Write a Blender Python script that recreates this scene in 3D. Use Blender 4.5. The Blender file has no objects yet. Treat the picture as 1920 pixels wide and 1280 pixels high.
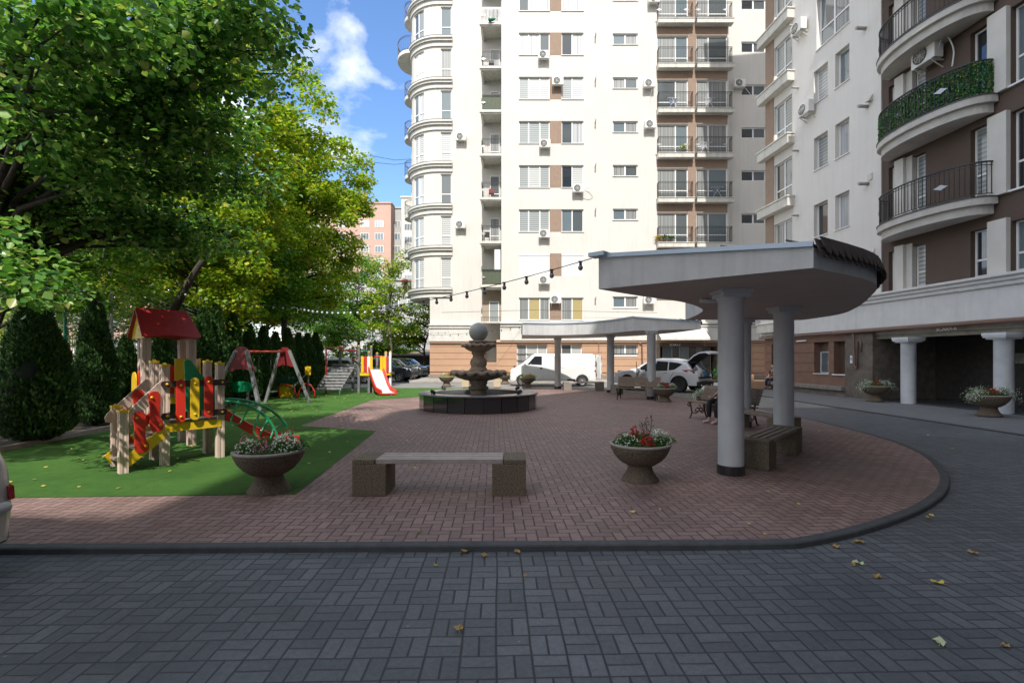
import bpy, math, random
import numpy as np
from mathutils import Vector, Matrix
R = math.radians
random.seed(7)
sc = bpy.context.scene
col = sc.collection
# ------------------------------------------------------------------ camera
F, HOR, CH = 930.0, 672.0, 1.62
cam_d = bpy.data.cameras.new("camera"); cam = bpy.data.objects.new("camera", cam_d); col.objects.link(cam)
cam.location = (0, 0, CH); cam.rotation_euler = (R(90), 0, 0)
cam_d.sensor_width = 36; cam_d.lens = F/1920*36; cam_d.shift_y = (HOR-640)/1920
cam_d.clip_start = .05; cam_d.clip_end = 3000
sc.camera = cam
# ------------------------------------------------------------------ sky, sun, exposure
SUN_EL, SUN_AZ = 50.0, 1.5          # azimuth: degrees to the left of straight behind the camera
sc.view_settings.view_transform = 'Standard'; sc.view_settings.look = 'None'
sc.view_settings.gamma = 1; sc.view_settings.exposure = 0.72
w = bpy.data.worlds.new("World"); sc.world = w; w.use_nodes = True
nt = w.node_tree; nt.nodes.clear()
def nn(nt, t, **kw):
    n = nt.nodes.new(t)
    for k, v in kw.items():
        if k.startswith('_'): setattr(n, k[1:], v)
        else:
            key = int(k[1:]) if k[0] == 'i' and k[1:].isdigit() else k.replace('__', ' ')
            if isinstance(v, bpy.types.NodeSocket): nt.links.new(v, n.inputs[key])
            else: n.inputs[key].default_value = v
    return n
def mth(nt, op, a, b=None, c=None):
    n = nt.nodes.new('ShaderNodeMath'); n.operation = op
    for i, v in enumerate((a, b, c)):
        if v is None: continue
        if isinstance(v, bpy.types.NodeSocket): nt.links.new(v, n.inputs[i])
        else: n.inputs[i].default_value = v
    return n.outputs[0]
def mixc(nt, f, a, b, bt='MIX'):
    n = nt.nodes.new('ShaderNodeMix'); n.data_type = 'RGBA'; n.blend_type = bt
    for i, v in ((0, f), (6, a), (7, b)):
        if isinstance(v, bpy.types.NodeSocket): nt.links.new(v, n.inputs[i])
        elif i == 0: n.inputs[0].default_value = v
        else: n.inputs[i].default_value = (*v, 1)
    return n.outputs[2]
def ramp(nt, f, stops):
    n = nt.nodes.new('ShaderNodeValToRGB'); nt.links.new(f, n.inputs[0]); cr = n.color_ramp
    while len(cr.elements) < len(stops): cr.elements.new(.5)
    for e, (p, c) in zip(cr.elements, stops):
        e.position = p; e.color = (*c, 1) if not isinstance(c, (int, float)) else (c, c, c, 1)
    return n.outputs[0]
sky = nn(nt, 'ShaderNodeTexSky', _sky_type='NISHITA', _sun_disc=False, _sun_elevation=R(SUN_EL), _sun_rotation=R(180+SUN_AZ), _air_density=1.25, _dust_density=.6, _ozone_density=3.0)
tc = nn(nt, 'ShaderNodeTexCoord')
mp = nn(nt, 'ShaderNodeMapping', Vector=tc.outputs['Generated'], Location=(.35, .12, .20), Scale=(1, 1, 1.7))
n1 = nn(nt, 'ShaderNodeTexNoise', Vector=mp.outputs[0], Scale=3.3, Detail=9.0, Roughness=.56, Distortion=.25)
sx = nn(nt, 'ShaderNodeSeparateXYZ', i0=tc.outputs['Generated'])
# cloud added behind the viewpoint to whiten the fill light; thicker towards the horizon
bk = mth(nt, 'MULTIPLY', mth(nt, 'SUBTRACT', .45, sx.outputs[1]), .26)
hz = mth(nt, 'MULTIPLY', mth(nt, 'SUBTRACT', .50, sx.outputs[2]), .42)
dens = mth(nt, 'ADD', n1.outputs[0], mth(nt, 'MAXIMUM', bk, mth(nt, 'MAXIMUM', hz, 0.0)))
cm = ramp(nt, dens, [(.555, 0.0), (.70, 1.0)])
n2 = nn(nt, 'ShaderNodeTexNoise', Vector=mp.outputs[0], Scale=9.0, Detail=6.0)
cc = mixc(nt, n2.outputs[0], (6.0, 6.15, 6.4), (7.8, 7.8, 7.85))
blue = mixc(nt, 1.0, sky.outputs[0], (.72, .86, 1.05), 'MULTIPLY')
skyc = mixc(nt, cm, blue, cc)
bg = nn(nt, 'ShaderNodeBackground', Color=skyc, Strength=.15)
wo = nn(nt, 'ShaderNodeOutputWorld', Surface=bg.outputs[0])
sd = bpy.data.lights.new("sun", 'SUN'); sd.energy = 3.6; sd.angle = R(.5); sd.color = (1, .962, .90)
so = bpy.data.objects.new("sun", sd); col.objects.link(so)
sv = Vector((-math.sin(R(SUN_AZ))*math.cos(R(SUN_EL)), -math.cos(R(SUN_AZ))*math.cos(R(SUN_EL)), math.sin(R(SUN_EL))))
so.rotation_euler = sv.to_track_quat('Z', 'Y').to_euler(); so.location = (0, -10, 60)

# ------------------------------------------------------------------ materials
MATS = {}
def M(name, c, rough=.6, metal=0, c2=None, ns=6, bump=0, bs=60, spec=.5, coat=0, det=6, trans=0, bdist=.004, streak=0):
    if name in MATS: return MATS[name]
    m = bpy.data.materials.new(name); m.use_nodes = True; t = m.node_tree; t.nodes.clear()
    o = nn(t, 'ShaderNodeOutputMaterial'); p = nn(t, 'ShaderNodeBsdfPrincipled')
    t.links.new(p.outputs[0], o.inputs[0])
    p.inputs['Base Color'].default_value = (*c, 1); p.inputs['Roughness'].default_value = rough
    p.inputs['Metallic'].default_value = metal; p.inputs['Specular IOR Level'].default_value = spec
    p.inputs['Coat Weight'].default_value = coat
    p.inputs['Transmission Weight'].default_value = trans
    tcn = nn(t, 'ShaderNodeTexCoord')
    if c2 is not None:
        n = nn(t, 'ShaderNodeTexNoise', Vector=tcn.outputs['Object'], Scale=float(ns), Detail=float(det), Roughness=.65)
        f = ramp(t, n.outputs[0], [(.32, 0.0), (.68, 1.0)])
        t.links.new(mixc(t, f, c, c2), p.inputs['Base Color'])
    if streak:
        mpn = nn(t, 'ShaderNodeMapping', Vector=tcn.outputs['Object'], Scale=(5, 5, .35)); n = nn(t, 'ShaderNodeTexNoise', Vector=mpn.outputs[0], Scale=1.0, Detail=6.0, Roughness=.6)
        src = p.inputs['Base Color'].links[0].from_socket; t.links.new(mixc(t, 1.0, src, ramp(t, n.outputs[0], [(.30, 1-streak), (.50, 1.0)]), 'MULTIPLY'), p.inputs['Base Color'])
    if bump:
        n = nn(t, 'ShaderNodeTexNoise', Vector=tcn.outputs['Object'], Scale=float(bs), Detail=5.0)
        b = nn(t, 'ShaderNodeBump', Strength=float(bump), Distance=float(bdist), Height=n.outputs[0])
        t.links.new(b.outputs[0], p.inputs['Normal'])
    MATS[name] = m; m['p'] = 1
    return m
def bsdf(m): return [n for n in m.node_tree.nodes if n.type == 'BSDF_PRINCIPLED'][0]

def paver(name, kind, ca, cb, joint, rot):
    m = bpy.data.materials.new(name); m.use_nodes = True; t = m.node_tree; t.nodes.clear()
    o = nn(t, 'ShaderNodeOutputMaterial'); p = nn(t, 'ShaderNodeBsdfPrincipled'); t.links.new(p.outputs[0], o.inputs[0])
    tcn = nn(t, 'ShaderNodeTexCoord')
    wob = nn(t, 'ShaderNodeTexNoise', Vector=tcn.outputs['Object'], Scale=2.2, Detail=2.0)
    wv = nn(t, 'ShaderNodeVectorMath', _operation='SCALE', i0=wob.outputs[1]); wv.inputs['Scale'].default_value = .02
    av = nn(t, 'ShaderNodeVectorMath', _operation='ADD', i0=tcn.outputs['Object'], i1=wv.outputs[0])
    mpn = nn(t, 'ShaderNodeMapping', Vector=av.outputs[0], Rotation=(0, 0, R(rot)), Scale=(10, 10, 10))
    s = nn(t, 'ShaderNodeSeparateXYZ', i0=mpn.outputs[0]); x, y = s.outputs[0], s.outputs[1]
    fx, fy = mth(t, 'FLOOR', x), mth(t, 'FLOOR', y)
    u, v = mth(t, 'FRACT', x), mth(t, 'FRACT', y)
    if kind == 'herring':
        k = mth(t, 'FLOORED_MODULO', mth(t, 'SUBTRACT', fx, fy), 4.0)
        def eq(q): return mth(t, 'COMPARE', k, float(q), .1)
        e0, e1, e2, e3 = eq(0), eq(1), eq(2), eq(3)
        dl = mth(t, 'MULTIPLY_ADD', e1, 9.0, u)
        dr = mth(t, 'MULTIPLY_ADD', e0, 9.0, mth(t, 'SUBTRACT', 1.0, u))
        db = mth(t, 'MULTIPLY_ADD', e2, 9.0, v)
        dt = mth(t, 'MULTIPLY_ADD', e3, 9.0, mth(t, 'SUBTRACT', 1.0, v))
        ix, iy = mth(t, 'SUBTRACT', fx, e1), mth(t, 'SUBTRACT', fy, e2)
        d = mth(t, 'MINIMUM', mth(t, 'MINIMUM', dl, dr), mth(t, 'MINIMUM', db, dt))
    else:
        cx, cy = mth(t, 'FLOOR', mth(t, 'MULTIPLY', x, .5)), mth(t, 'FLOOR', mth(t, 'MULTIPLY', y, .5))
        par = mth(t, 'FLOORED_MODULO', mth(t, 'ADD', cx, cy), 2.0)
        ux, uy = mth(t, 'FLOORED_MODULO', x, 2.0), mth(t, 'FLOORED_MODULO', y, 2.0)
        def dd(a, n):
            f = mth(t, 'FLOORED_MODULO', a, n); return mth(t, 'MINIMUM', f, mth(t, 'SUBTRACT', n, f))
        dh = mth(t, 'MINIMUM', dd(x, 2.0), dd(y, 1.0)); dv = mth(t, 'MINIMUM', dd(x, 1.0), dd(y, 2.0))
        d = mth(t, 'ADD', mth(t, 'MULTIPLY', par, dv), mth(t, 'MULTIPLY', mth(t, 'SUBTRACT', 1.0, par), dh))
        ix = mth(t, 'ADD', mth(t, 'MULTIPLY', par, fx), mth(t, 'MULTIPLY', mth(t, 'SUBTRACT', 1.0, par), mth(t, 'MULTIPLY', cx, 2.0)))
        iy = mth(t, 'ADD', mth(t, 'MULTIPLY', par, mth(t, 'MULTIPLY', cy, 2.0)), mth(t, 'MULTIPLY', mth(t, 'SUBTRACT', 1.0, par), fy))
    cv = nn(t, 'ShaderNodeCombineXYZ', X=ix, Y=iy)
    wn = nn(t, 'ShaderNodeTexWhiteNoise', Vector=cv.outputs[0])
    big = nn(t, 'ShaderNodeTexNoise', Vector=tcn.outputs['Object'], Scale=.5, Detail=5.0, Roughness=.6)
    fine = nn(t, 'ShaderNodeTexNoise', Vector=tcn.outputs['Object'], Scale=260.0, Detail=3.0, Roughness=.8)
    c = mixc(t, wn.outputs[0], ca, cb)
    c = mixc(t, 1.0, c, ramp(t, big.outputs[0], [(.28, .62), (.7, 1.18)]), 'MULTIPLY')
    med = nn(t, 'ShaderNodeTexNoise', Vector=tcn.outputs['Object'], Scale=34.0, Detail=4.0, Roughness=.75)
    c = mixc(t, 1.0, c, ramp(t, med.outputs[0], [(.35, .84), (.65, 1.14)]), 'MULTIPLY')
    c = mixc(t, 1.0, c, ramp(t, fine.outputs[0], [(.3, .55), (.60, 1.1), (.70, 2.4)]), 'MULTIPLY')
    jm = mth(t, 'SUBTRACT', 1.0, ramp(t, d, [(.035, 0.0), (.085, 1.0)]))
    jn = nn(t, 'ShaderNodeTexNoise', Vector=tcn.outputs['Object'], Scale=9.0, Detail=3.0)
    c = mixc(t, jm, c, mixc(t, jn.outputs[0], joint, tuple(q*1.9 for q in joint)))
    # chewing-gum spots and fine litter dots
    vo = nn(t, 'ShaderNodeTexVoronoi', Vector=tcn.outputs['Object'], Scale=3.1)
    sp = mth(t, 'LESS_THAN', vo.outputs['Distance'], .03)
    c = mixc(t, mth(t, 'MULTIPLY', sp, .55), c, tuple(min(1, q*2.6) for q in ca))
    t.links.new(c, p.inputs['Base Color'])
    rr = ramp(t, big.outputs[0], [(.3, .55), (.7, .82)]); t.links.new(rr, p.inputs['Roughness'])
    h = mth(t, 'ADD', ramp(t, d, [(0.0, 0.0), (.11, 1.0)]), mth(t, 'MULTIPLY', fine.outputs[0], .22))
    h = mth(t, 'ADD', h, mth(t, 'MULTIPLY', wn.outputs[0], .25))
    b = nn(t, 'ShaderNodeBump', Strength=.75, Distance=.006, Height=h); t.links.new(b.outputs[0], p.inputs['Normal'])
    MATS[name] = m; return m

def leafmat(name, stops, trans=.45, rough=.45):
    m = bpy.data.materials.new(name); m.use_nodes = True; t = m.node_tree; t.nodes.clear()
    o = nn(t, 'ShaderNodeOutputMaterial')
    g = nn(t, 'ShaderNodeNewGeometry')
    c = ramp(t, g.outputs['Random Per Island'], stops)
    p = nn(t, 'ShaderNodeBsdfPrincipled', Base__Color=c, Roughness=rough)
    p.inputs['Specular IOR Level'].default_value = .35
    tl = nn(t, 'ShaderNodeBsdfTranslucent', Color=mixc(t, 1.0, c, (1.25, 1.35, .55), 'MULTIPLY'))
    mx = nn(t, 'ShaderNodeMixShader', Fac=trans, i1=p.outputs[0], i2=tl.outputs[0])
    t.links.new(mx.outputs[0], o.inputs[0]); MATS[name] = m; return m

def glassmat(name, base, stripes=0, folds=0, dirt=None, rough=.04, coat=1.0):
    """a window pane seen from outside in daylight: what hangs behind it plus the mirror of the glass"""
    m = M(name, base, rough=rough, spec=.9, coat=coat); t = m.node_tree; p = bsdf(m)
    p.inputs['Coat Roughness'].default_value = .02; p.inputs['Roughness'].default_value = .55 if (stripes or folds) else rough
    tcn = nn(t, 'ShaderNodeTexCoord'); s = nn(t, 'ShaderNodeSeparateXYZ', i0=tcn.outputs['Object'])
    if stripes:
        f = mth(t, 'FLOORED_MODULO', mth(t, 'MULTIPLY', s.outputs[2], stripes), 1.0)
        f = ramp(t, f, [(.45, 0.0), (.55, 1.0)])
        t.links.new(mixc(t, f, base, tuple(q*.55 for q in base)), p.inputs['Base Color'])
    if folds:
        a = mth(t, 'ADD', s.outputs[0], s.outputs[1])
        n = nn(t, 'ShaderNodeTexNoise', _noise_dimensions='1D', W=mth(t, 'MULTIPLY', a, folds), Scale=1.0, Detail=3.0)
        f = ramp(t, n.outputs[0], [(.35, 0.0), (.65, 1.0)])
        t.links.new(mixc(t, f, base, tuple(q*.45 for q in base)), p.inputs['Base Color'])
    return m

white_stucco = M('white_stucco', (.62, .592, .55), .85, c2=(.58, .553, .512), ns=.7, bump=.35, bs=90, streak=.07)
white_trim = M('white_trim', (.64, .62, .58), .7, c2=(.56, .54, .50), ns=1.6, bump=.15, bs=50, streak=.12)
grey_trim = M('grey_trim', (.60, .60, .60), .7, c2=(.50, .51, .52), ns=1.3, bump=.15, bs=50)
dark_trim = M('dark_trim', (.10, .095, .09), .6)
tan_stucco = M('tan_stucco', (.46, .285, .185), .85, c2=(.41, .25, .16), ns=1.2, bump=.3, bs=90)
brown_stucco = M('brown_stucco', (.105, .072, .056), .85, c2=(.09, .062, .048), ns=1.2, bump=.3, bs=90)
panel_brown = M('panel_brown', (.30, .215, .16), .85, c2=(.25, .175, .13), ns=4, bump=.2)
stone_plinth = M('stone_plinth', (.30, .25, .20), .85, c2=(.15, .12, .10), ns=14, bump=.8, bs=40, bdist=.01)
dark_stone = M('dark_stone', (.06, .052, .045), .55, c2=(.025, .022, .02), ns=5, bump=.5, bs=20)
pvc = M('pvc', (.80, .80, .80), .3)
shutter = M('roller_shutter', (.80, .79, .77), .5)
rail_black = M('rail_black', (.035, .036, .038), .45, metal=.3)
rail_silver = M('rail_silver', (.45, .45, .45), .4, metal=.6)
concrete = M('concrete', (.42, .40, .37), .85, c2=(.30, .28, .25), ns=5, bump=.4, bs=60)
slab_white = M('slab_white', (.64, .62, .57), .8, c2=(.52, .50, .45), ns=3, bump=.2, streak=.2)
pipe_brown = M('pipe_brown', (.17, .09, .065), .4, coat=.2)
ac_white = M('ac_white', (.72, .71, .68), .45)
ac_dark = M('ac_dark', (.10, .105, .10), .6)
g_dark = glassmat('glass_dark', (.025, .03, .035))
g_mid = glassmat('glass_mid', (.09, .105, .11))
g_curt = glassmat('glass_curtain', (.26, .27, .265), folds=9)
g_light = glassmat('glass_sheer', (.50, .52, .54), folds=5)
g_blind = glassmat('glass_blind', (.52, .53, .52), stripes=6.5)
g_blind2 = glassmat('glass_blind_grey', (.30, .33, .33), stripes=6.5)
g_gold = glassmat('glass_gold_blind', (.42, .34, .16), stripes=0)
g_green = glassmat('glass_reflecting', (.14, .18, .20))
GL = [g_dark, g_mid, g_curt, g_light, g_blind, g_blind2, g_gold, g_green, shutter]

# ------------------------------------------------------------------ mesh builder
class MB:
    def __init__(s, f=None): s.v = []; s.fc = []; s.mi = []; s.m = 0; s.f = f; s.sm = []; s.smooth = False
    def add(s, vs, fs):
        b = len(s.v); s.v += [tuple(q) for q in vs]
        for q in fs: s.fc.append([b+i for i in q]); s.mi.append(s.m); s.sm.append(s.smooth)
    def box(s, x0, x1, y0, y1, z0, z1, rz=0, c=None):
        vs = [(x, y, z) for z in (z0, z1) for y in (y0, y1) for x in (x0, x1)]
        if rz:
            cx, cy = c or ((x0+x1)/2, (y0+y1)/2); ca, sa = math.cos(rz), math.sin(rz)
            vs = [(cx+(x-cx)*ca-(y-cy)*sa, cy+(x-cx)*sa+(y-cy)*ca, z) for x, y, z in vs]
        s.add(vs, [(0, 2, 3, 1), (4, 5, 7, 6), (0, 1, 5, 4), (2, 6, 7, 3), (0, 4, 6, 2), (1, 3, 7, 5)]); return s
    def beam(s, a, b, w, h, up=(0, 0, 1)):
        a, b = Vector(a), Vector(b); d = (b-a).normalized(); u = Vector(up)
        if abs(d.dot(u)) > .98: u = Vector((0, 1, 0))
        sd_ = d.cross(u).normalized(); u = sd_.cross(d)
        vs = [p+sd_*(sx*w/2)+u*(sz*h/2) for p in (a, b) for sz in (-1, 1) for sx in (-1, 1)]
        s.add(vs, [(0, 1, 3, 2), (4, 6, 7, 5), (0, 4, 5, 1), (2, 3, 7, 6), (0, 2, 6, 4), (1, 5, 7, 3)]); return s
    def tube(s, pts, r, seg=8, cap=True):
        pts = [Vector(p) for p in pts]; n = len(pts); rs = r if isinstance(r, (list, tuple)) else [r]*n
        pu = None; vs = []
        for i, p in enumerate(pts):
            d = (pts[min(i+1, n-1)]-pts[max(i-1, 0)]);
            d = d.normalized() if d.length > 1e-9 else Vector((0, 0, 1))
            if pu is None: pu = d.orthogonal().normalized()
            pu = (pu-d*pu.dot(d)); pu = pu.normalized() if pu.length > 1e-6 else d.orthogonal().normalized()
            w_ = d.cross(pu)
            for k in range(seg):
                a = 2*math.pi*k/seg; vs.append(p+(pu*math.cos(a)+w_*math.sin(a))*rs[i])
        fs = [(i*seg+k, i*seg+(k+1) % seg, (i+1)*seg+(k+1) % seg, (i+1)*seg+k) for i in range(n-1) for k in range(seg)]
        sm = s.smooth; s.smooth = True; s.add(vs, fs)
        if cap:
            s.smooth = False; b = len(s.v)-len(vs)
            s.fc.append([b+k for k in range(seg)][::-1]); s.mi.append(s.m); s.sm.append(False)
            s.fc.append([b+(n-1)*seg+k for k in range(seg)]); s.mi.append(s.m); s.sm.append(False)
        s.smooth = sm; return s
    def lathe(s, prof, c=(0, 0, 0), seg=32, fn=None, smooth=True, a0=0, a1=2*math.pi):
        vs = []; full = abs(a1-a0-2*math.pi) < 1e-6; ns = seg if full else seg+1
        for i, (r, z) in enumerate(prof):
            for k in range(ns):
                a = a0+(a1-a0)*k/seg; rr, zz = (r, z) if fn is None else fn(i, r, z, a)
                vs.append((c[0]+rr*math.cos(a), c[1]+rr*math.sin(a), c[2]+zz))
        fs = [(i*ns+k, i*ns+(k+1) % ns, (i+1)*ns+(k+1) % ns, (i+1)*ns+k) for i in range(len(prof)-1) for k in range(seg if not full else ns)]
        sm = s.smooth; s.smooth = smooth; s.add(vs, fs); s.smooth = sm; return s
    def prism(s, poly, z0, z1):
        n = len(poly); vs = [(x, y, z0) for x, y in poly]+[(x, y, z1) for x, y in poly]
        s.add(vs, [tuple(range(n))[::-1], tuple(range(n, 2*n))]+[(i, (i+1) % n, n+(i+1) % n, n+i) for i in range(n)]); return s
    def plate(s, poly, o, u, v, n, th):
        """flat polygon in the (u, v) plane given thickness along n"""
        o, u, v, n = Vector(o), Vector(u), Vector(v), Vector(n); k = len(poly)
        vs = [o+u*a+v*b-n*(th/2) for a, b in poly]+[o+u*a+v*b+n*(th/2) for a, b in poly]
        s.add(vs, [tuple(range(k))[::-1], tuple(range(k, 2*k))]+[(i, (i+1) % k, k+(i+1) % k, k+i) for i in range(k)]); return s
    def sphere(s, c, r, sx=1, sy=1, sz=1, seg=16, rings=10):
        prof = [(r*math.sin(math.pi*i/rings), -r*math.cos(math.pi*i/rings)*sz) for i in range(rings+1)]
        b = len(s.v); s.lathe(prof, c, seg)
        if sx != 1 or sy != 1:
            s.v[b:] = [(c[0]+(x-c[0])*sx, c[1]+(y-c[1])*sy, z) for x, y, z in s.v[b:]]
        return s
    def build(s, name, mats, parent=None, label=None, bevel=0, loc=None, rz=0):
        me = bpy.data.meshes.new(name)
        vs = s.v if s.f is None else [s.f(*q) for q in s.v]
        me.from_pydata([tuple(q) for q in vs], [], s.fc)
        for m in (mats if isinstance(mats, (list, tuple)) else [mats]): me.materials.append(m)
        me.polygons.foreach_set('material_index', s.mi); me.polygons.foreach_set('use_smooth', s.sm); me.update()
        o = bpy.data.objects.new(name, me); col.objects.link(o)
        if parent: o.parent = parent
        if label: o['label'] = label
        if loc: o.location = loc
        if rz: o.rotation_euler = (0, 0, rz)
        if bevel:
            b = o.modifiers.new('bevel', 'BEVEL'); b.width = bevel; b.segments = 2; b.limit_method = 'ANGLE'; b.angle_limit = R(40)
        return o
def npmesh(name, verts, faces_n, nf, mat, parent=None, smooth=False):
    """verts (N,3) laid out so that face i uses verts i*faces_n .. ; returns object"""
    me = bpy.data.meshes.new(name); n = len(verts)
    me.vertices.add(n); me.vertices.foreach_set('co', verts.astype(np.float32).ravel())
    idx = nf.astype(np.int32); k = idx.shape[1]
    me.loops.add(idx.size); me.loops.foreach_set('vertex_index', idx.ravel())
    me.polygons.add(len(idx)); me.polygons.foreach_set('loop_start', np.arange(0, idx.size, k, dtype=np.int32))
    me.polygons.foreach_set('loop_total', np.full(len(idx), k, dtype=np.int32))
    me.update(calc_edges=True); me.materials.append(mat)
    o = bpy.data.objects.new(name, me); col.objects.link(o)
    if parent: o.parent = parent
    return o
def tag(o, label=None, cat=None, group=None, kind=None):
    if label: o['label'] = label
    if cat: o['category'] = cat
    if group: o['group'] = group
    if kind: o['kind'] = kind
    return o
def E(name, loc, label, cat, rz=0, group=None):
    o = bpy.data.objects.new(name, None); col.objects.link(o); o.empty_display_size = .2
    o.location = loc; o.rotation_euler = (0, 0, rz); return tag(o, label, cat, group)
def dup(root, loc, rz=None, label=None, scale=None):
    r = root.copy(); col.objects.link(r); r.location = loc
    if rz is not None: r.rotation_euler = (0, 0, rz)
    if label: r['label'] = label
    if scale: r.scale = (scale,)*3
    def rec(a, b):
        for ch in list(a.children):
            c = ch.copy(); col.objects.link(c); c.parent = b; rec(ch, c)
    rec(root, r); return r
def Gp(px, py, z0=0.0):
    d = F*(CH-z0)/(py-HOR); return ((px-960)*d/F, d, z0)
def Wp(px, py, d): return ((px-960)*d/F, d, CH+(HOR-py)*d/F)
# ------------------------------------------------------------------ ground, road, plaza, turf
pv_grey = paver('pavers_grey', 'basket', (.098, .106, .114), (.142, .150, .158), (.022, .023, .025), -1.6)
pv_red = paver('pavers_red', 'herring', (.235, .145, .125), (.315, .205, .178), (.034, .024, .021), -2.0)
asphalt = M('asphalt', (.16, .155, .15), .85, c2=(.105, .105, .105), ns=3, bump=.7, bs=160)
walk_grey = M('walk_grey', (.17, .175, .18), .8, c2=(.13, .135, .14), ns=2.5, bump=.5, bs=140)
turf_m = M('turf', (.074, .172, .032), .9, c2=(.050, .135, .026), ns=7, bump=1.0, bs=420, bdist=.01, spec=.2)
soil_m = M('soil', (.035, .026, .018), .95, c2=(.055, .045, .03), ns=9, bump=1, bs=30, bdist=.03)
kerb_m = M('kerb', (.075, .079, .082), .8, c2=(.045, .048, .05), ns=7, bump=.6, bs=120)
edging_m = M('edging', (.36, .31, .27), .85, c2=(.24, .21, .18), ns=6, bump=.4)
def sheet(name, poly, z, mat, kind='structure'):
    m = MB(); m.add([(x, y, z) for x, y in poly], [tuple(range(len(poly)))]); o = m.build(name, mat)
    return tag(o, kind=kind)
sheet('ground', [(-900, -300), (900, -300), (900, 1500), (-900, 1500)], -.058, asphalt)
sheet('road', [(-60, -20), (40, -20), (40, 20.5), (-60, 20.5)], -.05, pv_grey)
# plaza outline: straight front kerb, then the curve on the right
arc = [(2.24, 4.34), (2.63, 4.40), (3.33, 4.70), (4.23, 5.22), (4.95, 5.75), (5.55, 6.30), (6.20, 7.06), (6.85, 8.05), (7.25, 8.9), (7.58, 9.9), (7.88, 11.7), (8.05, 14.1),
       (8.02, 16.4), (7.6, 18.9), (6.9, 21.0), (6.1, 22.7), (5.2, 24.6), (4.2, 26.2), (3.0, 27.3)]
def spl(pts, n=5):
    out = []
    for i in range(len(pts)-1):
        p0, p1, p2, p3 = [Vector(pts[max(0, min(len(pts)-1, j))]) for j in (i-1, i, i+1, i+2)]
        for k in range(n):
            t_ = k/n; out.append(tuple(.5*((2*p1)+(p2-p0)*t_+(2*p0-5*p1+4*p2-p3)*t_*t_+(3*p1-p0-3*p2+p3)*t_**3)))
    out.append(tuple(pts[-1])); return out
outer = spl([(-30, 3.72), (-8, 4.15), (-2, 4.27), (1, 4.31)]+arc)
def offset(path, d):
    r = []
    for i, p in enumerate(path):
        a = Vector(path[max(0, i-1)]); b = Vector(path[min(len(path)-1, i+1)]); t_ = (b-a).normalized(); r.append((p[0]-t_.y*d, p[1]+t_.x*d))
    return r
inner_e = offset(outer, .10)
sheet('plaza_paving', inner_e+[(-5, 27.3), (-30, 27.3)], 0.0, pv_red)
tm = turf_m.node_tree; tp_ = bsdf(turf_m); tcc = nn(tm, 'ShaderNodeTexCoord'); tn1 = nn(tm, 'ShaderNodeTexNoise', Vector=tcc.outputs['Object'], Scale=.8, Detail=6.0, Roughness=.65); tn2 = nn(tm, 'ShaderNodeTexNoise', Vector=tcc.outputs['Object'], Scale=150.0, Detail=3.0)
src_ = tp_.inputs['Base Color'].links[0].from_socket; cc1 = mixc(tm, 1.0, src_, ramp(tm, tn1.outputs[0], [(.3, (.66, .74, .7)), (.7, (1.18, 1.1, 1.0))]), 'MULTIPLY'); cc2 = mixc(tm, 1.0, cc1, ramp(tm, tn2.outputs[0], [(.35, .6), (.65, 1.35)]), 'MULTIPLY')
sxx = nn(tm, 'ShaderNodeSeparateXYZ', i0=tcc.outputs['Object']); sf = mth(tm, 'FLOORED_MODULO', mth(tm, 'ADD', sxx.outputs[0], .7), 2.0); seam = mth(tm, 'LESS_THAN', sf, .012)
tm.links.new(mixc(tm, mth(tm, 'MULTIPLY', seam, .6), cc2, (.02, .04, .015)), tp_.inputs['Base Color'])
k = MB()
for i in range(len(outer)-1):
    a, b, c_, d_ = outer[i], outer[i+1], inner_e[i+1], inner_e[i]
    h0 = .006 if outer[i][1] < 8 or outer[i][0] < 6 else .002
    k.add([(*a, -.06), (*b, -.06), (*b, h0-.012), (*a, h0-.012), (a[0]*.9+d_[0]*.1, a[1]*.9+d_[1]*.1, h0), (b[0]*.9+c_[0]*.1, b[1]*.9+c_[1]*.1, h0), (*c_, h0), (*d_, h0), (*c_, -.03), (*d_, -.03)],
          [(0, 1, 2, 3), (3, 2, 5, 4), (4, 5, 6, 7), (7, 6, 8, 9)])
tag(k.build('kerb', kerb_m), kind='structure')
sheet('turf_near', [(-8.55, 5.62), (-2.58, 5.93), (-3.03, 11.08), (-5.0, 11.9), (-5.10, 11.96), (-5.46, 19.3), (-3.9, 21.0), (-1.5, 21.0), (-1.5, 27.2), (-10.7, 27.4)], .006, turf_m)
e = MB()
pe = [(-8.6, 5.5), (-8.9, 8.7), (-9.24, 11.5), (-10.15, 19.3), (-10.75, 27.4)]
for a, b in zip(pe, pe[1:]): e.beam((a[0]-.05, a[1], .03), (b[0]-.05, b[1], .03), .09, .10)
tag(e.build('edging', edging_m, bevel=.008), kind='structure')
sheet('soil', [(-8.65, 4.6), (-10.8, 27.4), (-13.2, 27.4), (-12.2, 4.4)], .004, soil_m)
# paved strip at the right building and the drain line
sheet('pavement_right', [(11.25, -8), (11.1, 10.8), (11.05, 22.8), (11.0, 34), (15.3, 34), (17.5, 10), (18.6, -8)], -.044, walk_grey)
sheet('drive_asphalt', [(-60, 27.35), (3.0, 27.35), (4.2, 26.2), (5.2, 24.6), (6.1, 22.7), (6.9, 21.0), (7.6, 18.9), (8.02, 16.8), (11.05, 16.8), (11.0, 33.2), (-60, 33.2)], -.046, M('drive', (.25, .24, .225), .9, c2=(.17, .165, .155), ns=1.8, bump=.7, bs=150))
d = MB(); d.beam((11.16, -8, -.04), (11.1, 10.8, -.04), .16, .03).beam((11.1, 10.8, -.04), (11.05, 22.8, -.04), .14, .03).beam((11.05, 22.8, -.04), (11.0, 34, -.04), .14, .03)
tag(d.build('drain_channel', M('drain', (.05, .052, .055), .7, bump=.5)), 'dark drainage channel along the right-hand driveway', 'drain')
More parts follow.
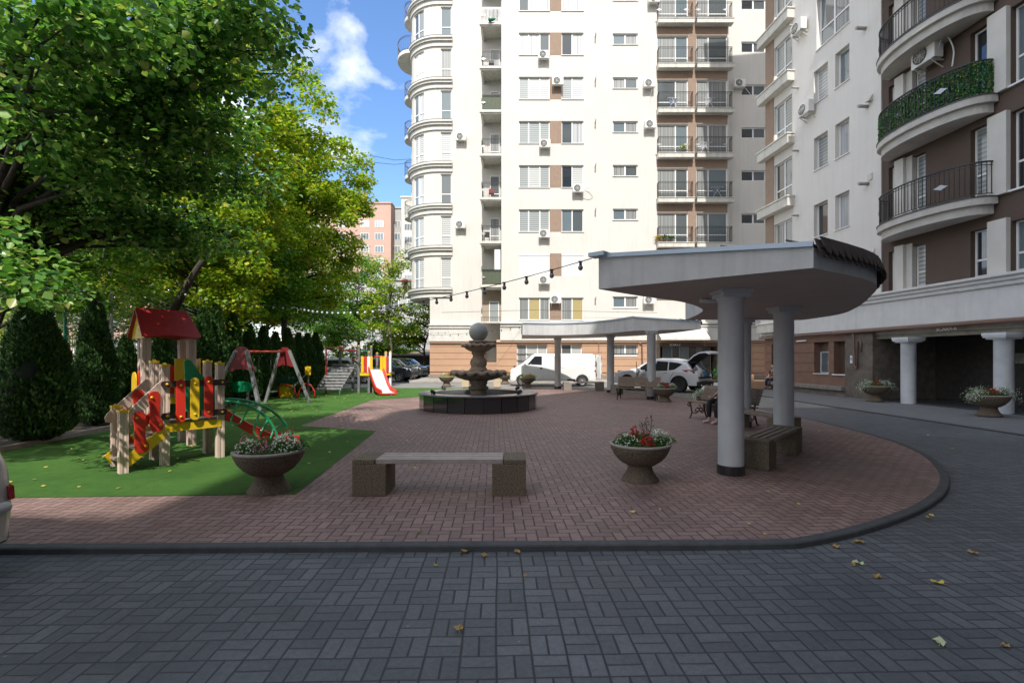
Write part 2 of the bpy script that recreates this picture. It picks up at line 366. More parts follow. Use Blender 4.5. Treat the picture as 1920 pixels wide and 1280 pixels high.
m = MB(); m.box(-6.9, 10.9, 33.3, 40, -.05, .12)
tag(m.build('pavement_far', M('pave_far', (.34, .32, .29), .85, c2=(.26, .245, .22), ns=2), bevel=.02), kind='structure')
# fallen leaves
dry = leafmat('dry_leaf', [(0, (.50, .30, .10)), (.4, (.55, .42, .16)), (.7, (.40, .20, .08)), (1, (.62, .50, .22))], .2, .6)
palel = leafmat('pale_leaf', [(0, (.50, .56, .30)), (1, (.60, .62, .40))], .2, .6)
yell = leafmat('yellow_leaf', [(0, (.62, .48, .10)), (1, (.70, .55, .12))], .2, .6)
def dryleaf(sz, seed):
    rn = random.Random(seed); m = MB(); n = 14; vs = [(0, 0, .012)]
    for i in range(n):
        a = 2*math.pi*i/n; r = sz*(.5+.28*abs(math.cos(2.5*a+rn.random()*.4))+rn.uniform(-.05, .05)); vs.append((r*math.cos(a)*.95, r*math.sin(a)*.8, .003+rn.uniform(0, .018)+abs(math.sin(a*1.5+seed))*.012))
    m.add(vs, [(0, 1+i, 1+(i+1) % n) for i in range(n)]); m.tube([(-.3*sz, 0, .008), (-.9*sz, .1*sz, .01)], .0015, 4); return m
LV = [(860, 1181, .05, dry, 'brown curled maple leaf alone in the middle of the grey pavers'),
      (1762, 1206, .055, palel, 'green-yellow fallen leaf on the grey pavers in the lower right corner'),
      (1885, 1213, .035, dry, 'small reddish leaf by the right edge of the grey pavers'),
      (872, 1035, .06, dry, 'brown leaf lying against the kerb face left of the middle'),
      (908, 1043, .045, dry, 'small tan leaf on the grey pavers just below the kerb'),
      (970, 1036, .045, dry, 'folded brown leaf at the kerb foot, below the right bench block'),
      (1505, 1023, .05, yell, 'yellowish leaf leaning on the kerb where it starts to curve'),
      (1567, 1026, .05, dry, 'light brown leaf pair at the kerb curve, left of the long leaves'),
      (1610, 1017, .07, dry, 'long row of crumpled leaves under the curving kerb'),
      (1609, 1057, .06, palel, 'pale grey-green oval leaf on the pavers at right'),
      (1600, 1061, .035, dry, 'orange leaf touching the pale oval leaf'),
      (1645, 1083, .045, dry, 'dark orange leaf below the pale oval leaf'),
      (1758, 1094, .06, yell, 'pointed tan leaf low on the right of the pavers'),
      (1825, 1038, .06, dry, 'golden brown leaf far right on the road'),
      (1738, 971, .045, dry, 'orange leaf outside the kerb where the curve is widest'),
      (985, 1083, .03, dry, 'tiny tan leaf on the grey pavers under the right bench block'),
      (817, 1062, .028, yell, 'tiny bright yellow leaf on the grey pavers left of centre'),
      (787, 998, .03, dry, 'small leaf on the red pavers in front of the kerb')]
for i, (px, py, sz, mt, lb) in enumerate(LV):
    z0 = -.048 if i != 17 else .004
    o = dryleaf(sz, i).build('fallen_leaf', mt, loc=Gp(px, py, z0), rz=random.random()*6); tag(o, lb, 'leaf', 'fallen leaves in the foreground')
rs = np.random.RandomState(3); lf = MB()
for i in range(260):
    if i < 150:
        x, y = rs.uniform(-9, -3), rs.uniform(5.8, 27); x = x if x < -5.3 or y < 11 else x-4
    else: x, y = rs.uniform(-6, 9), rs.uniform(4.5, 27)
    s_ = rs.uniform(.016, .036); a = rs.uniform(0, 6.3); zz = .012
    p = [(s_*math.cos(a+t_)*q, s_*math.sin(a+t_)*q) for t_, q in ((0, 1), (.9, .6), (1.8, .8), (3.1, 1), (4.2, .6), (5.3, .8))]
    lf.add([(x+u_, y+v_, zz+rs.uniform(0, .02)) for u_, v_ in p], [(0, 1, 2, 3), (0, 3, 4, 5)])
tag(lf.build('leaf_litter', yell), 'small yellow leaves scattered over turf and red pavers', 'leaves', kind='stuff')
# ------------------------------------------------------------------ building tools
def wall(name, parent, u0, u1, z0, z1, holes, mat, y=0.0, rev=.16, f=None, du=None, back=True, label=None):
    """wall skin at local depth y with real openings and reveals going inward (+y)"""
    us = {u0, u1}; zs = {z0, z1}
    holes = [h_ for h_ in holes if h_[0] < u1-.01 and h_[1] > u0+.01 and h_[2] < z1-.005 and h_[3] > z0+.005]
    for a, b, c_, d_ in holes: us |= {max(u0, a), min(u1, b)}; zs |= {max(z0, c_), min(z1, d_)}
    if du:
        k_ = u0
        while k_ < u1: us.add(round(k_, 4)); k_ += du
    us = sorted(us); zs = sorted(zs); m = MB(f)
    def inh(u, z): return any(a-1e-6 < u < b+1e-6 and c_-1e-6 < z < d_+1e-6 for a, b, c_, d_ in holes)
    for i in range(len(us)-1):
        for j in range(len(zs)-1):
            if us[i+1]-us[i] < 1e-5 or zs[j+1]-zs[j] < 1e-5: continue
            h_ = inh((us[i]+us[i+1])/2, (zs[j]+zs[j+1])/2)
            if not h_: m.add([(us[i], y, zs[j]), (us[i+1], y, zs[j]), (us[i+1], y, zs[j+1]), (us[i], y, zs[j+1])], [(0, 1, 2, 3)])
    for a, b, c_, d_ in holes:
        a, b, c_, d_ = max(a, u0), min(b, u1), max(c_, z0), min(d_, z1)
        if b-a < .01 or d_-c_ < .01: continue
        seg = [u for u in us if a-1e-6 <= u <= b+1e-6]
        for q in (a, b): m.add([(q, y, c_), (q, y+rev, c_), (q, y+rev, d_), (q, y, d_)], [(0, 1, 2, 3)])
        for s0, s1 in zip(seg, seg[1:]):
            for q in (c_, d_): m.add([(s0, y, q), (s1, y, q), (s1, y+rev, q), (s0, y+rev, q)], [(0, 1, 2, 3)])
    # closed ends, top and back so the wall has body
    for q in (u0, u1): m.add([(q, y, z0), (q, y+rev, z0), (q, y+rev, z1), (q, y, z1)], [(0, 1, 2, 3)])
    return m.build(name, mat, parent, label)
def window(parent, u0, u1, z0, z1, cols, sty, y=.10, tr=None, f=None, sill=True, name='window', fw=.055, fmat=None, sillmat=None, label=None):
    """cols: fractions of the inner width; sty: index into GL for every light; tr: height fraction of a transom"""
    m = MB(f); m.box(u0, u1, y, y+.06, z0, z0+fw).box(u0, u1, y, y+.06, z1-fw, z1).box(u0, u0+fw, y, y+.06, z0+fw, z1-fw).box(u1-fw, u1, y, y+.06, z0+fw, z1-fw)
    g = MB(f); xs = [u0]; tot = sum(cols)
    for c_ in cols: xs.append(xs[-1]+(u1-u0)*c_/tot)
    for i in range(len(cols)):
        a, b = xs[i]+(fw if i == 0 else fw*.6), xs[i+1]-(fw if i == len(cols)-1 else fw*.6)
        if i: m.box(xs[i]-fw*.7, xs[i]+fw*.7, y-.004, y+.056, z0+fw, z1-fw)
        g.m = sty[i % len(sty)]
        if tr:
            zt = z0+(z1-z0)*tr; m.box(a, b, y-.002, y+.05, zt-fw*.6, zt+fw*.6)
            g.box(a-.01, b+.01, y+.032, y+.04, z0+fw-.01, zt-fw*.5); g.box(a-.01, b+.01, y+.032, y+.04, zt+fw*.5, z1-fw+.01)
        else: g.box(a-.01, b+.01, y+.032, y+.04, z0+fw-.01, z1-fw+.01)
    o = m.build(name, fmat or pvc, parent, label); g.build('pane', GL, o)
    if sill:
        s_ = MB(f); s_.box(u0-.03, u1+.03, -.06, y+.01, z0-.035, z0); s_.build('sill', sillmat or pvc, o)
    return o
def railing(parent, pts, z0, h, mat, n=None, bar=.012, name='railing', deco=True, top=.03, f=None):
    """posts and bars along a polyline (x, y) with a diamond ornament"""
    m = MB(f); P = [Vector((*p, 0)) for p in pts]; L = [0]
    for a, b in zip(P, P[1:]): L.append(L[-1]+(b-a).length)
    def at(s_):
        for i in range(len(P)-1):
            if s_ <= L[i+1]+1e-6: return P[i].lerp(P[i+1], (s_-L[i])/max(1e-6, L[i+1]-L[i]))
        return P[-1]
    n = n or max(4, int(L[-1]/.12))
    for zz, r in ((z0+h, top), (z0+h-.10, bar*1.3), (z0+.09, bar*1.3)):
        for a, b in zip(P, P[1:]): m.beam((a.x, a.y, zz), (b.x, b.y, zz), r, r*.8)
    for i in range(n+1):
        p = at(L[-1]*i/n); t_ = bar*(2.0 if i in (0, n) else 1); m.box(p.x-t_/2, p.x+t_/2, p.y-t_/2, p.y+t_/2, z0 if t_ > bar else z0+.09, z0+h)
    o = m.build(name, mat, parent)
    if deco:
        for fr in (([.5] if L[-1] < 3 else [.13, .72])):
            dm = MB(f)
            p = at(L[-1]*fr); q = at(min(L[-1], L[-1]*fr+.1)); t_ = (q-p).normalized() if (q-p).length > 1e-5 else Vector((1, 0, 0)); nn_ = Vector((t_.y, -t_.x, 0))
            w_ = .21 if L[-1] >= 3 else .2
            dm.plate([(-w_, 0), (-w_*.5, .04), (0, .09), (w_*.5, .04), (w_, 0), (w_*.5, -.04), (0, -.09), (-w_*.5, -.04)], p+nn_*.02+Vector((0, 0, z0+h*.5)), t_, (0, 0, 1), nn_, .02)
            dm.build('ornament', rail_silver, o)
    return o
def stepped_band(parent, name, prof, u0, u1, mat, f=None, du=None):
    """moulding: prof = list of (y_out, z) from bottom to top, swept along u"""
    us = [u0, u1] if not du else list(np.linspace(u0, u1, max(2, int((u1-u0)/du))))
    m = MB(f); n = len(prof)
    m.add([(u, -p, z) for u in us for p, z in prof], [(i*n+j, (i+1)*n+j, (i+1)*n+(j+1) % n, i*n+(j+1) % n) for i in range(len(us)-1) for j in range(n)]+[tuple(range(n)), tuple(range((len(us)-1)*n, len(us)*n))[::-1]])
    return m.build(name, mat, parent)

# ------------------------------------------------------------------ building A (far, sunlit), plane y = 36
DA = 36.0; kA = F/DA
XA = lambda px: (px-960)/kA
ZA = lambda py: CH+(HOR-py)/kA
A = E('apartment_building', (0, DA, 0), 'sunlit cream apartment block with rounded corner bay and tan ground floor', 'building')
rnd = random.Random(5)
TOP = 37.0
rows = [61.6+82.7*n for n in range(-3, 7)]
holes = []; wins = []
for ri, py in enumerate(rows):
    zt, zb = ZA(py), ZA(py+42)
    holes += [(XA(973), XA(1030.6), zb, zt), (XA(1053), XA(1094), zb, zt)]; wins += [('a', ri, zb, zt)]
srow = [63+82.1*n for n in range(-3, 7)]
for ri, py in enumerate(srow):
    holes.append((XA(1149), XA(1196), ZA(py+21), ZA(py))); wins.append(('s', ri, ZA(py+21), ZA(py)))
slab = [42.4+83.0*n for n in range(-3, 8)]
for ri, py in enumerate(slab):
    zb = ZA(py) if ri < 10 else 0
    zt = zb+2.25
    if zt > TOP-.3 or ri == 10: continue
    holes += [(XA(1232), XA(1290), zb, zt), (XA(1306), XA(1364), zb, zt)]; wins.append(('d', ri, zb, zt))
ZF0, ZF1 = ZA(638), ZA(609)           # white fascia band above the ground floor
wall('wall', A, XA(940), XA(1366), ZF0, TOP, holes, white_stucco)
# brown infill strips: between the big windows and between the balcony doors
m = MB()
for kind, ri, zb, zt in wins:
    if kind == 'a': m.box(XA(1030.6)+.0, XA(1053), -.012, .05, zb, zt)
m.box(XA(1290.3), XA(1305.7), -.03, .05, ZF1+.15, TOP)
for kind, ri, zb, zt in wins:
    if kind == 'd': m.box(XA(1232), XA(1290), -.012, .05, zt+.02, zt+.64).box(XA(1306), XA(1364), -.012, .05, zt+.02, zt+.64)
m.build('wall_panel', panel_brown, A)
styl = {0: [3, 3, 7], 1: [3, 3, 3], 2: [1, 3, 3], 3: [3, 3, 1], 4: [5, 4, 4], 5: [5, 5, 5], 6: [5, 4, 5], 7: [5, 5, 5], 8: [8, 8, 8], 9: [2, 6, 2]}
styl2 = {3: [0, 3], 4: [5, 4], 5: [1, 3], 6: [0, 4], 7: [7, 1], 8: [8, 8], 9: [2, 6]}
for kind, ri, zb, zt in wins:
    if kind == 'a':
        if ri == 8:
            for a, b in ((973, 1030.6), (1053, 1094)):
                s_ = MB(); s_.box(XA(a), XA(b), .04, .07, zb, zt-.16).box(XA(a), XA(b), .0, .12, zt-.16, zt)
                for q in range(24): s_.box(XA(a)+.03, XA(b)-.03, .033, .04, zb+.04+q*.06, zb+.085+q*.06)
                s_.build('roller_shutter', shutter, A)
            continue
        st = styl.get(ri, [3, 4, 3]); window(A, XA(973), XA(1030.6), zb, zt, [1, 1.15, 1], st, tr=None)
        window(A, XA(1053), XA(1094), zb, zt, [1, 1.05], styl2.get(ri, [3, 3]))
    elif kind == 's': window(A, XA(1149), XA(1196), zb, zt, [1, 1], [7, 2] if ri % 2 else [2, 1], fw=.07)
    else:
        for side, (a, b) in enumerate(((1232, 1290), (1306, 1364))):
            c_ = [1.55, 1] if side == 0 else [1, 1.55]; gst = rnd.choice([[2, 1], [2, 7], [1, 2], [2, 2]])
            window(A, XA(a), XA(b), zb, zt, c_, gst, tr=.30, sill=False, name='balcony_door')
            a2, b2 = (1231, 1298) if side == 0 else (1303, 1371)
            s_ = MB(); s_.box(XA(a2), XA(b2), -.48, -.001, zb-.32, zb-.02).box(XA(a2)-.03, XA(b2)+.03, -.52, -.001, zb-.02, zb+.03)
            so_ = s_.build('balcony', slab_white, A, bevel=.01)
            railing(so_, [(XA(a2)+.05, -.04), (XA(a2)+.05, -.46), (XA(b2)-.12, -.46), (XA(b2)-.12, -.04)], zb+.03, 1.12, rail_black, n=30, bar=.016, deco=(ri % 3 == 0))
# recess at the right
holes = []
for py in srow: holes.append((XA(1399), XA(1446), ZA(py+3+20), ZA(py+3)))
wall('wall', A, XA(1366), XA(1500), ZF0, TOP, holes, white_stucco, y=.75)
mm = MB(); mm.box(XA(1366)-.2, XA(1366), .16, .76, ZF0, TOP); mm.build('wall_return', white_stucco, A)
for h_ in holes: window(A, h_[0], h_[1], h_[2], h_[3], [1, 1], [0, 1], y=.86, fw=.07, sill=False)
# body behind the skins
m = MB(); m.box(XA(940)+.02, XA(1366)-.02, .165, 14, ZF0, TOP-.01).box(XA(931)+.02, XA(1237), .195, 14, 0, ZF0-.005).box(XA(1346), XA(1366), .195, 14, 0, ZF0-.005).box(XA(1237), XA(1346), 1.3, 14, 0, ZF0-.005).box(XA(1366)-.02, XA(1620), .92, 14, 0, TOP-.02); m.build('core', dark_trim, A)
m = MB(); m.box(XA(940)-.3, XA(1620), -.3, 14.2, TOP, TOP+.5); m.build('roof', white_trim, A)
# ground floor of the right part, courses with grooves
zc = [ZA(HOR+45)+.05, .55]+[.55+.49*i for i in range(1, 6)]
gh = [(XA(969), XA(1026), .9, ZA(645)), (XA(1052.6), XA(1091), .9, ZA(645)), (XA(1149), XA(1196), ZA(667), ZA(645)), (XA(1237), XA(1346), .1, ZA(640))]
wall('ground_floor_wall', A, XA(931), XA(1500), 0.0, ZF0, gh, tan_stucco, y=.03, rev=.16)
zlo = .62
for i in range(5):
    z0_, z1_ = zlo+i*.482, zlo+i*.482+.455
    wall('cladding_course', A, XA(931), XA(1222), z0_, z1_, gh, tan_stucco, y=-.03, rev=.075)
    wall('cladding_course', A, XA(1346), XA(1500), z0_, z1_, gh, tan_stucco, y=-.03, rev=.075)
m = MB(); m.box(XA(931), XA(1222), -.16, .02, -.05, .42).box(XA(1346), XA(1500), -.16, .02, -.05, .42); m.build('plinth', stone_plinth, A, bevel=.02)
window(A, *gh[0], [1, 1.15, 1], [2, 4, 4]); window(A, *gh[1], [1, 1.05], [1, 4]); window(A, *gh[2], [1, 1], [2, 2], fw=.07)
stepped_band(A, 'fascia', [(.0, ZF0), (.22, ZF0), (.22, ZF1-.16), (.30, ZF1-.13), (.30, ZF1-.06), (.24, ZF1-.05), (.24, ZF1+.05), (.34, ZF1+.08), (.34, ZF1+.17), (0, ZF1+.20)], XA(938), XA(1500), white_trim)
stepped_band(A, 'gutter_pipe', [(.02, ZF0-.16), (.14, ZF0-.16), (.17, ZF0-.10), (.14, ZF0-.03), (.02, ZF0-.03)], XA(931), XA(1500), M('tan_pipe', (.42, .25, .16), .5))
m = MB(); m.tube([(XA(1196), -.1, ZF0-.1), (XA(1203), -.1, ZF0-.3), (XA(1204), -.1, .2)], .05); m.tube([(XA(1122), -.12, ZF0-.1), (XA(1122), -.12, .9), (XA(1119), -.12, .6)], .035); m.build('downpipe', pipe_brown, A)
# entrance under a sloping glass awning
m = MB(); m.box(XA(1222), XA(1237), -.10, .05, 0, ZF0-.16).box(XA(1346), XA(1352), -.10, .05, 0, ZF0-.16); m.build('pillar', stone_plinth, A, bevel=.01)
m = MB(); m.box(XA(1237), XA(1346), 1.2, 1.25, 0, 3.0); m.build('entrance_back_wall', M('lobby', (.05, .05, .04), .5, c2=(.10, .08, .05), ns=2), A)
window(A, XA(1246), XA(1296), .12, 2.55, [1, .8, 1], [7, 0, 7], y=.5, sill=False, name='entrance_door', fmat=M('door_frame', (.25, .27, .25), .4))
window(A, XA(1296), XA(1340), .12, 2.55, [1, .6, 1], [0, 7, 0], y=.7, sill=False, name='entrance_door', fmat=M('bronze_frame', (.30, .19, .12), .4))
m = MB(); m.add([(XA(1229), -.05, 3.75), (XA(1318), -.05, 3.85), (XA(1318), -1.3, 3.05), (XA(1229), -1.3, 3.05), (XA(1229), -.05, 3.79), (XA(1318), -.05, 3.89), (XA(1318), -1.3, 3.09), (XA(1229), -1.3, 3.09)], [(0, 1, 2, 3), (4, 5, 6, 7), (2, 3, 7, 6), (0, 3, 7, 4), (1, 2, 6, 5)])
m.box(XA(1229), XA(1318), -1.34, -1.28, 2.92, 3.05); m.build('awning', slab_white, A)
def text(name, s_, size, loc, rot, mat, parent=None, ext=.004):
    cu = bpy.data.curves.new(name, 'FONT'); cu.body = s_; cu.size = size; cu.extrude = ext; cu.align_x = 'CENTER'
    t_ = bpy.data.objects.new(name, cu); col.objects.link(t_); bpy.context.view_layer.update()
    me = bpy.data.meshes.new_from_object(t_.evaluated_get(bpy.context.evaluated_depsgraph_get())); bpy.data.objects.remove(t_)
    o = bpy.data.objects.new(name, me); col.objects.link(o); me.materials.clear(); me.materials.append(mat)
    o.location = loc; o.rotation_euler = rot
    if parent: o.parent = parent
    return o
sign_w = M('sign_white', (.92, .92, .92), .4)
text('entrance_sign', 'SCARA-7', .20, (XA(1264), -.20, ZF0-.40), (R(90), 0, 0), sign_w, A)
m = MB(); m.box(XA(1237), XA(1346), -.19, .02, ZF0-.45, ZF0-.165); m.build('lintel', M('lintel_brown', (.09, .05, .035), .5), A)
# left part, plane 2 m farther back
DL = 38.0; kL = F/DL
XL = lambda px: (px-960)/kL
ZL = lambda py: CH+(HOR-py)/kL
LY = DL-DA
fl = lambda u, y, z: (u, y+LY, z)
wall('wall', A, XL(806), XL(903), ZF0, ZL(542)-.6, [], white_stucco, f=fl)
wall('wall', A, XL(848), XL(903), ZL(542)-.6, TOP, [], white_stucco, f=fl)
# loggias: open bays 903..940 px, floor slabs with railings
lz = [ZA(43+82*n) for n in range(-3, 8)]
m = MB(); m.box(XL(903), XL(903)+.12, LY, LY+3.2, ZF0, TOP).box(XL(903), XA(940)+.2, LY-.5, LY-.4, ZF0, TOP); m.build('loggia_wall', white_stucco, A)
m = MB(); m.box(XA(940), XA(940)+.16, .02, LY+2.3, ZF0, TOP); m.build('wall_return', white_stucco, A)
for i, z in enumerate(lz):
    if i == 10: continue
    m = MB(); m.box(XA(901), XA(940)-.01, .05, LY+2.2, z-.22, z).box(XA(899), XA(940)-.01, -.02, .2, z-.13, z+.05).box(XA(903.5), XA(906), .22, LY+2.2, z-.42, z-.22)
    so_ = m.build('loggia_floor', slab_white, A)
    railing(so_, [(XA(904), LY-.7), (XA(904), .10), (XA(940)-.03, .10)], z+.05, 1.12, rail_black if i != 3 else rail_silver, n=26, bar=.016, deco=True)
    if i in (5, 9):
        sc_ = npmesh('hedge_screen', np.zeros((3, 3)), 3, np.array([[0, 1, 2]]), MATS.setdefault('ivy_screen', M('ivy_screen', (.03, .055, .02), .7, c2=(.16, .18, .12), ns=30, det=2, bump=.8, bs=40)), so_)
        mm = MB(); mm.box(XA(904), XA(940)-.04, .13, .16, z+.1, z+1.15); sc_.data = mm.build('tmp', MATS['ivy_screen']).data; bpy.data.objects.remove(bpy.data.objects['tmp'])
    if i not in (9,):
        window(A, XA(917), XA(936), z, z+2.1, [1], [1 if i % 2 else 2], y=LY-.62, sill=False, name='loggia_door', tr=.35)
window(A, XA(916), XA(935), ZF1+.2, ZA(562), [1], [5], y=.9, sill=False, name='loggia_door')
m = MB(); m.box(XL(903)+.12, XA(940), .97, 1.05, ZF1+.1, lz[9]-.25); m.build('loggia_wall', M('loggia_low', (.34, .27, .21), .85), A)
m = MB(); m.box(XA(899), XA(941), -.30, .9, ZF1+.12, ZF1+.22); lo_ = m.build('loggia_floor', slab_white, A); railing(lo_, [(XA(903), -.22), (XA(938), -.22)], ZF1+.22, .35, rail_black, n=12, bar=.016, deco=False)
m = MB(); m.box(XA(927), XA(938), LY-1.7, LY-1.6, lz[9]+.02, lz[9]+2.7); m.build('cupboard', pvc, A)
# rounded bay: arc-length mapping. flat part then arc of radius 2.6
RB, CX = 2.55, XL(822)
uflat = XL(848)-CX
def fbay(u, y, z):
    if u >= 0: return (CX+u, LY+y, z)
    th = -u/RB; r = RB-y
    return (CX-r*math.sin(th), LY+RB-r*math.cos(th), z)
bz = [ZL(542-78.25*n) for n in range(0, 10)]
ths = lambda deg: -RB*R(deg)
bh = []
for i, z in enumerate(bz):
    zt = z+2.42; bh += [(XL(826.5)-CX, XL(846.5)-CX, z+.12, zt), (ths(54), ths(27), z+.12, zt), (ths(88), ths(66), z+.12, zt)]
wall('bay_wall', A, ths(190), uflat, bz[0]-.6, TOP, bh, white_stucco, f=fbay, du=RB*R(6))
for q, h_ in enumerate(bh):
    if h_[3] > TOP: continue
    fl_ = q//3
    if q % 3 == 0: window(A, *h_, [1], [[4], [4], [1], [4], [7], [2], [7], [7], [3], [3]][fl_], tr=.34, f=fbay, y=.09, sill=False)
    else: window(A, *h_, [1, 1], [[5, 4], [5, 4], [7, 3], [4, 4], [1, 3], [8, 8], [1, 7], [1, 1], [1, 3], [3, 3]][fl_], tr=.34, f=fbay, y=.07, sill=False, fw=.06)
m = MB(lambda u, y, z: fbay(u, y+.2, z)); us = list(np.linspace(ths(190), uflat, 60))
m.add([(u, 0, z) for u in us for z in (bz[0]-.6, TOP)], [(2*i, 2*i+2, 2*i+3, 2*i+1) for i in range(59)]); m.build('bay_core', dark_trim, A)
for i, z in enumerate(bz):
    o_ = stepped_band(A, 'bay_cornice', [(.0, z-.62), (.10, z-.62), (.10, z-.30), (.20, z-.26), (.20, z-.09), (.30, z-.06), (.30, z+.08), (0, z+.10)], ths(190), uflat+.02, white_trim, f=fbay, du=.22)
    stepped_band(A, 'bay_cornice_flashing', [(.18, z+.10), (.31, z+.085), (.31, z+.12), (.18, z+.13)], ths(190), uflat+.03, dark_trim, f=fbay, du=.22)
    stepped_band(A, 'bay_cornice_shadow_line', [(.19, z-.25), (.215, z-.25), (.215, z-.285), (.19, z-.285)], ths(190), uflat+.025, dark_trim, f=fbay, du=.22)  # dark strip drawn as the shadow under the step; nothing is recessed
    # little side balcony
    if i < 8:
        R_ = 1.35 if i == 6 else .8; cxb, cyb = CX-RB+.15, LY+RB+.4
        m = MB(); pts = [(cxb-R_*math.sin(a)*1.0, cyb-R_*math.cos(a)*1.25) for a in np.linspace(0, math.pi, 13)]
        m.prism(pts+[(cxb+.2, cyb+R_*1.25), (cxb+.2, cyb-R_*1.25)], z-.30, z-.02); so_ = m.build('balcony', slab_white, A)
        railing(so_, [(x*.985+cxb*.015, y) for x, y in pts], z-.02, 1.1, rail_black, n=22, bar=.016, deco=False)
m = MB(); pts = [fbay(u, .0, 0)[:2] for u in us]; m.prism(pts, bz[0]-.66, bz[0]-.60); m.build('bay_underside', white_trim, A)
m = MB(); m.prism(pts, TOP, TOP+.4); m.build('roof', white_trim, A)
# ground floor of the left part
wall('ground_floor_wall', A, XL(806), XL(935), 0, ZF0, [(XL(911), XL(931), 1.35, ZF0-.2)], tan_stucco, y=.03, f=fl)
for i in range(5):
    z0_ = zlo+i*.482
    wall('cladding_course', A, XL(806), XL(935), z0_, z0_+.455, [(XL(911), XL(935), 1.35, ZF0)], tan_stucco, y=-.03, rev=.075, f=fl)
m = MB(fl); m.box(XL(911), XL(933), .3, .35, 1.3, ZF0); m.build('niche_back', M('niche', (.06, .04, .03), .8), A)
m = MB(fl); m.box(XL(804), XL(935), -.16, .02, -.05, .42); m.build('plinth', stone_plinth, A, bevel=.02)
stepped_band(A, 'fascia', [(.0, ZF0), (.22, ZF0), (.22, ZF1-.16), (.30, ZF1-.13), (.30, ZF1-.06), (.24, ZF1-.05), (.24, ZF1+.05), (.34, ZF1+.08), (.34, ZF1+.17), (0, ZF1+.20)], XL(806)-.05, XL(938), white_trim, f=fl)
for py in (604, 612): pass
stepped_band(A, 'fascia_shadow_line', [(.22, ZF1-.05), (.275, ZF1-.05), (.275, ZF1-.02), (.22, ZF1-.02)], XA(938), XA(1500), dark_trim)  # dark strip colours in the shadow along the cornice notch
stepped_band(A, 'gutter_pipe', [(.02, ZF0-.16), (.14, ZF0-.16), (.17, ZF0-.10), (.14, ZF0-.03), (.02, ZF0-.03)], XL(804), XL(937), MATS['tan_pipe'], f=fl)
m = MB(fl); m.box(XL(806)+.02, XL(941), .17, 12, 0, TOP-4+.0); m.box(XL(806)+.012, XL(806)+.2, .17, 12, .0, bz[0]-.7); m.build('core', white_stucco, A)
# wall vents (short pipe stubs) on the cream facade
m = MB()
for i, py in enumerate((-12, 70, 152, 230, 312, 395, 560)):
    m.tube([(XA(1116), 0, ZA(py)), (XA(1116), -.35, ZA(py)-.02)], .045, 8)
    m.tube([(XA(1116)-.05, -.33, ZA(py)), (XA(1116)+.02, -.37, ZA(py)+.12)], .03, 6)
m.build('vent_stub', concrete, A)

# ------------------------------------------------------------------ building B (right, in shade)
BX0 = lambda y: 16.303-.0806*y
yB = lambda px: 16.303/((px-960)/F+.0806)
y_far = yB(1436)
ub = lambda px: (y_far-yB(px))/.99676
ZB = lambda px, py: CH+(HOR-py)*yB(px)/F
rzB = math.atan2(-.99676, .0803)
B = E('apartment_building', (BX0(y_far), y_far, 0), 'shaded cream and brown apartment block at right with curved balconies', 'building', rz=rzB)
UB = 40.0; TB = 34.0
grey_stucco = M('shade_stucco', (.70, .675, .64), .88, c2=(.66, .635, .60), ns=.8, bump=.4, bs=90, streak=.06)
ZC, ZP = 4.2, 2.85
u1, u2 = ub(1487), ub(1652)
fz = [6.66+3.165*n for n in range(-1, 9)]      # floor levels
# white stretch
H = []
sills = [7.36+3.17*n for n in range(-1, 3)]
for z in sills: H += [(ub(1526), ub(1552), z, z+1.55), (ub(1566), ub(1592.5), z, z+1.55)]
H += [(ub(1531), ub(1592.5), 16.15, 18.6)]
for n in range(4): z = 19.9+3.17*n; H += [(ub(1526), ub(1552), z, z+1.55), (ub(1566), ub(1592.5), z, z+1.55)]
H2 = []
wall('wall', B, u1, u2, ZC-.1, TB, H, grey_stucco, rev=.3)
for q, h_ in enumerate(H):
    big_ = h_[3]-h_[2] > 2
    window(B, *h_, [1, 1.2] if big_ else [1], [7, 2] if big_ else [[5, 7, 0, 3, 5, 3, 4, 7][q % 8]], y=.2, tr=.38 if big_ else None)
# far bay with sloping-looking white ledges
H = [(ub(1452), ub(1485), z+.0, z+2.12) for z in [fz[0]+.02+3.165*n for n in range(0, 9)]]
wall('bay_wall', B, 0, u1, ZC-.1, TB, H, white_stucco, rev=.25)
for q, h_ in enumerate(H):
    window(B, *h_, [1, 1], [[5, 7], [2, 7], [0, 7], [7, 5]][q % 4], y=.12, tr=.33, sill=False)
    m = MB(); m.box(-.25, u1+.12, -.38, -.002, h_[2]-.50, h_[2]-.04).box(-.3, u1+.16, -.43, -.002, h_[2]-.04, h_[2]+.03); m.build('bay_ledge', slab_white, B, bevel=.01)
m = MB(); m.box(.0, ub(1451), -.03, .1, ZC, TB); m.box(-.02, .3, .0, 3, ZC-.1, TB); m.build('wall_panel', panel_brown, B)
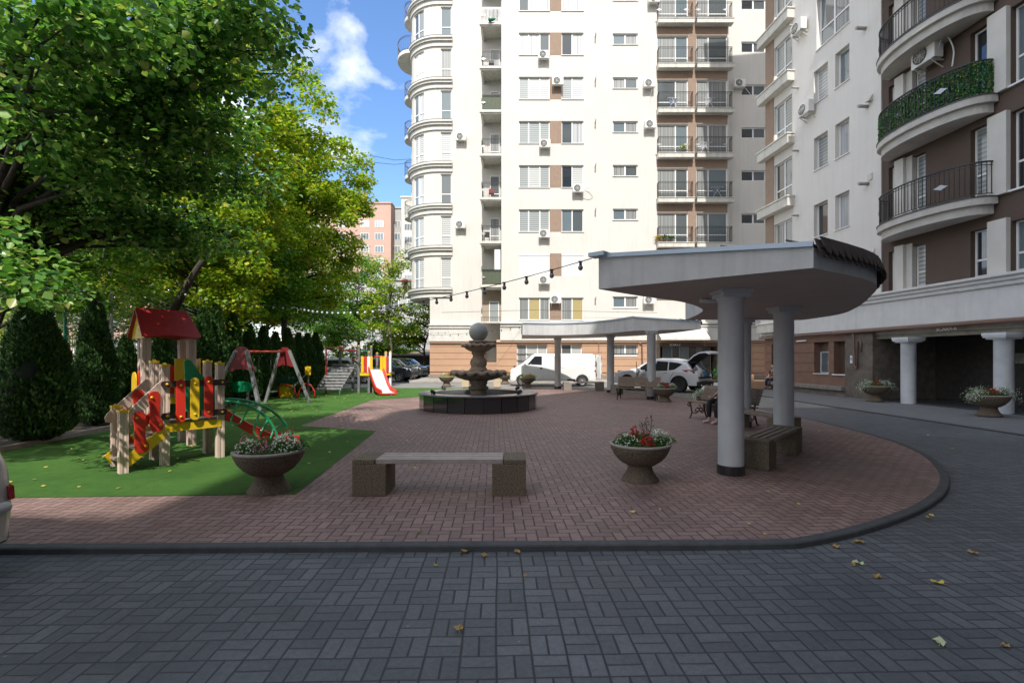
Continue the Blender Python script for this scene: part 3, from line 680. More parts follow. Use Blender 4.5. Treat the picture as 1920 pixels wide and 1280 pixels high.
# brown stretch
bw = [fz[i] for i in range(len(fz))]
H = []; kinds = []
for i, z in enumerate(bw):
    if z > TB-3: continue
    if i == 0: zb_, zt_ = 4.26, 5.78
    else: zb_, zt_ = z+.05, z+2.42
    H += [(ub(1664), ub(1681), zb_, zt_), (ub(1709), ub(1733), zb_, zt_), (ub(1817), ub(1856), zb_, zt_), (ub(1893), ub(1893)+1.9, zb_, zt_)]; kinds += ['w', 'd', 'd', 'w']
    H += [(ub(1893)+3.2, ub(1893)+5.0, zb_, zt_)]; kinds += ['w']
wall('wall', B, u2, UB, ZC-.1, TB, H, brown_stucco, y=.05, rev=.3)
gst = [[7], [5], [0], [4], [5], [7], [0], [1], [5], [7]]
for q, h_ in enumerate(H):
    w_ = h_[1]-h_[0]
    window(B, *h_, [1, 1.3] if w_ > 1.5 else [1], [[7, 4], [7, 5], [0, 7]][q % 3] if w_ > 1.5 else gst[(q*3) % 10], y=.22, tr=.36, sill=False, name='window' if kinds[q] == 'w' else 'balcony_door')
# cream pilasters between the openings, and pale sill strips
for i, z in enumerate(bw):
    if z > TB-3: continue
    zb_, zt_ = (4.22, 5.9) if i == 0 else (z-.0, z+2.5)
    m = MB(); m.box(ub(1681), ub(1698), -.10, .2, zb_, zt_).box(ub(1698), ub(1709), .02, .2, zb_, zt_)
    m.build('pilaster', M('pilaster_cream', (.62, .60, .56), .8, c2=(.56, .54, .5), ns=2, bump=.2), B)
    m = MB(); m.box(ub(1856), ub(1892), -.10, .2, zb_, zt_); m.build('pilaster', MATS['pilaster_cream'], B)
    if i: m = MB(); m.box(u2-.12, ub(1664)+.1, -.05, .1, z+.0, z+.05).box(ub(1892), ub(1893)+2.0, -.05, .1, z, z+.05); m.build('sill', pvc, B)
# curved balconies
ivy = leafmat('ivy_leaf', [(0, (.015, .08, .03)), (.5, (.03, .16, .05)), (.85, (.10, .28, .09)), (1, (.50, .46, .10))], .15, .4)
uc = (ub(1662)+ub(1872))/2; ua = (ub(1872)-ub(1662))/2
for i, z in enumerate(bw):
    if i == 0 or z > 20: continue
    def el(a_, b_, n=25): return [(uc-a_*math.cos(t_), -b_*math.sin(t_)**.8) for t_ in np.linspace(0, math.pi, n)]
    m = MB(); m.prism(el(ua, 1.12)[::1]+[], z-.24, z-.02); m.prism(el(ua-.13, .98), z-.52, z-.24)
    so_ = m.build('balcony', M('balcony_grey', (.56, .54, .50), .85, c2=(.44, .42, .39), ns=2.5, bump=.3), B)
    m = MB(); m.prism(el(ua+.02, 1.15), z-.02, z+.015); m.build('balcony_flashing', M('flash', (.06, .06, .065), .5), so_)
    rl = railing(so_, el(ua-.08, 1.05, 31), z+.015, 1.08, rail_black, n=38, bar=.018, top=.05)
    if i == 2:
        pts = el(ua-.05, 1.0, 61); rs = np.random.RandomState(8); V = []
        P = np.array(pts); seg = np.linalg.norm(np.diff(P, axis=0), axis=1); cum = np.r_[0, np.cumsum(seg)]
        n = 9000; ss = rs.uniform(0, cum[-1], n); xx = np.interp(ss, cum, P[:, 0]); yy = np.interp(ss, cum, P[:, 1])+rs.normal(0, .018, n); zz = z+.06+rs.uniform(0, 1.0, n)
        c_ = np.c_[xx, yy, zz]; a_ = rs.normal(size=(n, 3)); a_ /= np.linalg.norm(a_, axis=1)[:, None]; b_ = np.cross(a_, rs.normal(size=(n, 3))); b_ /= np.linalg.norm(b_, axis=1)[:, None]
        s_ = rs.uniform(.03, .06, n)[:, None]
        V = np.stack([c_-a_*s_, c_+b_*s_*.5, c_+a_*s_, c_-b_*s_*.5], 1).reshape(-1, 3)
        npmesh('hedge_screen', V, 4, np.arange(4*n).reshape(-1, 4), ivy, so_)
# cornice, white fascia, brown pipe
stepped_band(B, 'fascia', [(.0, ZP), (.12, ZP), (.12, ZP+.95), (.20, ZP+1.0), (.20, ZP+1.1), (.27, ZP+1.14), (.27, ZP+1.22), (.36, ZP+1.27), (.36, ZC), (0, ZC+.03)], -.3, UB, M('fascia_grey', (.66, .66, .65), .8, c2=(.58, .58, .575), ns=1.5, bump=.3, bs=90, streak=.08))
m = MB(); m.tube([(-.2, -.22, ZP-.11), (ub(1570), -.22, ZP-.11)], .065, 10).tube([(ub(1570), -.22, ZP-.10), (UB, -.22, ZP-.06)], .085, 10); m.build('gutter_pipe', pipe_brown, B)
m = MB(); m.box(-.3, UB, -.10, -.001, ZP-.035, ZP); m.build('fascia_edge', dark_trim, B)
# ground floor
gh = [(ub(1447), ub(1455), .95, 2.35), (ub(1527), ub(1554), .93, 2.38), (ub(1564), ub(1590), .93, 2.38)]
brg = M('ground_brown', (.215, .125, .09), .85, c2=(.175, .10, .075), ns=2, bump=.4, bs=70)
wall('ground_floor_wall', B, -.1, ub(1590), 0, ZP, gh, brg, y=.03, rev=.4)
for i, (z0_, z1_) in enumerate(((.97, 1.40), (1.42, 1.89), (1.91, 2.37), (2.39, 2.83), (.40, .95))):
    wall('cladding_course', B, -.1, ub(1590), z0_, z1_, gh, brg, y=-.015, rev=.06)
m = MB(); m.box(-.2, ub(1590), -.32, .03, .22, .40); m.box(-.2, ub(1590), -.12, .03, -.05, .22); m.build('plinth', M('plinth_grey', (.27, .24, .21), .85, c2=(.16, .14, .12), ns=3, bump=.6), B, bevel=.015)
o_ = window(B, gh[1][0], gh[1][1], .93, 1.95, [1], [7], y=.3, fw=.05)
for h_ in ((gh[1][0], gh[1][1], 1.95, 2.38), (gh[2][0], gh[2][1], .93, 2.38), (gh[0][0], gh[0][1], .95, 2.35)):
    m = MB(); n = int((h_[3]-h_[2])/.05)
    for q in range(n): m.box(h_[0], h_[1], .26, .285, h_[2]+q*.05, h_[2]+q*.05+.043)
    m.box(h_[0], h_[1], .285, .30, h_[2], h_[3]); m.build('roller_shutter', M('shutter_brown', (.12, .075, .055), .5), B)
m = MB(); m.box(gh[2][0]-.05, gh[2][1]+.05, -.08, .3, .88, .93); m.build('sill', pvc, B)
uo = ub(1642)
m = MB(); m.box(ub(1590), uo, -.14, .4, -.05, ZP-.02); m.box(uo-.4, uo, .4, 3.0, -.05, ZP-.02); m.build('stone_pier', M('pier_stone', (.17, .145, .12), .8, c2=(.09, .075, .062), ns=3.5, bump=.8, bs=18, bdist=.01), B, bevel=.01)
m = MB()
m.tube([(ub(1608), -.22, ZP-.15), (ub(1610), -.22, 2.5), (ub(1611), -.22, 1.35), (ub(1614), -.22, 1.22), (ub(1617), -.22, 1.25)], .035, 8)
m.tube([(ub(1617), -.22, 1.25), (ub(1617), -.22, 2.3), (ub(1620), -.22, 2.42), (ub(1624), -.22, 2.3), (ub(1624), -.22, 1.9)], .03, 8); m.build('downpipe', pipe_brown, B)
m = MB(); m.box(ub(1601), ub(1604.5), -.17, -.14, 1.42, 1.75); m.build('meter_plate', pvc, B)
m = MB(); m.box(ub(1602), ub(1603.6), -.175, -.17, 1.55, 1.66); m.build('meter_plate_mark', M('blue', (.03, .12, .45), .5), B)
# entrance recess: ceiling, back wall, beam, door
m = MB(); m.box(uo, UB, .05, .1, ZP-.45, ZP).box(uo, UB, -.02, .05, ZP-.30, ZP); m.build('lintel', M('lintel_stone', (.13, .12, .10), .8, c2=(.30, .28, .22), ns=1.4, bump=.5), B)
m = MB(); m.box(uo, UB, .1, 3.2, ZP-.3, ZP-.2); m.build('recess_ceiling', M('recess_c', (.12, .12, .11), .8), B)
m = MB(); m.box(uo-.1, ub(1800)+.6, 2.6, 2.8, -.05, ZP); m.box(ub(1800)+4.2, UB, 2.6, 2.8, -.05, ZP); m.build('recess_wall', dark_stone, B)
m = MB(); m.box(uo-.1, UB, -.10, 2.7, -.05, -.03); m.box(uo-.1, UB, .0, 2.7, -.03, -.0); m.build('recess_floor', M('recess_floor', (.06, .065, .07), .25, c2=(.04, .042, .045), ns=3), B)
window(B, ub(1800)+.6, ub(1800)+4.2, 0, ZP-.3, [.6, 1, .7, 1, .8], [0, 0, 7, 0, 7], y=2.55, sill=False, name='entrance_door', fmat=M('black_frame', (.03, .045, .045), .3), fw=.08)
m = MB(); m.box(ub(1752)+.35, ub(1772)+.40, 2.56, 2.6, 1.45, 1.80)
pl_ = m.build('notice_plate', M('plate', (.33, .34, .30), .4), B)
m = MB(); a_, b_ = ub(1752)+.40, ub(1772)+.34
for q, (s0, s1) in enumerate(((0, 1), (.1, .9), (0, .95), (.15, .8))): m.box(a_+(b_-a_)*s0, a_+(b_-a_)*s1, 2.555, 2.56, 1.73-q*.055, 1.745-q*.055)
m.box((a_+b_)/2-.015, (a_+b_)/2+.015, 2.555, 2.56, 1.48, 1.53); m.build('lettering', M('letter', (.06, .06, .05), .5), pl_)
m = MB(); m.box(b_+.15, b_+.27, 2.54, 2.6, 1.15, 1.55); m.build('intercom', ac_dark, B)
text('entrance_sign', 'SCARA-6', .19, (ub(1775.5), -.03, ZP-.27), (R(90), 0, 0), sign_w, B)
colm = M('column_paint', (.70, .72, .76), .6, c2=(.55, .57, .60), ns=2, bump=.15)
def bcol(u):
    m = MB(); m.lathe([(.235, 0), (.235, ZP-.62), (.255, ZP-.6), (.255, ZP-.55)], (u, -.12, -.05), 28); m.box(u-.34, u+.34, -.45, .21, ZP-.59, ZP-.53).box(u-.29, u+.29, -.40, .16, ZP-.64, ZP-.59); m.box(u-.36, u+.36, -.47, .23, ZP-.53, ZP-.445); return m.build('column', colm, B)
bcol(ub(1709)); bcol(ub(1889)); bcol(ub(1889)+5.2)
m = MB()
for px, py in ((1623, 54), (1627, 200), (1628, 345), (1632, 494)): m.tube([(ub(px), 0, ZB(px, py)), (ub(px), -.42, ZB(px, py))], .07, 10)
for px, py in ((1492, 49), (1497, 165), (1497, 283), (1497, 404)): m.tube([(ub(px), 0, ZB(px, py)), (ub(px), -.35, ZB(px, py))], .05, 8)
m.build('vent_stub', concrete, B)
m = MB(); m.box(ub(1628), ub(1636), -.04, 0, ZB(1632, 338), ZB(1632, 326)); m.build('vent_cover', slab_white, B)
for px, py in ((1630, 193), (1634, 480)):
    m = MB(); m.add([(ub(px), 0, ZB(px, py)), (ub(px), -.2, ZB(px, py)), (ub(px+7), -.2, ZB(px, py)), (ub(px+7), 0, ZB(px, py)), (ub(px), -.01, ZB(px, py)+.28), (ub(px+7), -.01, ZB(px, py)+.28)], [(0, 1, 2, 3), (1, 2, 5, 4), (0, 1, 4), (2, 3, 5)]); m.build('vent_hood', slab_white, B)
m = MB(); m.box(.0, UB, .36, 14, ZC, TB).box(0, uo-.4, .45, 14, 0, ZC).box(uo-.4, UB, 3.3, 14, 0, ZC); m.build('core', M('core_b', (.10, .09, .08), .8), B)
m = MB(); m.box(-.3, UB, -.3, 14, TB, TB+.5); m.build('roof', white_trim, B)
m = MB(); m.box(-.05, 0, 0, 14, 0, TB); m.build('end_wall', white_stucco, B)
m = MB(); m.box(ub(1489)+.3, ub(1489)+1.0, -.10, -.03, 2.45, 2.52); m.build('wall_lamp', pvc, B, bevel=.02)

# ------------------------------------------------------------------ the block behind the camera, whose shadow covers the near half of the square
Cb = E('apartment_building', (0, 0, 0), 'high apartment block standing behind the viewpoint and shading the near half of the square', 'building')
HC = 44.0
P = [(-4.6, -21.6), (3.0, -11.4), (7.5, -9.6), (24, -9.2), (24, -32), (-2, -32)]
m = MB(); m.prism(P, -.05, HC); m.prism([(-20, -21.9), (-4.62, -21.9), (-4.62, -31.9), (-20, -31.9)], -.05, 32.2); m.build('wall', M('caster_wall', (.62, .58, .52), .85, c2=(.56, .52, .47), ns=.8), Cb)
m = MB()
for (a, b) in zip(P[:4], P[1:4]):
    a, b = Vector((*a, 0)), Vector((*b, 0)); L = (b-a).length; d_ = (b-a).normalized(); n_ = Vector((-d_.y, d_.x, 0))
    k_ = int(L/3)
    for i in range(k_):
        for fl_ in range(13):
            o_ = a+d_*(L*(i+.5)/k_); m.plate([(-.7, 0), (.7, 0), (.7, 1.5), (-.7, 1.5)], o_+n_*.02+Vector((0, 0, 1.2+fl_*3.2)), d_, (0, 0, 1), n_, .05)
m.build('window', g_green, Cb)

# ------------------------------------------------------------------ far blocks beyond the trees
def far_block(x0, x1, y, z1, mat, label, wx, zz, depth=12, wm=None, extra=None):
    o = E('apartment_building', (0, y, 0), label, 'building')
    m = MB(); m.box(x0, x1, 0, depth, -.05, z1).box(x0-.2, x1+.2, -.2, depth+.2, z1, z1+.35); m.build('wall', mat, o)
    for x in wx:
        for z in zz:
            m = MB(); m.box(x-.95, x+.95, -.05, .02, z, z+1.5); f_ = m.build('window', pvc, o)
            g = MB(); g.m = rnd.choice([2, 3, 1, 7])
            for q in range(3): g.box(x-.88+q*.6, x-.34+q*.6, -.07, -.05, z+.08, z+1.42)
            g.build('pane', GL, f_)
    return o
pink = M('pink_stucco', (.46, .31, .25), .85, c2=(.42, .28, .225), ns=.5)
greyp = M('panel_grey', (.42, .41, .39), .85, c2=(.36, .35, .33), ns=.5)
zt = lambda py, y: CH+(HOR-py)*y/F
xt = lambda px, y: (px-960)*y/F
far_block(xt(560, 110), xt(733, 110), 110, zt(382, 110), pink, 'pink apartment block far behind the trees, left of the rounded bay', [xt(p, 110) for p in (590, 640, 684, 711)], [zt(426-0+i*23.6*1.0, 110)-1.5+1.5 for i in range(0, 13)])
far_block(xt(733.5, 113), xt(752, 113), 113, zt(391, 113), greyp, 'narrow grey panel block beside the pink one in the distance', [xt(743, 113)], [zt(426+i*23.6, 113) for i in range(13)])
far_block(xt(752.5, 108), xt(860, 108), 108, zt(371, 108), M('panel_pale', (.56, .54, .48), .85, c2=(.50, .48, .43), ns=.5), 'pale panel block rising between the grey one and the rounded bay', [xt(766, 108), xt(784, 108)], [zt(432+i*24, 108) for i in range(13)])
far_block(-62, -38, 52, 13, pink, 'salmon apartment block glimpsed through the big linden on the left', [-60+3*i for i in range(8)], [2+3*i for i in range(4)])
far_block(-30, -10.5, 66, 12, M('far_white', (.45, .45, .43), .8, c2=(.36, .36, .36), ns=.5), 'low white building behind the parked cars', [-28+3.0*i for i in range(6)], [2+3*i for i in range(3)])
g_ = E('garage', (xt(770, 50), 50, 0), 'low brown garage roof behind the parked dark cars', 'garage')
m = MB(); m.box(-2.4, 2.0, 0, 4, 0, 1.9); m.build('wall', M('garage_dark', (.05, .045, .04), .8), g_)
m = MB(); m.add([(-2.7, -.4, 1.9), (2.3, -.4, 1.9), (2.3, 4, 2.5), (-2.7, 4, 2.5), (-2.7, -.4, 2.0), (2.3, -.4, 2.0), (2.3, 4, 2.6), (-2.7, 4, 2.6)], [(0, 1, 2, 3), (4, 5, 6, 7), (0, 1, 5, 4), (1, 2, 6, 5), (2, 3, 7, 6), (3, 0, 4, 7)]); m.build('roof', M('garage_roof', (.25, .18, .14), .8), g_)

# ------------------------------------------------------------------ air conditioners
def ac_unit(sz=1.0):
    r = E('air_conditioner', (0, 0, 0), 'x', 'air conditioner')
    m = MB(); m.box(-.40*sz, .40*sz, -.42, -.12, -.28*sz, .28*sz); m.build('casing', ac_white, r, bevel=.02)
    m = MB(); m.f = lambda x, y, z: (x-.08*sz, -.425-z, y)
    m.lathe([(0, .002), (.215*sz, .002), (.215*sz, .012), (.235*sz, .012), (.235*sz, 0)], (0, 0, 0), 24)
    m.build('fan_grille', ac_dark, r)
    m = MB()
    for q in range(3):
        rr = .06+q*.055; pts = [(rr*sz*math.cos(a)-.08*sz, -.442, rr*sz*math.sin(a)) for a in np.linspace(0, 2*math.pi, 17)]; m.tube(pts, .006, 4)
    for q in range(8): a = q*math.pi/4; m.beam((-.08*sz, -.44, 0), (-.08*sz+.22*sz*math.cos(a), -.44, .22*sz*math.sin(a)), .008, .008)
    m.build('grille_wires', ac_white, r)
    m = MB()
    for sx in (-.28, .28): m.box(sx*sz-.02, sx*sz+.02, -.44, 0, -.32*sz, -.285*sz).beam((sx*sz, -.40, -.31*sz), (sx*sz, -.01, -.31*sz-.22), .025, .025)
    m.build('bracket', slab_white, r); return r
AC = [(1019, 108, DA, 'air conditioner under the three-part window of the highest fully visible row'),
      (1045, 157, DA, 'air conditioner fixed on the brown panel between two windows, second row from the top'),
      (1021, 273, DA, 'air conditioner below the middle of a window pair, fourth row from the top'),
      (1083, 356, DA, 'air conditioner under the narrow two-part window, with a looping white cable'),
      (1020, 440, DA, 'air conditioner just above the window with the closed white shutter'),
      (1020, 526, DA, 'air conditioner under the closed white shutters, behind the string lights'),
      (1041, 562, DA, 'air conditioner on the brown panel of the lowest row, between gold-blinded windows'),
      (865, 260, DL, 'upper air conditioner on the blank cream wall right of the rounded bay'),
      (864, 423, DL, 'lower air conditioner on the blank cream wall right of the rounded bay'),
      (1224, 4, DA, 'air conditioner cut by the top of the picture, left of the balcony columns'),
      (1215, 161, DA, 'air conditioner left of the balconies, beside the third railing from the top'),
      (1217, 237, DA, 'air conditioner left of the balconies, one storey below its twin'),
      (1215, 563, DA, 'air conditioner above the far canopy roof, left of the tall blinds'),
      (1383, 161, DA+.75, 'air conditioner in the shaded recess right of the balcony columns')]
proto = ac_unit()
for i, (px, py, dp, lb) in enumerate(AC):
    o = proto if i == 0 else dup(proto, (0, 0, 0), label=lb)
    o.location = ((px-960)*dp/F, dp-.001, CH+(HOR-py)*dp/F); o['label'] = lb; o['group'] = 'air conditioners on the facades'
for px, py, s_, lb in ((1507, 53, 1, 'air conditioner on the shaded wall, upper of two near the far bay'), (1521, 205, 1, 'air conditioner on the shaded wall, lower of two near the far bay'),
                   (1753, 104, 1.15, 'large air conditioner on brown wall above the ivy-screened curved balcony')):
    o = dup(proto, (0, 0, 0), label=lb, scale=s_); y_ = yB(px); o.location = (BX0(y_), y_, ZB(px, py)); o.rotation_euler = (0, 0, rzB); o['group'] = 'air conditioners on the facades'
wc = M('white_cable', (.7, .7, .68), .5)
def cable(lb, pts, r=.018, mt=None):
    m = MB(); m.tube(spl(pts, 6), r, 6); return tag(m.build('cable', mt or wc), lb, 'cable')
spl3 = spl
cable('white hose looping from the air conditioner under the narrow window', [Wp(1094, 356, 35.6), Wp(1104, 359, 35.6), Wp(1112, 355, 35.6), Wp(1107, 351, 35.7), Wp(1098, 354, 35.9)])
cable('white cable hanging off the air conditioner in the shaded recess', [Wp(1395, 163, 36.4), Wp(1403, 172, 36.5), Wp(1413, 186, 36.6)])
cable('cable hanging down the cream wall between two air conditioners', [Wp(1222, 168, 35.6), Wp(1219, 190, 35.9), Wp(1217, 225, 35.9)])
yq = yB(1780)
cable('white hose bent beside the large air conditioner over the ivy balcony', [(BX0(yB(1775))-.3, yB(1775), ZB(1775, 95)), (BX0(yB(1784))-.3, yB(1784), ZB(1784, 70)), (BX0(yB(1790))-.2, yB(1790), ZB(1790, 72)), (BX0(yB(1794))-.1, yB(1794), ZB(1794, 95)), (BX0(yB(1791))-.1, yB(1791), ZB(1791, 125))], .025)
# ------------------------------------------------------------------ fountain
granite = M('black_granite', (.012, .012, .014), .08, c2=(.03, .03, .034), ns=60, det=3, spec=.7, coat=.6)
rimg = M('rim_granite', (.16, .165, .17), .25, c2=(.10, .105, .11), ns=50, det=3)
fst = M('fountain_stone', (.34, .26, .195), .8, c2=(.19, .145, .11), ns=9, bump=.6, bs=45, bdist=.008)
ball = M('ball_stone', (.27, .28, .275), .5, c2=(.33, .335, .33), ns=1.5, bump=.1)
FX, FY = -1.10, 16.3
ft = E('fountain', (FX, FY, 0), 'tiered stone fountain with grey ball on top and black granite basin', 'fountain')
NS = 22; RF = 1.92
m = MB()
for i in range(NS):
    a0, a1 = 2*math.pi*i/NS+.006, 2*math.pi*(i+1)/NS-.006
    o_ = [(RF*math.cos(a), RF*math.sin(a)) for a in (a0, a1)]; n_ = [((RF-.05)*math.cos(a), (RF-.05)*math.sin(a)) for a in (a1, a0)]
    m.prism(o_+n_, 0, .475)
m.build('basin_wall', granite, ft, bevel=.003)
m = MB(); m.lathe([(1.45, .30), (1.45, .49), (1.46, .525), (1.93, .525), (1.96, .51), (1.96, .485), (1.94, .475), (1.86, .47), (1.86, 0)], (0, 0, 0), 66, smooth=False); m.build('rim', rimg, ft)
m = MB(); m.lathe([(1.86, .02), (0, .02)], (0, 0, 0), 66); m.lathe([(1.46, .02), (1.46, .5)], (0, 0, 0), 66); m.build('basin_floor', dark_stone, ft)
wat = M('water', (.045, .038, .028), .03, spec=.6, bump=.05, bs=8); m = MB(); m.lathe([(1.455, .415), (0, .415)], (0, 0, 0), 48); m.build('water', wat, ft)
m = MB(); m.lathe([(.26, .1), (.26, .55), (.255, .60), (.32, .62), (.335, .66), (.32, .70), (.27, .72), (.26, .76), (.29, .80), (.29, .86), (.33, .90), (.33, .92)], (0, 0, 0), 30); m.build('pedestal', fst, ft)
def scal(n, i0, amp, lift):
    def fn(i, r, z, a):
        if i < i0: return r*(1+.03*math.cos(n*a)), z
        c_ = abs(math.sin(n*a/2))
        return r*(1-amp*(1-c_)), z+lift*(1-c_)*(1 if i < i0+3 else .6)
    return fn
m = MB(); m.lathe([(.33, .90), (.48, .93), (.66, .99), (.78, 1.06), (.86, 1.10), (.90, 1.06), (.945, 1.08), (.955, 1.15), (.93, 1.20), (.84, 1.20), (.5, 1.08), (.2, 1.03)], (0, 0, 0), 160, fn=scal(16, 4, .06, .075)); m.build('lower_bowl', fst, ft)
m = MB(); m.lathe([(.20, 1.03), (.30, 1.18), (.31, 1.24), (.27, 1.30), (.24, 1.33), (.245, 1.38), (.27, 1.44), (.27, 1.52), (.235, 1.60), (.19, 1.66), (.185, 1.74), (.225, 1.76), (.235, 1.80), (.22, 1.83), (.19, 1.85)], (0, 0, 0), 30, fn=lambda i, r, z, a: (r*(1+.025*math.cos(10*a)*(1 if 3 < i < 10 else 0)), z)); m.build('stem', fst, ft)
m = MB(); m.lathe([(.19, 1.83), (.30, 1.87), (.42, 1.94), (.50, 2.0), (.53, 1.985), (.575, 2.0), (.585, 2.05), (.565, 2.09), (.50, 2.09), (.25, 2.02), (.1, 2.0)], (0, 0, 0), 140, fn=scal(14, 3, .07, .055)); m.build('upper_bowl', fst, ft)
m = MB(); m.lathe([(.1, 2.0), (.22, 2.08), (.25, 2.12), (.31, 2.14), (.325, 2.17), (.325, 2.20), (.26, 2.215), (0, 2.215)], (0, 0, 0), 36); m.build('collar', fst, ft)
m = MB(); m.sphere((0, 0, 2.49), .312, seg=48, rings=28); m.build('ball', ball, ft)
for i, (px, py) in enumerate(((821, 736), (832, 725), (963, 725), (972, 736))):
    lb = ['front left', 'back left', 'back right', 'front right'][i]
    a = [R(218), R(140), R(40), R(322)][i]
    s_ = E('spotlight', (FX+1.70*math.cos(a), FY+1.70*math.sin(a), .525), f'small black bracket spotlight on the {lb} of the fountain rim', 'spotlight', rz=a, group='spotlights on the fountain rim')
    m = MB(); m.tube([(0, -.07, 0), (0, -.07, .12), (0, .07, .12), (0, .07, 0)], .012, 6); m.build('bracket', rail_black, s_)
    m = MB(); m.tube([(-.08, 0, .03), (.05, 0, .10)], [.05, .055], 12); h_ = m.build('lamp_head', rail_black, s_)
    m = MB(); m.tube([(-.082, 0, .029), (-.086, 0, .027)], .04, 12); m.build('lens', g_mid, h_)

# ------------------------------------------------------------------ planters
agg = M('aggregate', (.20, .15, .105), .85, c2=(.055, .042, .03), ns=60, det=2, bump=1.0, bs=110, bdist=.008)
aggl = M('aggregate_rim', (.34, .31, .27), .8, c2=(.24, .22, .19), ns=40, bump=.5, bs=90)
blockm = M('aggregate_block', (.27, .21, .14), .85, c2=(.03, .025, .018), ns=75, det=2, bump=1.0, bs=120, bdist=.008)
def cluster_np(rs, n, cfun, smin, smax, up=.4, shape=.5):
    c_ = cfun(n); a_ = rs.normal(size=(n, 3)); a_[:, 2] = np.abs(a_[:, 2])+up; a_ /= np.linalg.norm(a_, axis=1)[:, None]
    b_ = np.cross(a_, rs.normal(size=(n, 3))); b_ /= np.linalg.norm(b_, axis=1)[:, None]; s_ = rs.uniform(smin, smax, n)[:, None]
    return np.stack([c_, c_+a_*s_+b_*s_*shape, c_+a_*s_*2, c_+a_*s_-b_*s_*shape], 1).reshape(-1, 3)
grn = leafmat('planter_green', [(0, (.03, .09, .02)), (.5, (.06, .15, .03)), (1, (.10, .20, .05))], .3, .5)
lime = leafmat('planter_lime', [(0, (.22, .32, .05)), (1, (.42, .48, .12))], .3, .5)
wfl = leafmat('white_petal', [(0, (.55, .58, .52)), (1, (.85, .86, .85))], .2, .5)
rfl = leafmat('red_petal', [(0, (.28, .005, .008)), (.7, (.55, .015, .02)), (1, (.60, .10, .10))], .2, .5)
pfl = leafmat('pink_petal', [(0, (.55, .15, .28)), (1, (.70, .30, .40))], .2, .5)
ofl = leafmat('orange_petal', [(0, (.55, .12, .03)), (1, (.65, .25, .05))], .2, .5)
dfl = leafmat('bronze_leaf', [(0, (.06, .03, .02)), (1, (.12, .09, .04))], .2, .5)
def bowlmesh():
    m = MB(); m.lathe([(.245, 0), (.245, .02), (.215, .06), (.175, .12), (.160, .17), (.158, .205)], (0, 0, 0), 36)
    m.lathe([(.158, .205), (.20, .215), (.28, .27), (.345, .345), (.385, .43), (.395, .475), (.365, .485), (.36, .47), (.34, .44)], (0, 0, 0), 40); m.lathe([(.36, .455), (0, .475)], (0, 0, 0), 24); return m
pl_mesh = None
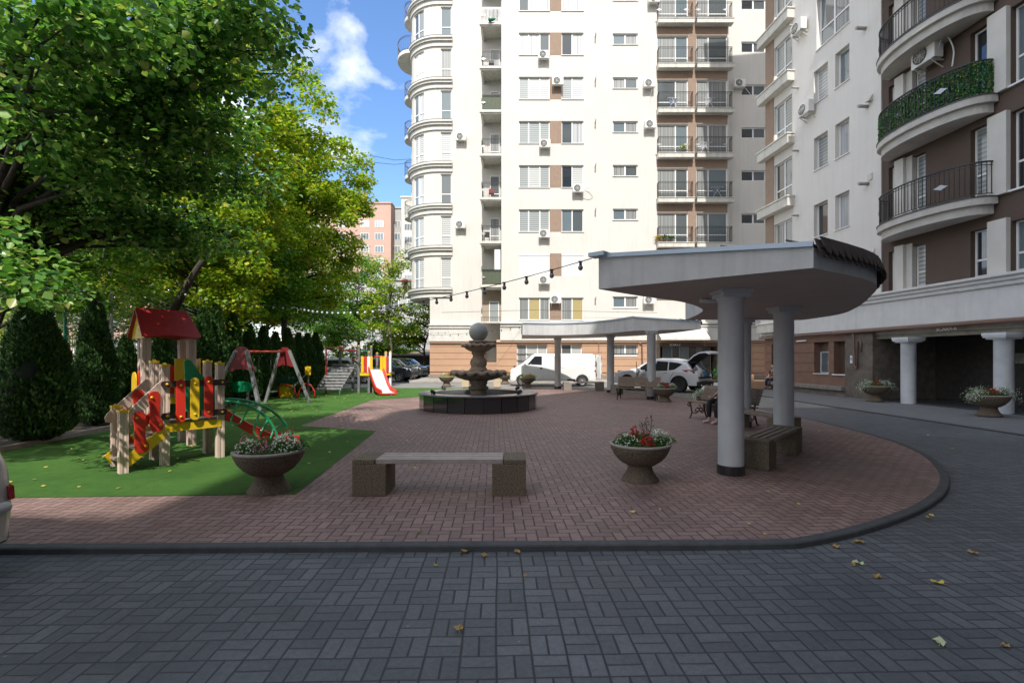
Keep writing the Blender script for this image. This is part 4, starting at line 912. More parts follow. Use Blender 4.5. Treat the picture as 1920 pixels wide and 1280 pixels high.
def planter(loc, lb, seed, sc_=1.0, mix='wrw', cat='planter', tall=False):
    global pl_mesh
    rs = np.random.RandomState(seed); r = E('planter', loc, lb, cat, rz=seed*1.3, group='round stone planters'); r.scale = (sc_,)*3; r.rotation_euler = (0, 0, 0)
    if pl_mesh is None:
        o = bowlmesh().build('bowl', agg, r); pl_mesh = o.data
        m = MB(); m.lathe([(.388, .462), (.402, .468), (.405, .485), (.395, .497), (.37, .498), (.36, .485), (.358, .46)], (0, 0, 0), 40); rimo = m.build('rim', aggl, r); planter.rim = rimo.data
    else:
        for nme, me in (('bowl', pl_mesh), ('rim', planter.rim)):
            o = bpy.data.objects.new(nme, me); col.objects.link(o); o.parent = r
    def dome(n, cx=0, cy=0, rad=.34, h=.16, z=.47, surf=.0):
        a = rs.uniform(0, 2*np.pi, n); q = np.sqrt(rs.uniform(0, 1, n))*rad; zz = z+h*(1-(q/rad)**2)*rs.uniform(surf, 1, n)
        return np.c_[cx+q*np.cos(a), cy+q*np.sin(a)*.9, zz]
    def P(nm, mt, V): npmesh(nm, V, 4, np.arange(len(V)).reshape(-1, 4), mt, r)
    gm = grn if mix != 'lime' else lime
    V = [cluster_np(rs, 2600, lambda n: dome(n), .010, .022, up=.6, shape=.30)]
    for cx, cy in ((-.22, -.1), (.24, -.08), (.2, .15), (-.15, .18), (.33, 0)): V.append(cluster_np(rs, 650, lambda n: dome(n, cx, cy, .15, .11, .50), .008, .018, up=.4, shape=.28))
    P('foliage', gm, np.concatenate(V))
    def blob(nm, mt, cx, cy, rad, h, z, n, s0=.009, s1=.015, surf=.8):
        P(nm, mt, cluster_np(rs, n, lambda k: dome(k, cx, cy, rad, h, z, surf), s0, s1, up=0, shape=.9))
    if mix in ('wrw', 'wr'):
        blob('white_flowers', wfl, -.20, -.12, .17, .15, .49, 110); blob('white_flowers', wfl, .24, -.06, .19, .17, .50, 150); blob('white_flowers', wfl, .30, .1, .16, .16, .52, 120)
        blob('red_flowers', rfl, .03, -.21, .10, .17, .50, 150, .010, .017, .1); blob('red_flowers', rfl, -.08, -.02, .07, .2, .55, 90, .012, .018, .3)
        blob('pink_flowers', pfl, .05, -.05, .12, .2, .53, 45, .007, .014, .6); blob('pink_flowers', pfl, -.25, .02, .07, .18, .53, 35, .007, .014)
    elif mix == 'wp':
        blob('white_flowers', wfl, -.18, -.14, .17, .15, .49, 170); blob('white_flowers', wfl, .22, -.06, .2, .2, .50, 280); blob('pink_flowers', pfl, .0, -.18, .10, .2, .50, 90, .008, .015, .2)
        blob('red_flowers', rfl, .24, .05, .08, .24, .55, 60, .007, .013, .6); blob('pink_flowers', pfl, -.30, .0, .06, .2, .52, 50, .007, .012, .4); blob('red_flowers', rfl, .05, .05, .07, .26, .56, 40, .007, .013, .6)
    elif mix == 'spill':
        for s_ in (-1, 1):
            def sp(n, s_=s_):
                a = rs.uniform(0, 1, n); return np.c_[s_*(.22+.28*a)+rs.normal(0, .05, n), rs.normal(-.05, .11, n), .60-.22*a**2+rs.normal(0, .05, n)]
            P('foliage', grn, cluster_np(rs, 700, sp, .008, .018, up=.2, shape=.4)); P('white_flowers', wfl, cluster_np(rs, 620, sp, .007, .013, up=0, shape=.9))
        blob('red_flowers', rfl, -.05, -.12, .16, .15, .52, 150, .008, .017, .5); blob('white_flowers', wfl, .12, -.15, .1, .12, .5, 60)
    else:
        blob('orange_flowers', ofl, .10, -.1, .16, .22, .50, 130, .012, .022, .4); blob('pale_flowers', wfl, -.12, -.12, .16, .2, .5, 90, .01, .02, .4); blob('red_flowers', rfl, -.2, 0, .1, .2, .52, 60, .01, .02, .5)
    if tall:
        m = MB(); V = []
        for q in range(3):
            p0 = np.array([.06+.03*q, .0, .55]); p1 = p0+np.array([rs.uniform(-.05, .05), 0, .22+.05*q]); m.tube([p0, (p0+p1)/2+np.array([.01, 0, 0]), p1], .004, 5)
            V.append(cluster_np(rs, 40, lambda n: p0+(p1-p0)*rs.uniform(.3, 1, (n, 1))+rs.normal(0, .022, (n, 3)), .008, .018, up=.2, shape=.45))
        o = m.build('stem', dfl, r); P('tall_shoot', dfl, np.concatenate(V))
    return r
planter(Gp(505, 920), 'nearest planter at left, white and pink flowers, on the turf corner', 1, 1.03, 'wp')
planter(Gp(1200, 899), 'stone planter with red flowers and a tall shoot, near the big column', 2, 1.0, 'wrw', tall=True)
planter((-3.85, 29.2, 0), 'sunlit planter with pale yellow flowers left of the fountain', 3, 1.15, 'lime')
planter((.88, 28.0, 0), 'sunlit planter with orange and lime flowers in front of the van nose', 4, 1.15, 'lime')
planter((5.72, 18.6, 0), 'planter beside the iron bench and far canopy column, in front of the hatchback SUV', 5, 1.05, 'wr')
planter((14.05, 19.2, -.02), 'planter overflowing with white flowers in front of the stone pier of the entrance', 6, 1.2, 'spill')
planter((13.75, 14.3, -.02), 'planter overflowing with white flowers at the right edge, by the nearer entrance column', 7, 1.2, 'spill')
planter((-.45, 32.4, .0), 'distant planter whose orange flowers show just above the lower fountain bowl', 8, 1.2, 'lime')
planter((6.1, 15.4, 0), 'planter mostly hidden behind the backrest of the bench where a person sits', 9, 1.0, 'spill')

# ------------------------------------------------------------------ concrete block benches
slatm = M('slat_wood', (.42, .36, .33), .55, c2=(.30, .25, .23), ns=9, bump=.2, bs=20)
slatd = M('slat_dark', (.25, .20, .16), .55, c2=(.17, .13, .10), ns=9, bump=.2, bs=20)
def block_bench(loc, rz, lb, L=2.05, bm=blockm, sm=slatm, n=4):
    r = E('block_bench', loc, lb, 'bench', rz=rz, group='benches with concrete end blocks')
    for s_ in (-1, 1):
        m = MB(); a, b = L/2-.20, L/2; xs = sorted((s_*(L/2-.40), s_*L/2)); m.box(xs[0], xs[1], -.24, .24, 0, .375)
        xs = sorted((s_*(L/2-.265), s_*L/2)); m.box(xs[0], xs[1], -.24, .24, .375, .43); m.build('end_block', bm, r, bevel=.008)
    w_ = .44/n
    for q in range(n):
        m = MB(); m.box(-L/2+.272, L/2-.272, -.22+q*w_, -.22+q*w_+w_*.72, .377, .432); m.build('slat', sm, r, bevel=.005)
    return r
block_bench((-.86, 6.08, 0), R(0), 'bench with pale slats between two speckled blocks, alone in the foreground')
block_bench((4.20, 8.05, 0), R(48), 'slatted block bench under the big canopy, right behind the nearest column', sm=slatd)
block_bench((5.45, 11.0, 0), R(99), 'second block bench under the big canopy, farther back between two columns', sm=slatd)
block_bench((3.65, 25.4, 0), R(0), 'block bench in front of the white van, between two far canopy columns', bm=M('block_mid', (.26, .23, .20), .85, c2=(.16, .14, .12), ns=40, bump=.6))
block_bench((5.45, 22.2, 0), R(-38), 'block bench partly hidden behind the far iron bench under the far canopy', bm=MATS['block_mid'])
block_bench((-1.75, 28.4, 0), R(0), 'sunlit beige block bench behind the fountain, only its two blocks showing', L=2.2, bm=M('block_beige', (.50, .40, .27), .85, c2=(.42, .33, .22), ns=9, bump=.4))

# ------------------------------------------------------------------ iron park benches
iron = M('cast_iron', (.018, .016, .016), .45, metal=.2)
def spiral(cx, cz, r0, turns, a0, sgn=1, n=22):
    return [(cx+r0*(1-t_)*math.cos(a0+sgn*t_*turns*2*math.pi), cz+r0*(1-t_)*math.sin(a0+sgn*t_*turns*2*math.pi)) for t_ in np.linspace(0, .82, n)]
def iron_bench(loc, rz, lb, L=1.9, sm=None):
    r = E('park_bench', loc, lb, 'bench', rz=rz, group='iron park benches')
    sm = sm or M('bench_slat', (.19, .13, .09), .6, c2=(.12, .08, .055), ns=12, bump=.3)
    for x in (-L/2+.12, L/2-.12):
        m = MB(); T = lambda pts, r_=.016: m.tube([(x, p[0], p[1]) for p in pts], r_, 6)
        T([(-.30, 0), (-.27, .03), (-.22, .16), (-.25, .30), (-.28, .40), (-.24, .44), (.16, .42)], .02)
        T([(.30, 0), (.25, .04), (.20, .2), (.17, .42), (.24, .62), (.33, .86)], .02)
        T([(-.24, .44), (-.32, .42)]+[(p[0], p[1]) for p in spiral(-.31, .37, .06, 1.0, R(90), 1)], .014)
        T(spiral(-.06, .20, .085, 1.2, R(0)), .011); T(spiral(.10, .20, .085, 1.2, R(180), -1), .011); T(spiral(.02, .32, .07, 1.1, R(200)), .011)
        T([(-.22, .16), (-.1, .12), (.02, .2), (.12, .12), (.20, .2)], .012); m.build('leg', iron, r)
    for q in range(5):
        m = MB(); y0 = -.27+q*.092; z0 = .445-.004*q+(.0 if q else -.012); m.box(-L/2, L/2, y0, y0+.072, z0, z0+.028); m.build('seat_slat', sm, r, bevel=.004)
    for q in range(7):
        t_ = q/6; y0 = .185+.135*t_; z0 = .52+.34*t_; m = MB(); m.plate([(-.026, -.011), (.026, -.011), (.026, .011), (-.026, .011)], (0, y0, z0), Vector((0, .37, .93)), Vector((0, .93, -.37)), (1, 0, 0), L); m.build('back_slat', sm, r, bevel=.004)
    return r
iron_bench((4.95, 19.6, 0), R(-28), 'empty iron bench with wooden slats, seen from its side under the far canopy', L=1.7)
iron_bench((5.40, 12.75, 0), R(-70.7), 'iron bench with curly legs where a person in black sits', L=2.0)

# ------------------------------------------------------------------ canopies
fas_m = M('canopy_plaster', (.56, .555, .55), .85, c2=(.49, .485, .48), ns=3, bump=.8, bs=120, bdist=.006, streak=.18)
sof_m = M('canopy_soffit', (.52, .475, .44), .85, c2=(.46, .42, .39), ns=1.2, bump=.3)
drip = M('drip_edge', (.38, .46, .56), .35, metal=.2)
tilem = M('roof_tile', (.075, .055, .045), .8, c2=(.035, .028, .024), ns=8, bump=.6)
def canopy(inner, outer_, zs, zi, zo, cols, lb, nm='canopy'):
    I, O = spl(inner, 8), spl(outer_, 8); n = 48
    def res(p):
        P_ = [Vector(q) for q in p]; L = np.r_[0, np.cumsum([(b-a).length for a, b in zip(P_, P_[1:])])]; s_ = np.linspace(0, L[-1], n)
        return np.c_[np.interp(s_, L, [q[0] for q in P_]), np.interp(s_, L, [q[1] for q in P_])]
    I, O = res(I), res(O); r = E(nm, (0, 0, 0), lb, 'canopy')
    poly = [tuple(p) for p in I]+[tuple(p) for p in O[::-1]]
    m = MB(); m.add([(x, y, zs) for x, y in poly], [(i, i+1, 2*n-2-i, 2*n-1-i) for i in range(n-1)]); m.build('soffit', sof_m, r)
    m = MB()
    m.add([(x, y, zs) for x, y in I]+[(x, y, zi) for x, y in I], [(i, i+1, n+i+1, n+i) for i in range(n-1)])
    m.add([(x, y, zs) for x, y in O]+[(x, y, zo) for x, y in O], [(i, i+1, n+i+1, n+i) for i in range(n-1)])
    for e_ in (0, -1): m.add([(*I[e_], zs), (*O[e_], zs), (*O[e_], zo), (*I[e_], zi)], [(0, 1, 2, 3)])
    m.build('fascia', fas_m, r)
    # metal drip along inner and end edges
    m = MB(); pth = [Vector((*p, zi+.02)) for p in I]
    for a, b in zip(pth, pth[1:]): m.beam(a, b, .07, .06)
    a, b = Vector((*I[0], zi+.01)), Vector((*O[0], zo+.03)); m.beam(a, b, .07, .055)
    a, b = Vector((*I[-1], zi+.01)), Vector((*O[-1], zo+.03)); m.beam(a, b, .07, .055); m.build('drip_edge', drip, r)
    m = MB(); m.add([(x, y, zi+.035) for x, y in I]+[(O[i][0]*1.0, O[i][1], zo+.035) for i in range(n)], [(i, i+1, n+i+1, n+i) for i in range(n-1)]); m.build('roof_deck', tilem, r)
    # beaver-tail tiles over the curved outer edge
    m = MB(); rn = random.Random(4); P_ = [Vector(q) for q in O]; L = sum((b-a).length for a, b in zip(P_, P_[1:])); cnt = int(L/.155)
    for row in range(5):
        for c_ in range(cnt):
            t_ = (c_+.5*(row % 2)+.5)/cnt*(n-1); i = min(n-2, int(t_)); fr = t_-i; o_ = O[i]*(1-fr)+O[i+1]*fr; q = I[i]*(1-fr)+I[i+1]*fr
            o_, q = Vector((*o_, zo)), Vector((*q, zi)); d_ = (o_-q); Ln = d_.length; d_ = d_/Ln; tg = Vector((*(O[i+1]-O[i]), 0)).normalized(); nm_ = d_.cross(tg); nm_ = nm_ if nm_.z > 0 else -nm_
            base = o_-d_*(row*.17)+nm_*(.022+.012*(row % 2)+rn.uniform(0, .008))
            w_ = .074; pl2 = [(-w_, -.28), (w_, -.28), (w_, .02), (w_*.6, .07), (0, .085), (-w_*.6, .07), (-w_, .02)]
            dd_ = (d_+Vector((0, 0, -.12-(.10 if row == 0 else 0)+rn.uniform(-.03, .03)))).normalized(); n2 = dd_.cross(tg).normalized()
            m.plate(pl2, base, tg, dd_, n2, .016)
    for c_ in range(cnt):
        for half in (0, 1):
            t_ = (c_+.5+.5*half)/(cnt+1)*(n-1); i = min(n-2, int(t_)); fr = t_-i; o_ = Vector((*(O[i]*(1-fr)+O[i+1]*fr), zo)); tg = Vector((*(O[i+1]-O[i]), 0)).normalized(); ou = Vector((tg.y, -tg.x, 0)); q = Vector((*I[i], zo)); ou = ou if (o_-q).dot(ou) > 0 else -ou
            m.plate([(-.074, .03), (-.074, -.09), (-.045, -.15-rn.random()*.02), (0, -.175-rn.random()*.02), (.045, -.15), (.074, -.09), (.074, .03)], o_+ou*(.022+.02*half)+Vector((0, 0, .06+.03*half)), tg, (Vector((0, 0, 1))-ou*.35).normalized(), ou, .016)
    m.build('roof_tiles', tilem, r)
    for (x, y) in cols:
        m = MB(); m.lathe([(.172, .13), (.172, zs-.16), (.19, zs-.15), (.19, zs-.11)], (x, y, 0), 30); m.box(x-.22, x+.22, y-.22, y+.22, zs-.045, zs-.002).box(x-.19, x+.19, y-.19, y+.19, zs-.11, zs-.045)
        co = m.build('column', M('canopy_column', (.57, .58, .60), .65, c2=(.49, .50, .52), ns=2.2, bump=.25, bs=60, streak=.14), r)
        m = MB()
        for q in range(16):
            a0, a1 = q*math.pi/8+.01, (q+1)*math.pi/8-.01; m.prism([(x+.192*math.cos(a0), y+.192*math.sin(a0)), (x+.192*math.cos(a1), y+.192*math.sin(a1)), (x+.15*math.cos(a1), y+.15*math.sin(a1)), (x+.15*math.cos(a0), y+.15*math.sin(a0))], 0, .13)
        m.build('column_base', granite, co)
    return r
cn = canopy([(1.20, 6.87), (2.0, 7.65), (2.95, 8.5), (3.70, 9.65), (4.05, 10.8), (4.30, 12.3)],
            [(3.19, 5.25), (4.62, 6.32), (5.70, 7.93), (6.62, 9.6), (7.15, 10.9), (7.25, 12.4)], 2.58, 3.03, 2.80,
            [(3.09, 7.0), (5.04, 9.2), (5.55, 11.9)], 'large near crescent shelter on white columns with dark tiled curved edge')
m = MB(); m.box(1.08, 1.32, 6.74, 6.92, 3.02, 3.075, rz=R(-40)); m.build('corner_flashing', drip, cn)
m = MB(); m.tube([(3.0, 7.9, 2.54), (3.35, 7.95, 2.54)], .035, 8); m.build('tube_lamp', pvc, cn)
canopy([(.50, 23.5), (2.1, 23.8), (3.5, 23.0), (4.35, 21.7), (4.9, 20.0)],
       [(.55, 28.2), (3.6, 27.4), (6.0, 24.8), (7.0, 21.8), (7.2, 18.9)], 2.74, 3.28, 3.0,
       [(2.46, 26.7), (4.73, 23.8), (5.55, 19.75)], 'smaller far crescent shelter roof standing in front of the white van')

# ------------------------------------------------------------------ string lights
sock = M('socket', (.015, .015, .017), .5); bulbm = M('bulb_glass', (.62, .64, .66), .12, coat=.5)
bulbd = M('bulb_shaded', (.16, .16, .17), .12, coat=.5)  # same bulbs with shade put into the colour, for the shaded end of strings
def strings(lb, a, b, sag, n, bm, sz=1.0, t0=0.0):
    a, b = Vector(a), Vector(b); r = E('string_lights', a, lb, 'string lights')
    def at(t_): p = a.lerp(b, t_)-a; return p+Vector((0, 0, -4*sag*t_*(1-t_)))
    pts = [at(q/60) for q in range(61)]; m = MB(); m.tube(pts, .007*sz, 5); m.build('wire', sock, r)
    for i in range(n):
        p = at((i+.35)/n); m = MB(); m.box(p.x-.03*sz, p.x+.03*sz, p.y-.012, p.y+.012, p.z-.005, p.z+.012); m.tube([(p.x, p.y, p.z), (p.x, p.y, p.z-.055*sz)], [.018*sz, .022*sz], 8)
        s_ = m.build('socket', sock, r); m = MB(); m.sphere((p.x, p.y, p.z-.085*sz), .036*sz, seg=10, rings=8, sz=1.15); m.build('bulb', bm if not callable(bm) else bm(i), s_)
    return r
strings('black wire of round bulbs from the corner of the big canopy across the square', (1.10, 6.85, 3.0), (-9.2, 21.0, 3.85), .42, 28, lambda i: bulbd if i < 9 else bulbm)
strings('thin string of tiny bulbs from the tip of the far canopy over the fountain', (.50, 23.5, 3.15), (-9.8, 27.0, 3.3), .42, 24, lambda i: bulbd if i < 9 else bulbm, .8)
strings('string of white bulbs through the trees behind the toy house', (-9.2, 21.0, 3.85), (-10.6, 12.6, 4.0), .3, 14, bulbm)
strings('row of white bulbs between the trees above the far playset', (-9.9, 24.0, 3.6), (-4.2, 33.5, 3.4), .35, 15, bulbm)
w1 = MB(); w1.tube([(XA(850), 30, 4.4), (XA(1000), 35.6, 5.1), (XA(1230), 35.7, 4.9)], .012, 5)
tag(w1.build('overhead_wire', sock), 'thin overhead wire running along the lower windows of the sunlit facade', 'wire')
w1 = MB(); w1.tube([(XL(620), 45, 20.2), (XL(700), 45, 19.6), (XL(780), 44, 19.4)], .02, 5).tube([(XL(600), 45, 19.6), (XL(700), 45, 19.2), (XL(780), 44, 19.2)], .02, 5)
tag(w1.build('overhead_wire', sock), 'thin overhead wires against the sky by the rounded bay', 'wire')

# ------------------------------------------------------------------ people
skin = M('skin', (.50, .30, .22), .55, c2=(.45, .26, .19), ns=8)
def skinned(name, joints, edges, mat, parent=None, sub=2, loc=None, rz=0):
    me = bpy.data.meshes.new(name); me.from_pydata([j[:3] for j in joints], edges, []); o = bpy.data.objects.new(name, me); col.objects.link(o)
    o.modifiers.new('skin', 'SKIN'); sv_ = me.skin_vertices[0].data
    for i, j in enumerate(joints): sv_[i].radius = (j[3], j[4] if len(j) > 4 else j[3])
    sv_[0].use_root = True
    s_ = o.modifiers.new('sub', 'SUBSURF'); s_.levels = sub; s_.render_levels = sub; me.materials.append(mat)
    bpy.context.view_layer.update(); dg = bpy.context.evaluated_depsgraph_get(); m2 = bpy.data.meshes.new_from_object(o.evaluated_get(dg)); nm = o.name
    bpy.data.objects.remove(o); o = bpy.data.objects.new(nm, m2); col.objects.link(o); m2.materials.clear(); m2.materials.append(mat)
    for p in m2.polygons: p.use_smooth = True
    if parent: o.parent = parent
    return o
def seated(loc, rz, lb, top, leg, shoe, hair, scale=1.0, bare_leg=False):
    r = E('person', loc, lb, 'person', rz=rz); r.scale = (scale,)*3
    # front is -y; pelvis on a 0.46 m seat
    J = [(0, .06, .56, .13, .12), (0, .08, .72, .13, .10), (0, .08, .90, .145, .10), (0, .06, 1.05, .12, .09), (0, .04, 1.14, .052), (0, .01, 1.21, .062), (0, -.005, 1.30, .088, .098), (0, .0, 1.385, .072, .08)]
    Ed = [(0, 1), (1, 2), (2, 3), (3, 4), (4, 5), (5, 6), (6, 7)]
    for s_ in (-1, 1):
        b = len(J); J += [(s_*.10, -.02, .54, .085), (s_*.13, -.22, .55, .078), (s_*.14, -.43, .53, .060), (s_*.13, -.45, .30, .052), (s_*.13, -.44, .10, .036), (s_*.14, -.48, .05, .035), (s_*.15, -.60, .035, .028)]
        Ed += [(0, b)]+[(b+i, b+i+1) for i in range(6)]
        b = len(J); J += [(s_*.19, .06, 1.04, .055), (s_*.24, .02, .90, .046), (s_*.25, -.02, .78, .038), (s_*.19, -.18, .70, .032), (s_*.12, -.33, .665, .024), (s_*.10, -.37, .655, .03, .018)]
        Ed += [(3, b)]+[(b+i, b+i+1) for i in range(5)]
    body = skinned('body', J, Ed, skin, r)
    # fingers
    fm = []
    for s_ in (-1, 1):
        for q, (dx, ln) in enumerate(((-.024, .065), (-.008, .075), (.008, .072), (.022, .058))):
            m = MB(); x0 = s_*.10+dx; m.tube([(x0, -.385, .66), (x0, -.42, .662), (x0, -.44-ln*.3, .648), (x0, -.44-ln*.4, .63)], [.0095, .009, .008, .006], 7); fm.append(m)
        m = MB(); m.tube([(s_*.10-s_*.028, -.36, .66), (s_*.10-s_*.05, -.385, .66), (s_*.10-s_*.052, -.41, .65)], [.011, .010, .007], 7); fm.append(m)
    allm = MB()
    for q in fm: allm.add(q.v, q.fc); allm.sm[-len(q.fc):] = [True]*len(q.fc)
    # face: nose, eyes, mouth, ears
    allm.sphere((0, -.108, 1.30), .014, sz=1.6, seg=8, rings=6)
    for s_ in (-1, 1): allm.sphere((s_*.088, .0, 1.295), .022, sx=.4, sz=1.5, seg=8, rings=6)
    allm.build('hand_and_face_detail', skin, body)
    m = MB()
    for s_ in (-1, 1): m.sphere((s_*.032, -.092, 1.32), .009, seg=8, rings=6)
    m.box(-.022, .022, -.102, -.094, 1.252, 1.258); m.build('eyes_and_mouth', ac_dark, body)
    JT = [(0, .06, .57, .145, .135), (0, .08, .72, .145, .115), (0, .08, .90, .158, .115), (0, .06, 1.05, .13, .10), (0, .045, 1.10, .07)]
    ET = [(0, 1), (1, 2), (2, 3), (3, 4)]
    for s_ in (-1, 1): b = len(JT); JT += [(s_*.19, .06, 1.035, .068), (s_*.235, .03, .92, .060), (s_*.24, .02, .88, .062)]; ET += [(3, b), (b, b+1), (b+1, b+2)]
    skinned('shirt', JT, ET, top, r)
    JL = [(0, .05, .55, .135, .12)]; EL_ = []
    for s_ in (-1, 1):
        b = len(JL); pts = [(s_*.10, -.02, .545, .098), (s_*.13, -.22, .555, .090), (s_*.14, -.43, .535, .073), (s_*.13, -.45, .30, .064), (s_*.13, -.44, .14, .052)]
        if bare_leg: pts = pts[:3]
        JL += pts; EL_ += [(0, b)]+[(b+i, b+i+1) for i in range(len(pts)-1)]
    skinned('trousers', JL, EL_, leg, r)
    for s_ in (-1, 1): skinned('shoe', [(s_*.13, -.42, .06, .045, .05), (s_*.14, -.50, .045, .048, .04), (s_*.15, -.62, .035, .042, .03)], [(0, 1), (1, 2)], shoe, r)
    m = MB(); m.sphere((0, .018, 1.335), .108, sz=1.02, sy=1.05, seg=20, rings=14)
    hb = m.build('hair', hair, r); hm = hb.data
    for v in hm.vertices:
        if v.co.y < -.045 and v.co.z < 1.40: v.co.y = -.045
    return r
blk = M('cloth_black', (.012, .012, .014), .85); navy = M('cloth_navy', (.012, .02, .055), .85); pinks = M('shoe_pink', (.55, .38, .42), .6); brn = M('hair_brown', (.05, .03, .02), .6)
seated((5.42, 12.5, 0), R(-70.7), 'person in black clothes and pink shoes sitting on the iron bench behind the white column', blk, blk, pinks, brn)
iv = E('step_block', (13.7, 27.2, 0), 'low tan step at the far corner of the right building where someone sits', 'step')
m = MB(); m.box(-.6, .6, -.35, .35, -.05, .42); m.box(-.85, -.6, -.35, .35, -.05, .75); m.build('step', tan_stucco, iv, bevel=.01)
seated((14.15, 26.9, 0), R(-62), 'distant fair-haired person in blue sitting at the far corner of the right building', navy, navy, ac_dark, M('hair_fair', (.35, .24, .12), .6), scale=.9)
bush_g = leafmat('bush', [(0, (.02, .10, .02)), (1, (.06, .22, .04))], .3)
rs = np.random.RandomState(5)
V = cluster_np(rs, 900, lambda n: np.array([13.2, 31.0, .75])+rs.normal(0, .3, (n, 3))*np.array([1, 1, .8]), .03, .06)
o = npmesh('shrub', V, 4, np.arange(len(V)).reshape(-1, 4), bush_g); tag(o, 'small bright green shrub at the far end of the right building', 'shrub')

# ------------------------------------------------------------------ things on the balconies
def potted(loc, lb, hgt, seed, mat, fl=None, pot=None):
    rs = np.random.RandomState(seed); r = E('potted_plant', loc, lb, 'plant')
    m = MB(); m.lathe([(.10, 0), (.13, .22), (.145, .22), (.145, .25), (0, .24)], (0, 0, 0), 16); m.build('pot', pot or pipe_brown, r)
    V = cluster_np(rs, 260, lambda n: np.array([0, 0, .25+hgt*.5])+rs.normal(0, .4, (n, 3))*np.array([.3, .3, hgt*.5]), .03, .06); npmesh('leaves', V, 4, np.arange(len(V)).reshape(-1, 4), mat, r)
    if fl: V = cluster_np(rs, 120, lambda n: np.array([0, 0, .3+hgt*.6])+rs.normal(0, .4, (n, 3))*np.array([.3, .3, hgt*.4]), .03, .05, shape=.9); npmesh('flowers', V, 4, np.arange(len(V)).reshape(-1, 4), fl, r)
    return r
bl = lambda px, py: ((px-960)*(DA-.25)/F, DA-.25, ZA(py)+.04)
potted(bl(1281, 291.7), 'bright green plant on the left balcony of the fourth storey down', .35, 1, lime)
potted(bl(1246, 457.5), 'dark leafy plant on the lowest visible left balcony', .30, 2, grn)
potted(bl(1258, 457.5), 'smaller dark plant beside the other one on the lowest left balcony', .22, 3, grn)
potted(bl(1235, 457.5), 'orange pot plant at the corner of the lowest left balcony', .2, 4, lime, ofl, M('pot_orange', (.45, .2, .06), .6))
for i, (px, q) in enumerate(((1322, 3), (1345, 4), (1330, 2), (1263, 2))):
    o = E('drying_rack', bl(px, 42.4+83*q), ['white drying rack on the right balcony, fourth storey down', 'white drying rack on the right balcony, fifth storey down', 'white drying rack on the right balcony, third storey down', 'white drying rack on the left balcony, third storey down'][i], 'drying rack', group='drying racks on the balconies')
    m = MB(); m.beam((-.35, 0, 0), (.1, 0, .75), .02, .02).beam((.35, 0, 0), (-.1, 0, .75), .02, .02)
    for k_ in range(5): m.box(-.42+k_*.2, -.40+k_*.2, -.1, .14, .75, .77)
    m.box(-.45, .45, -.1, -.08, .75, .77); m.build('frame', pvc, o)
    m = MB(); m.box(-.3, -.05, .0, .02, .35, .75).box(.05, .22, .03, .05, .42, .75); m.build('laundry', [M('cloth_a', (.5, .5, .52), .9), M('cloth_b', (.2, .25, .35), .9)][i % 2], o)
xb_, yb_ = CX-RB-.45, DA+LY+RB+.1
potted((xb_, yb_-.5, bz[0]+.3), 'red geraniums on the lowest side balcony of the rounded bay', .55, 6, grn, rfl)
potted((xb_-.15, yb_-.1, bz[0]+.3), 'second tuft of red geraniums at the outer rail of the lowest side balcony', .5, 7, grn, rfl)
uq = MB(); uq.lathe([(.0, .55), (.10, .3), (.13, .0), (.05, -.05)], (0, 0, 0), 10); o = uq.build('folded_parasol', pgrn_ := M('parasol_green', (.01, .12, .06), .7), loc=(XA(917), DA-.1, lz[3]+.12), rz=0); o.rotation_euler = (0, R(80), 0)
tag(o, 'folded green parasol poking out of the top loggia', 'parasol')
for i, (px, q) in enumerate(((921, 4), (912, 8), (921, 7))):
    o = E('balcony_chair', (XA(px), DA+.55, lz[q]+.05), ['dark chair in the second loggia from the top', 'dark stool and table set in the lowest railed loggia', 'reddish chair in the loggia with the dark railing pattern'][i], 'chair')
    m = MB(); m.box(-.2, .2, -.2, .2, .42, .46); m.build('seat', [rail_black, rail_black, M('chair_red', (.2, .02, .02), .5)][i], o)
    for sx in (-1, 1):
        for sy in (-1, 1): m = MB(); m.box(sx*.18-.015, sx*.18+.015, sy*.18-.015, sy*.18+.015, 0, .42); m.build('leg', rail_black, o)
    m = MB(); m.box(-.2, .2, .18, .21, .46, .85); m.build('backrest', [rail_black, rail_black, MATS.get('chair_red', rail_black)][i], o)
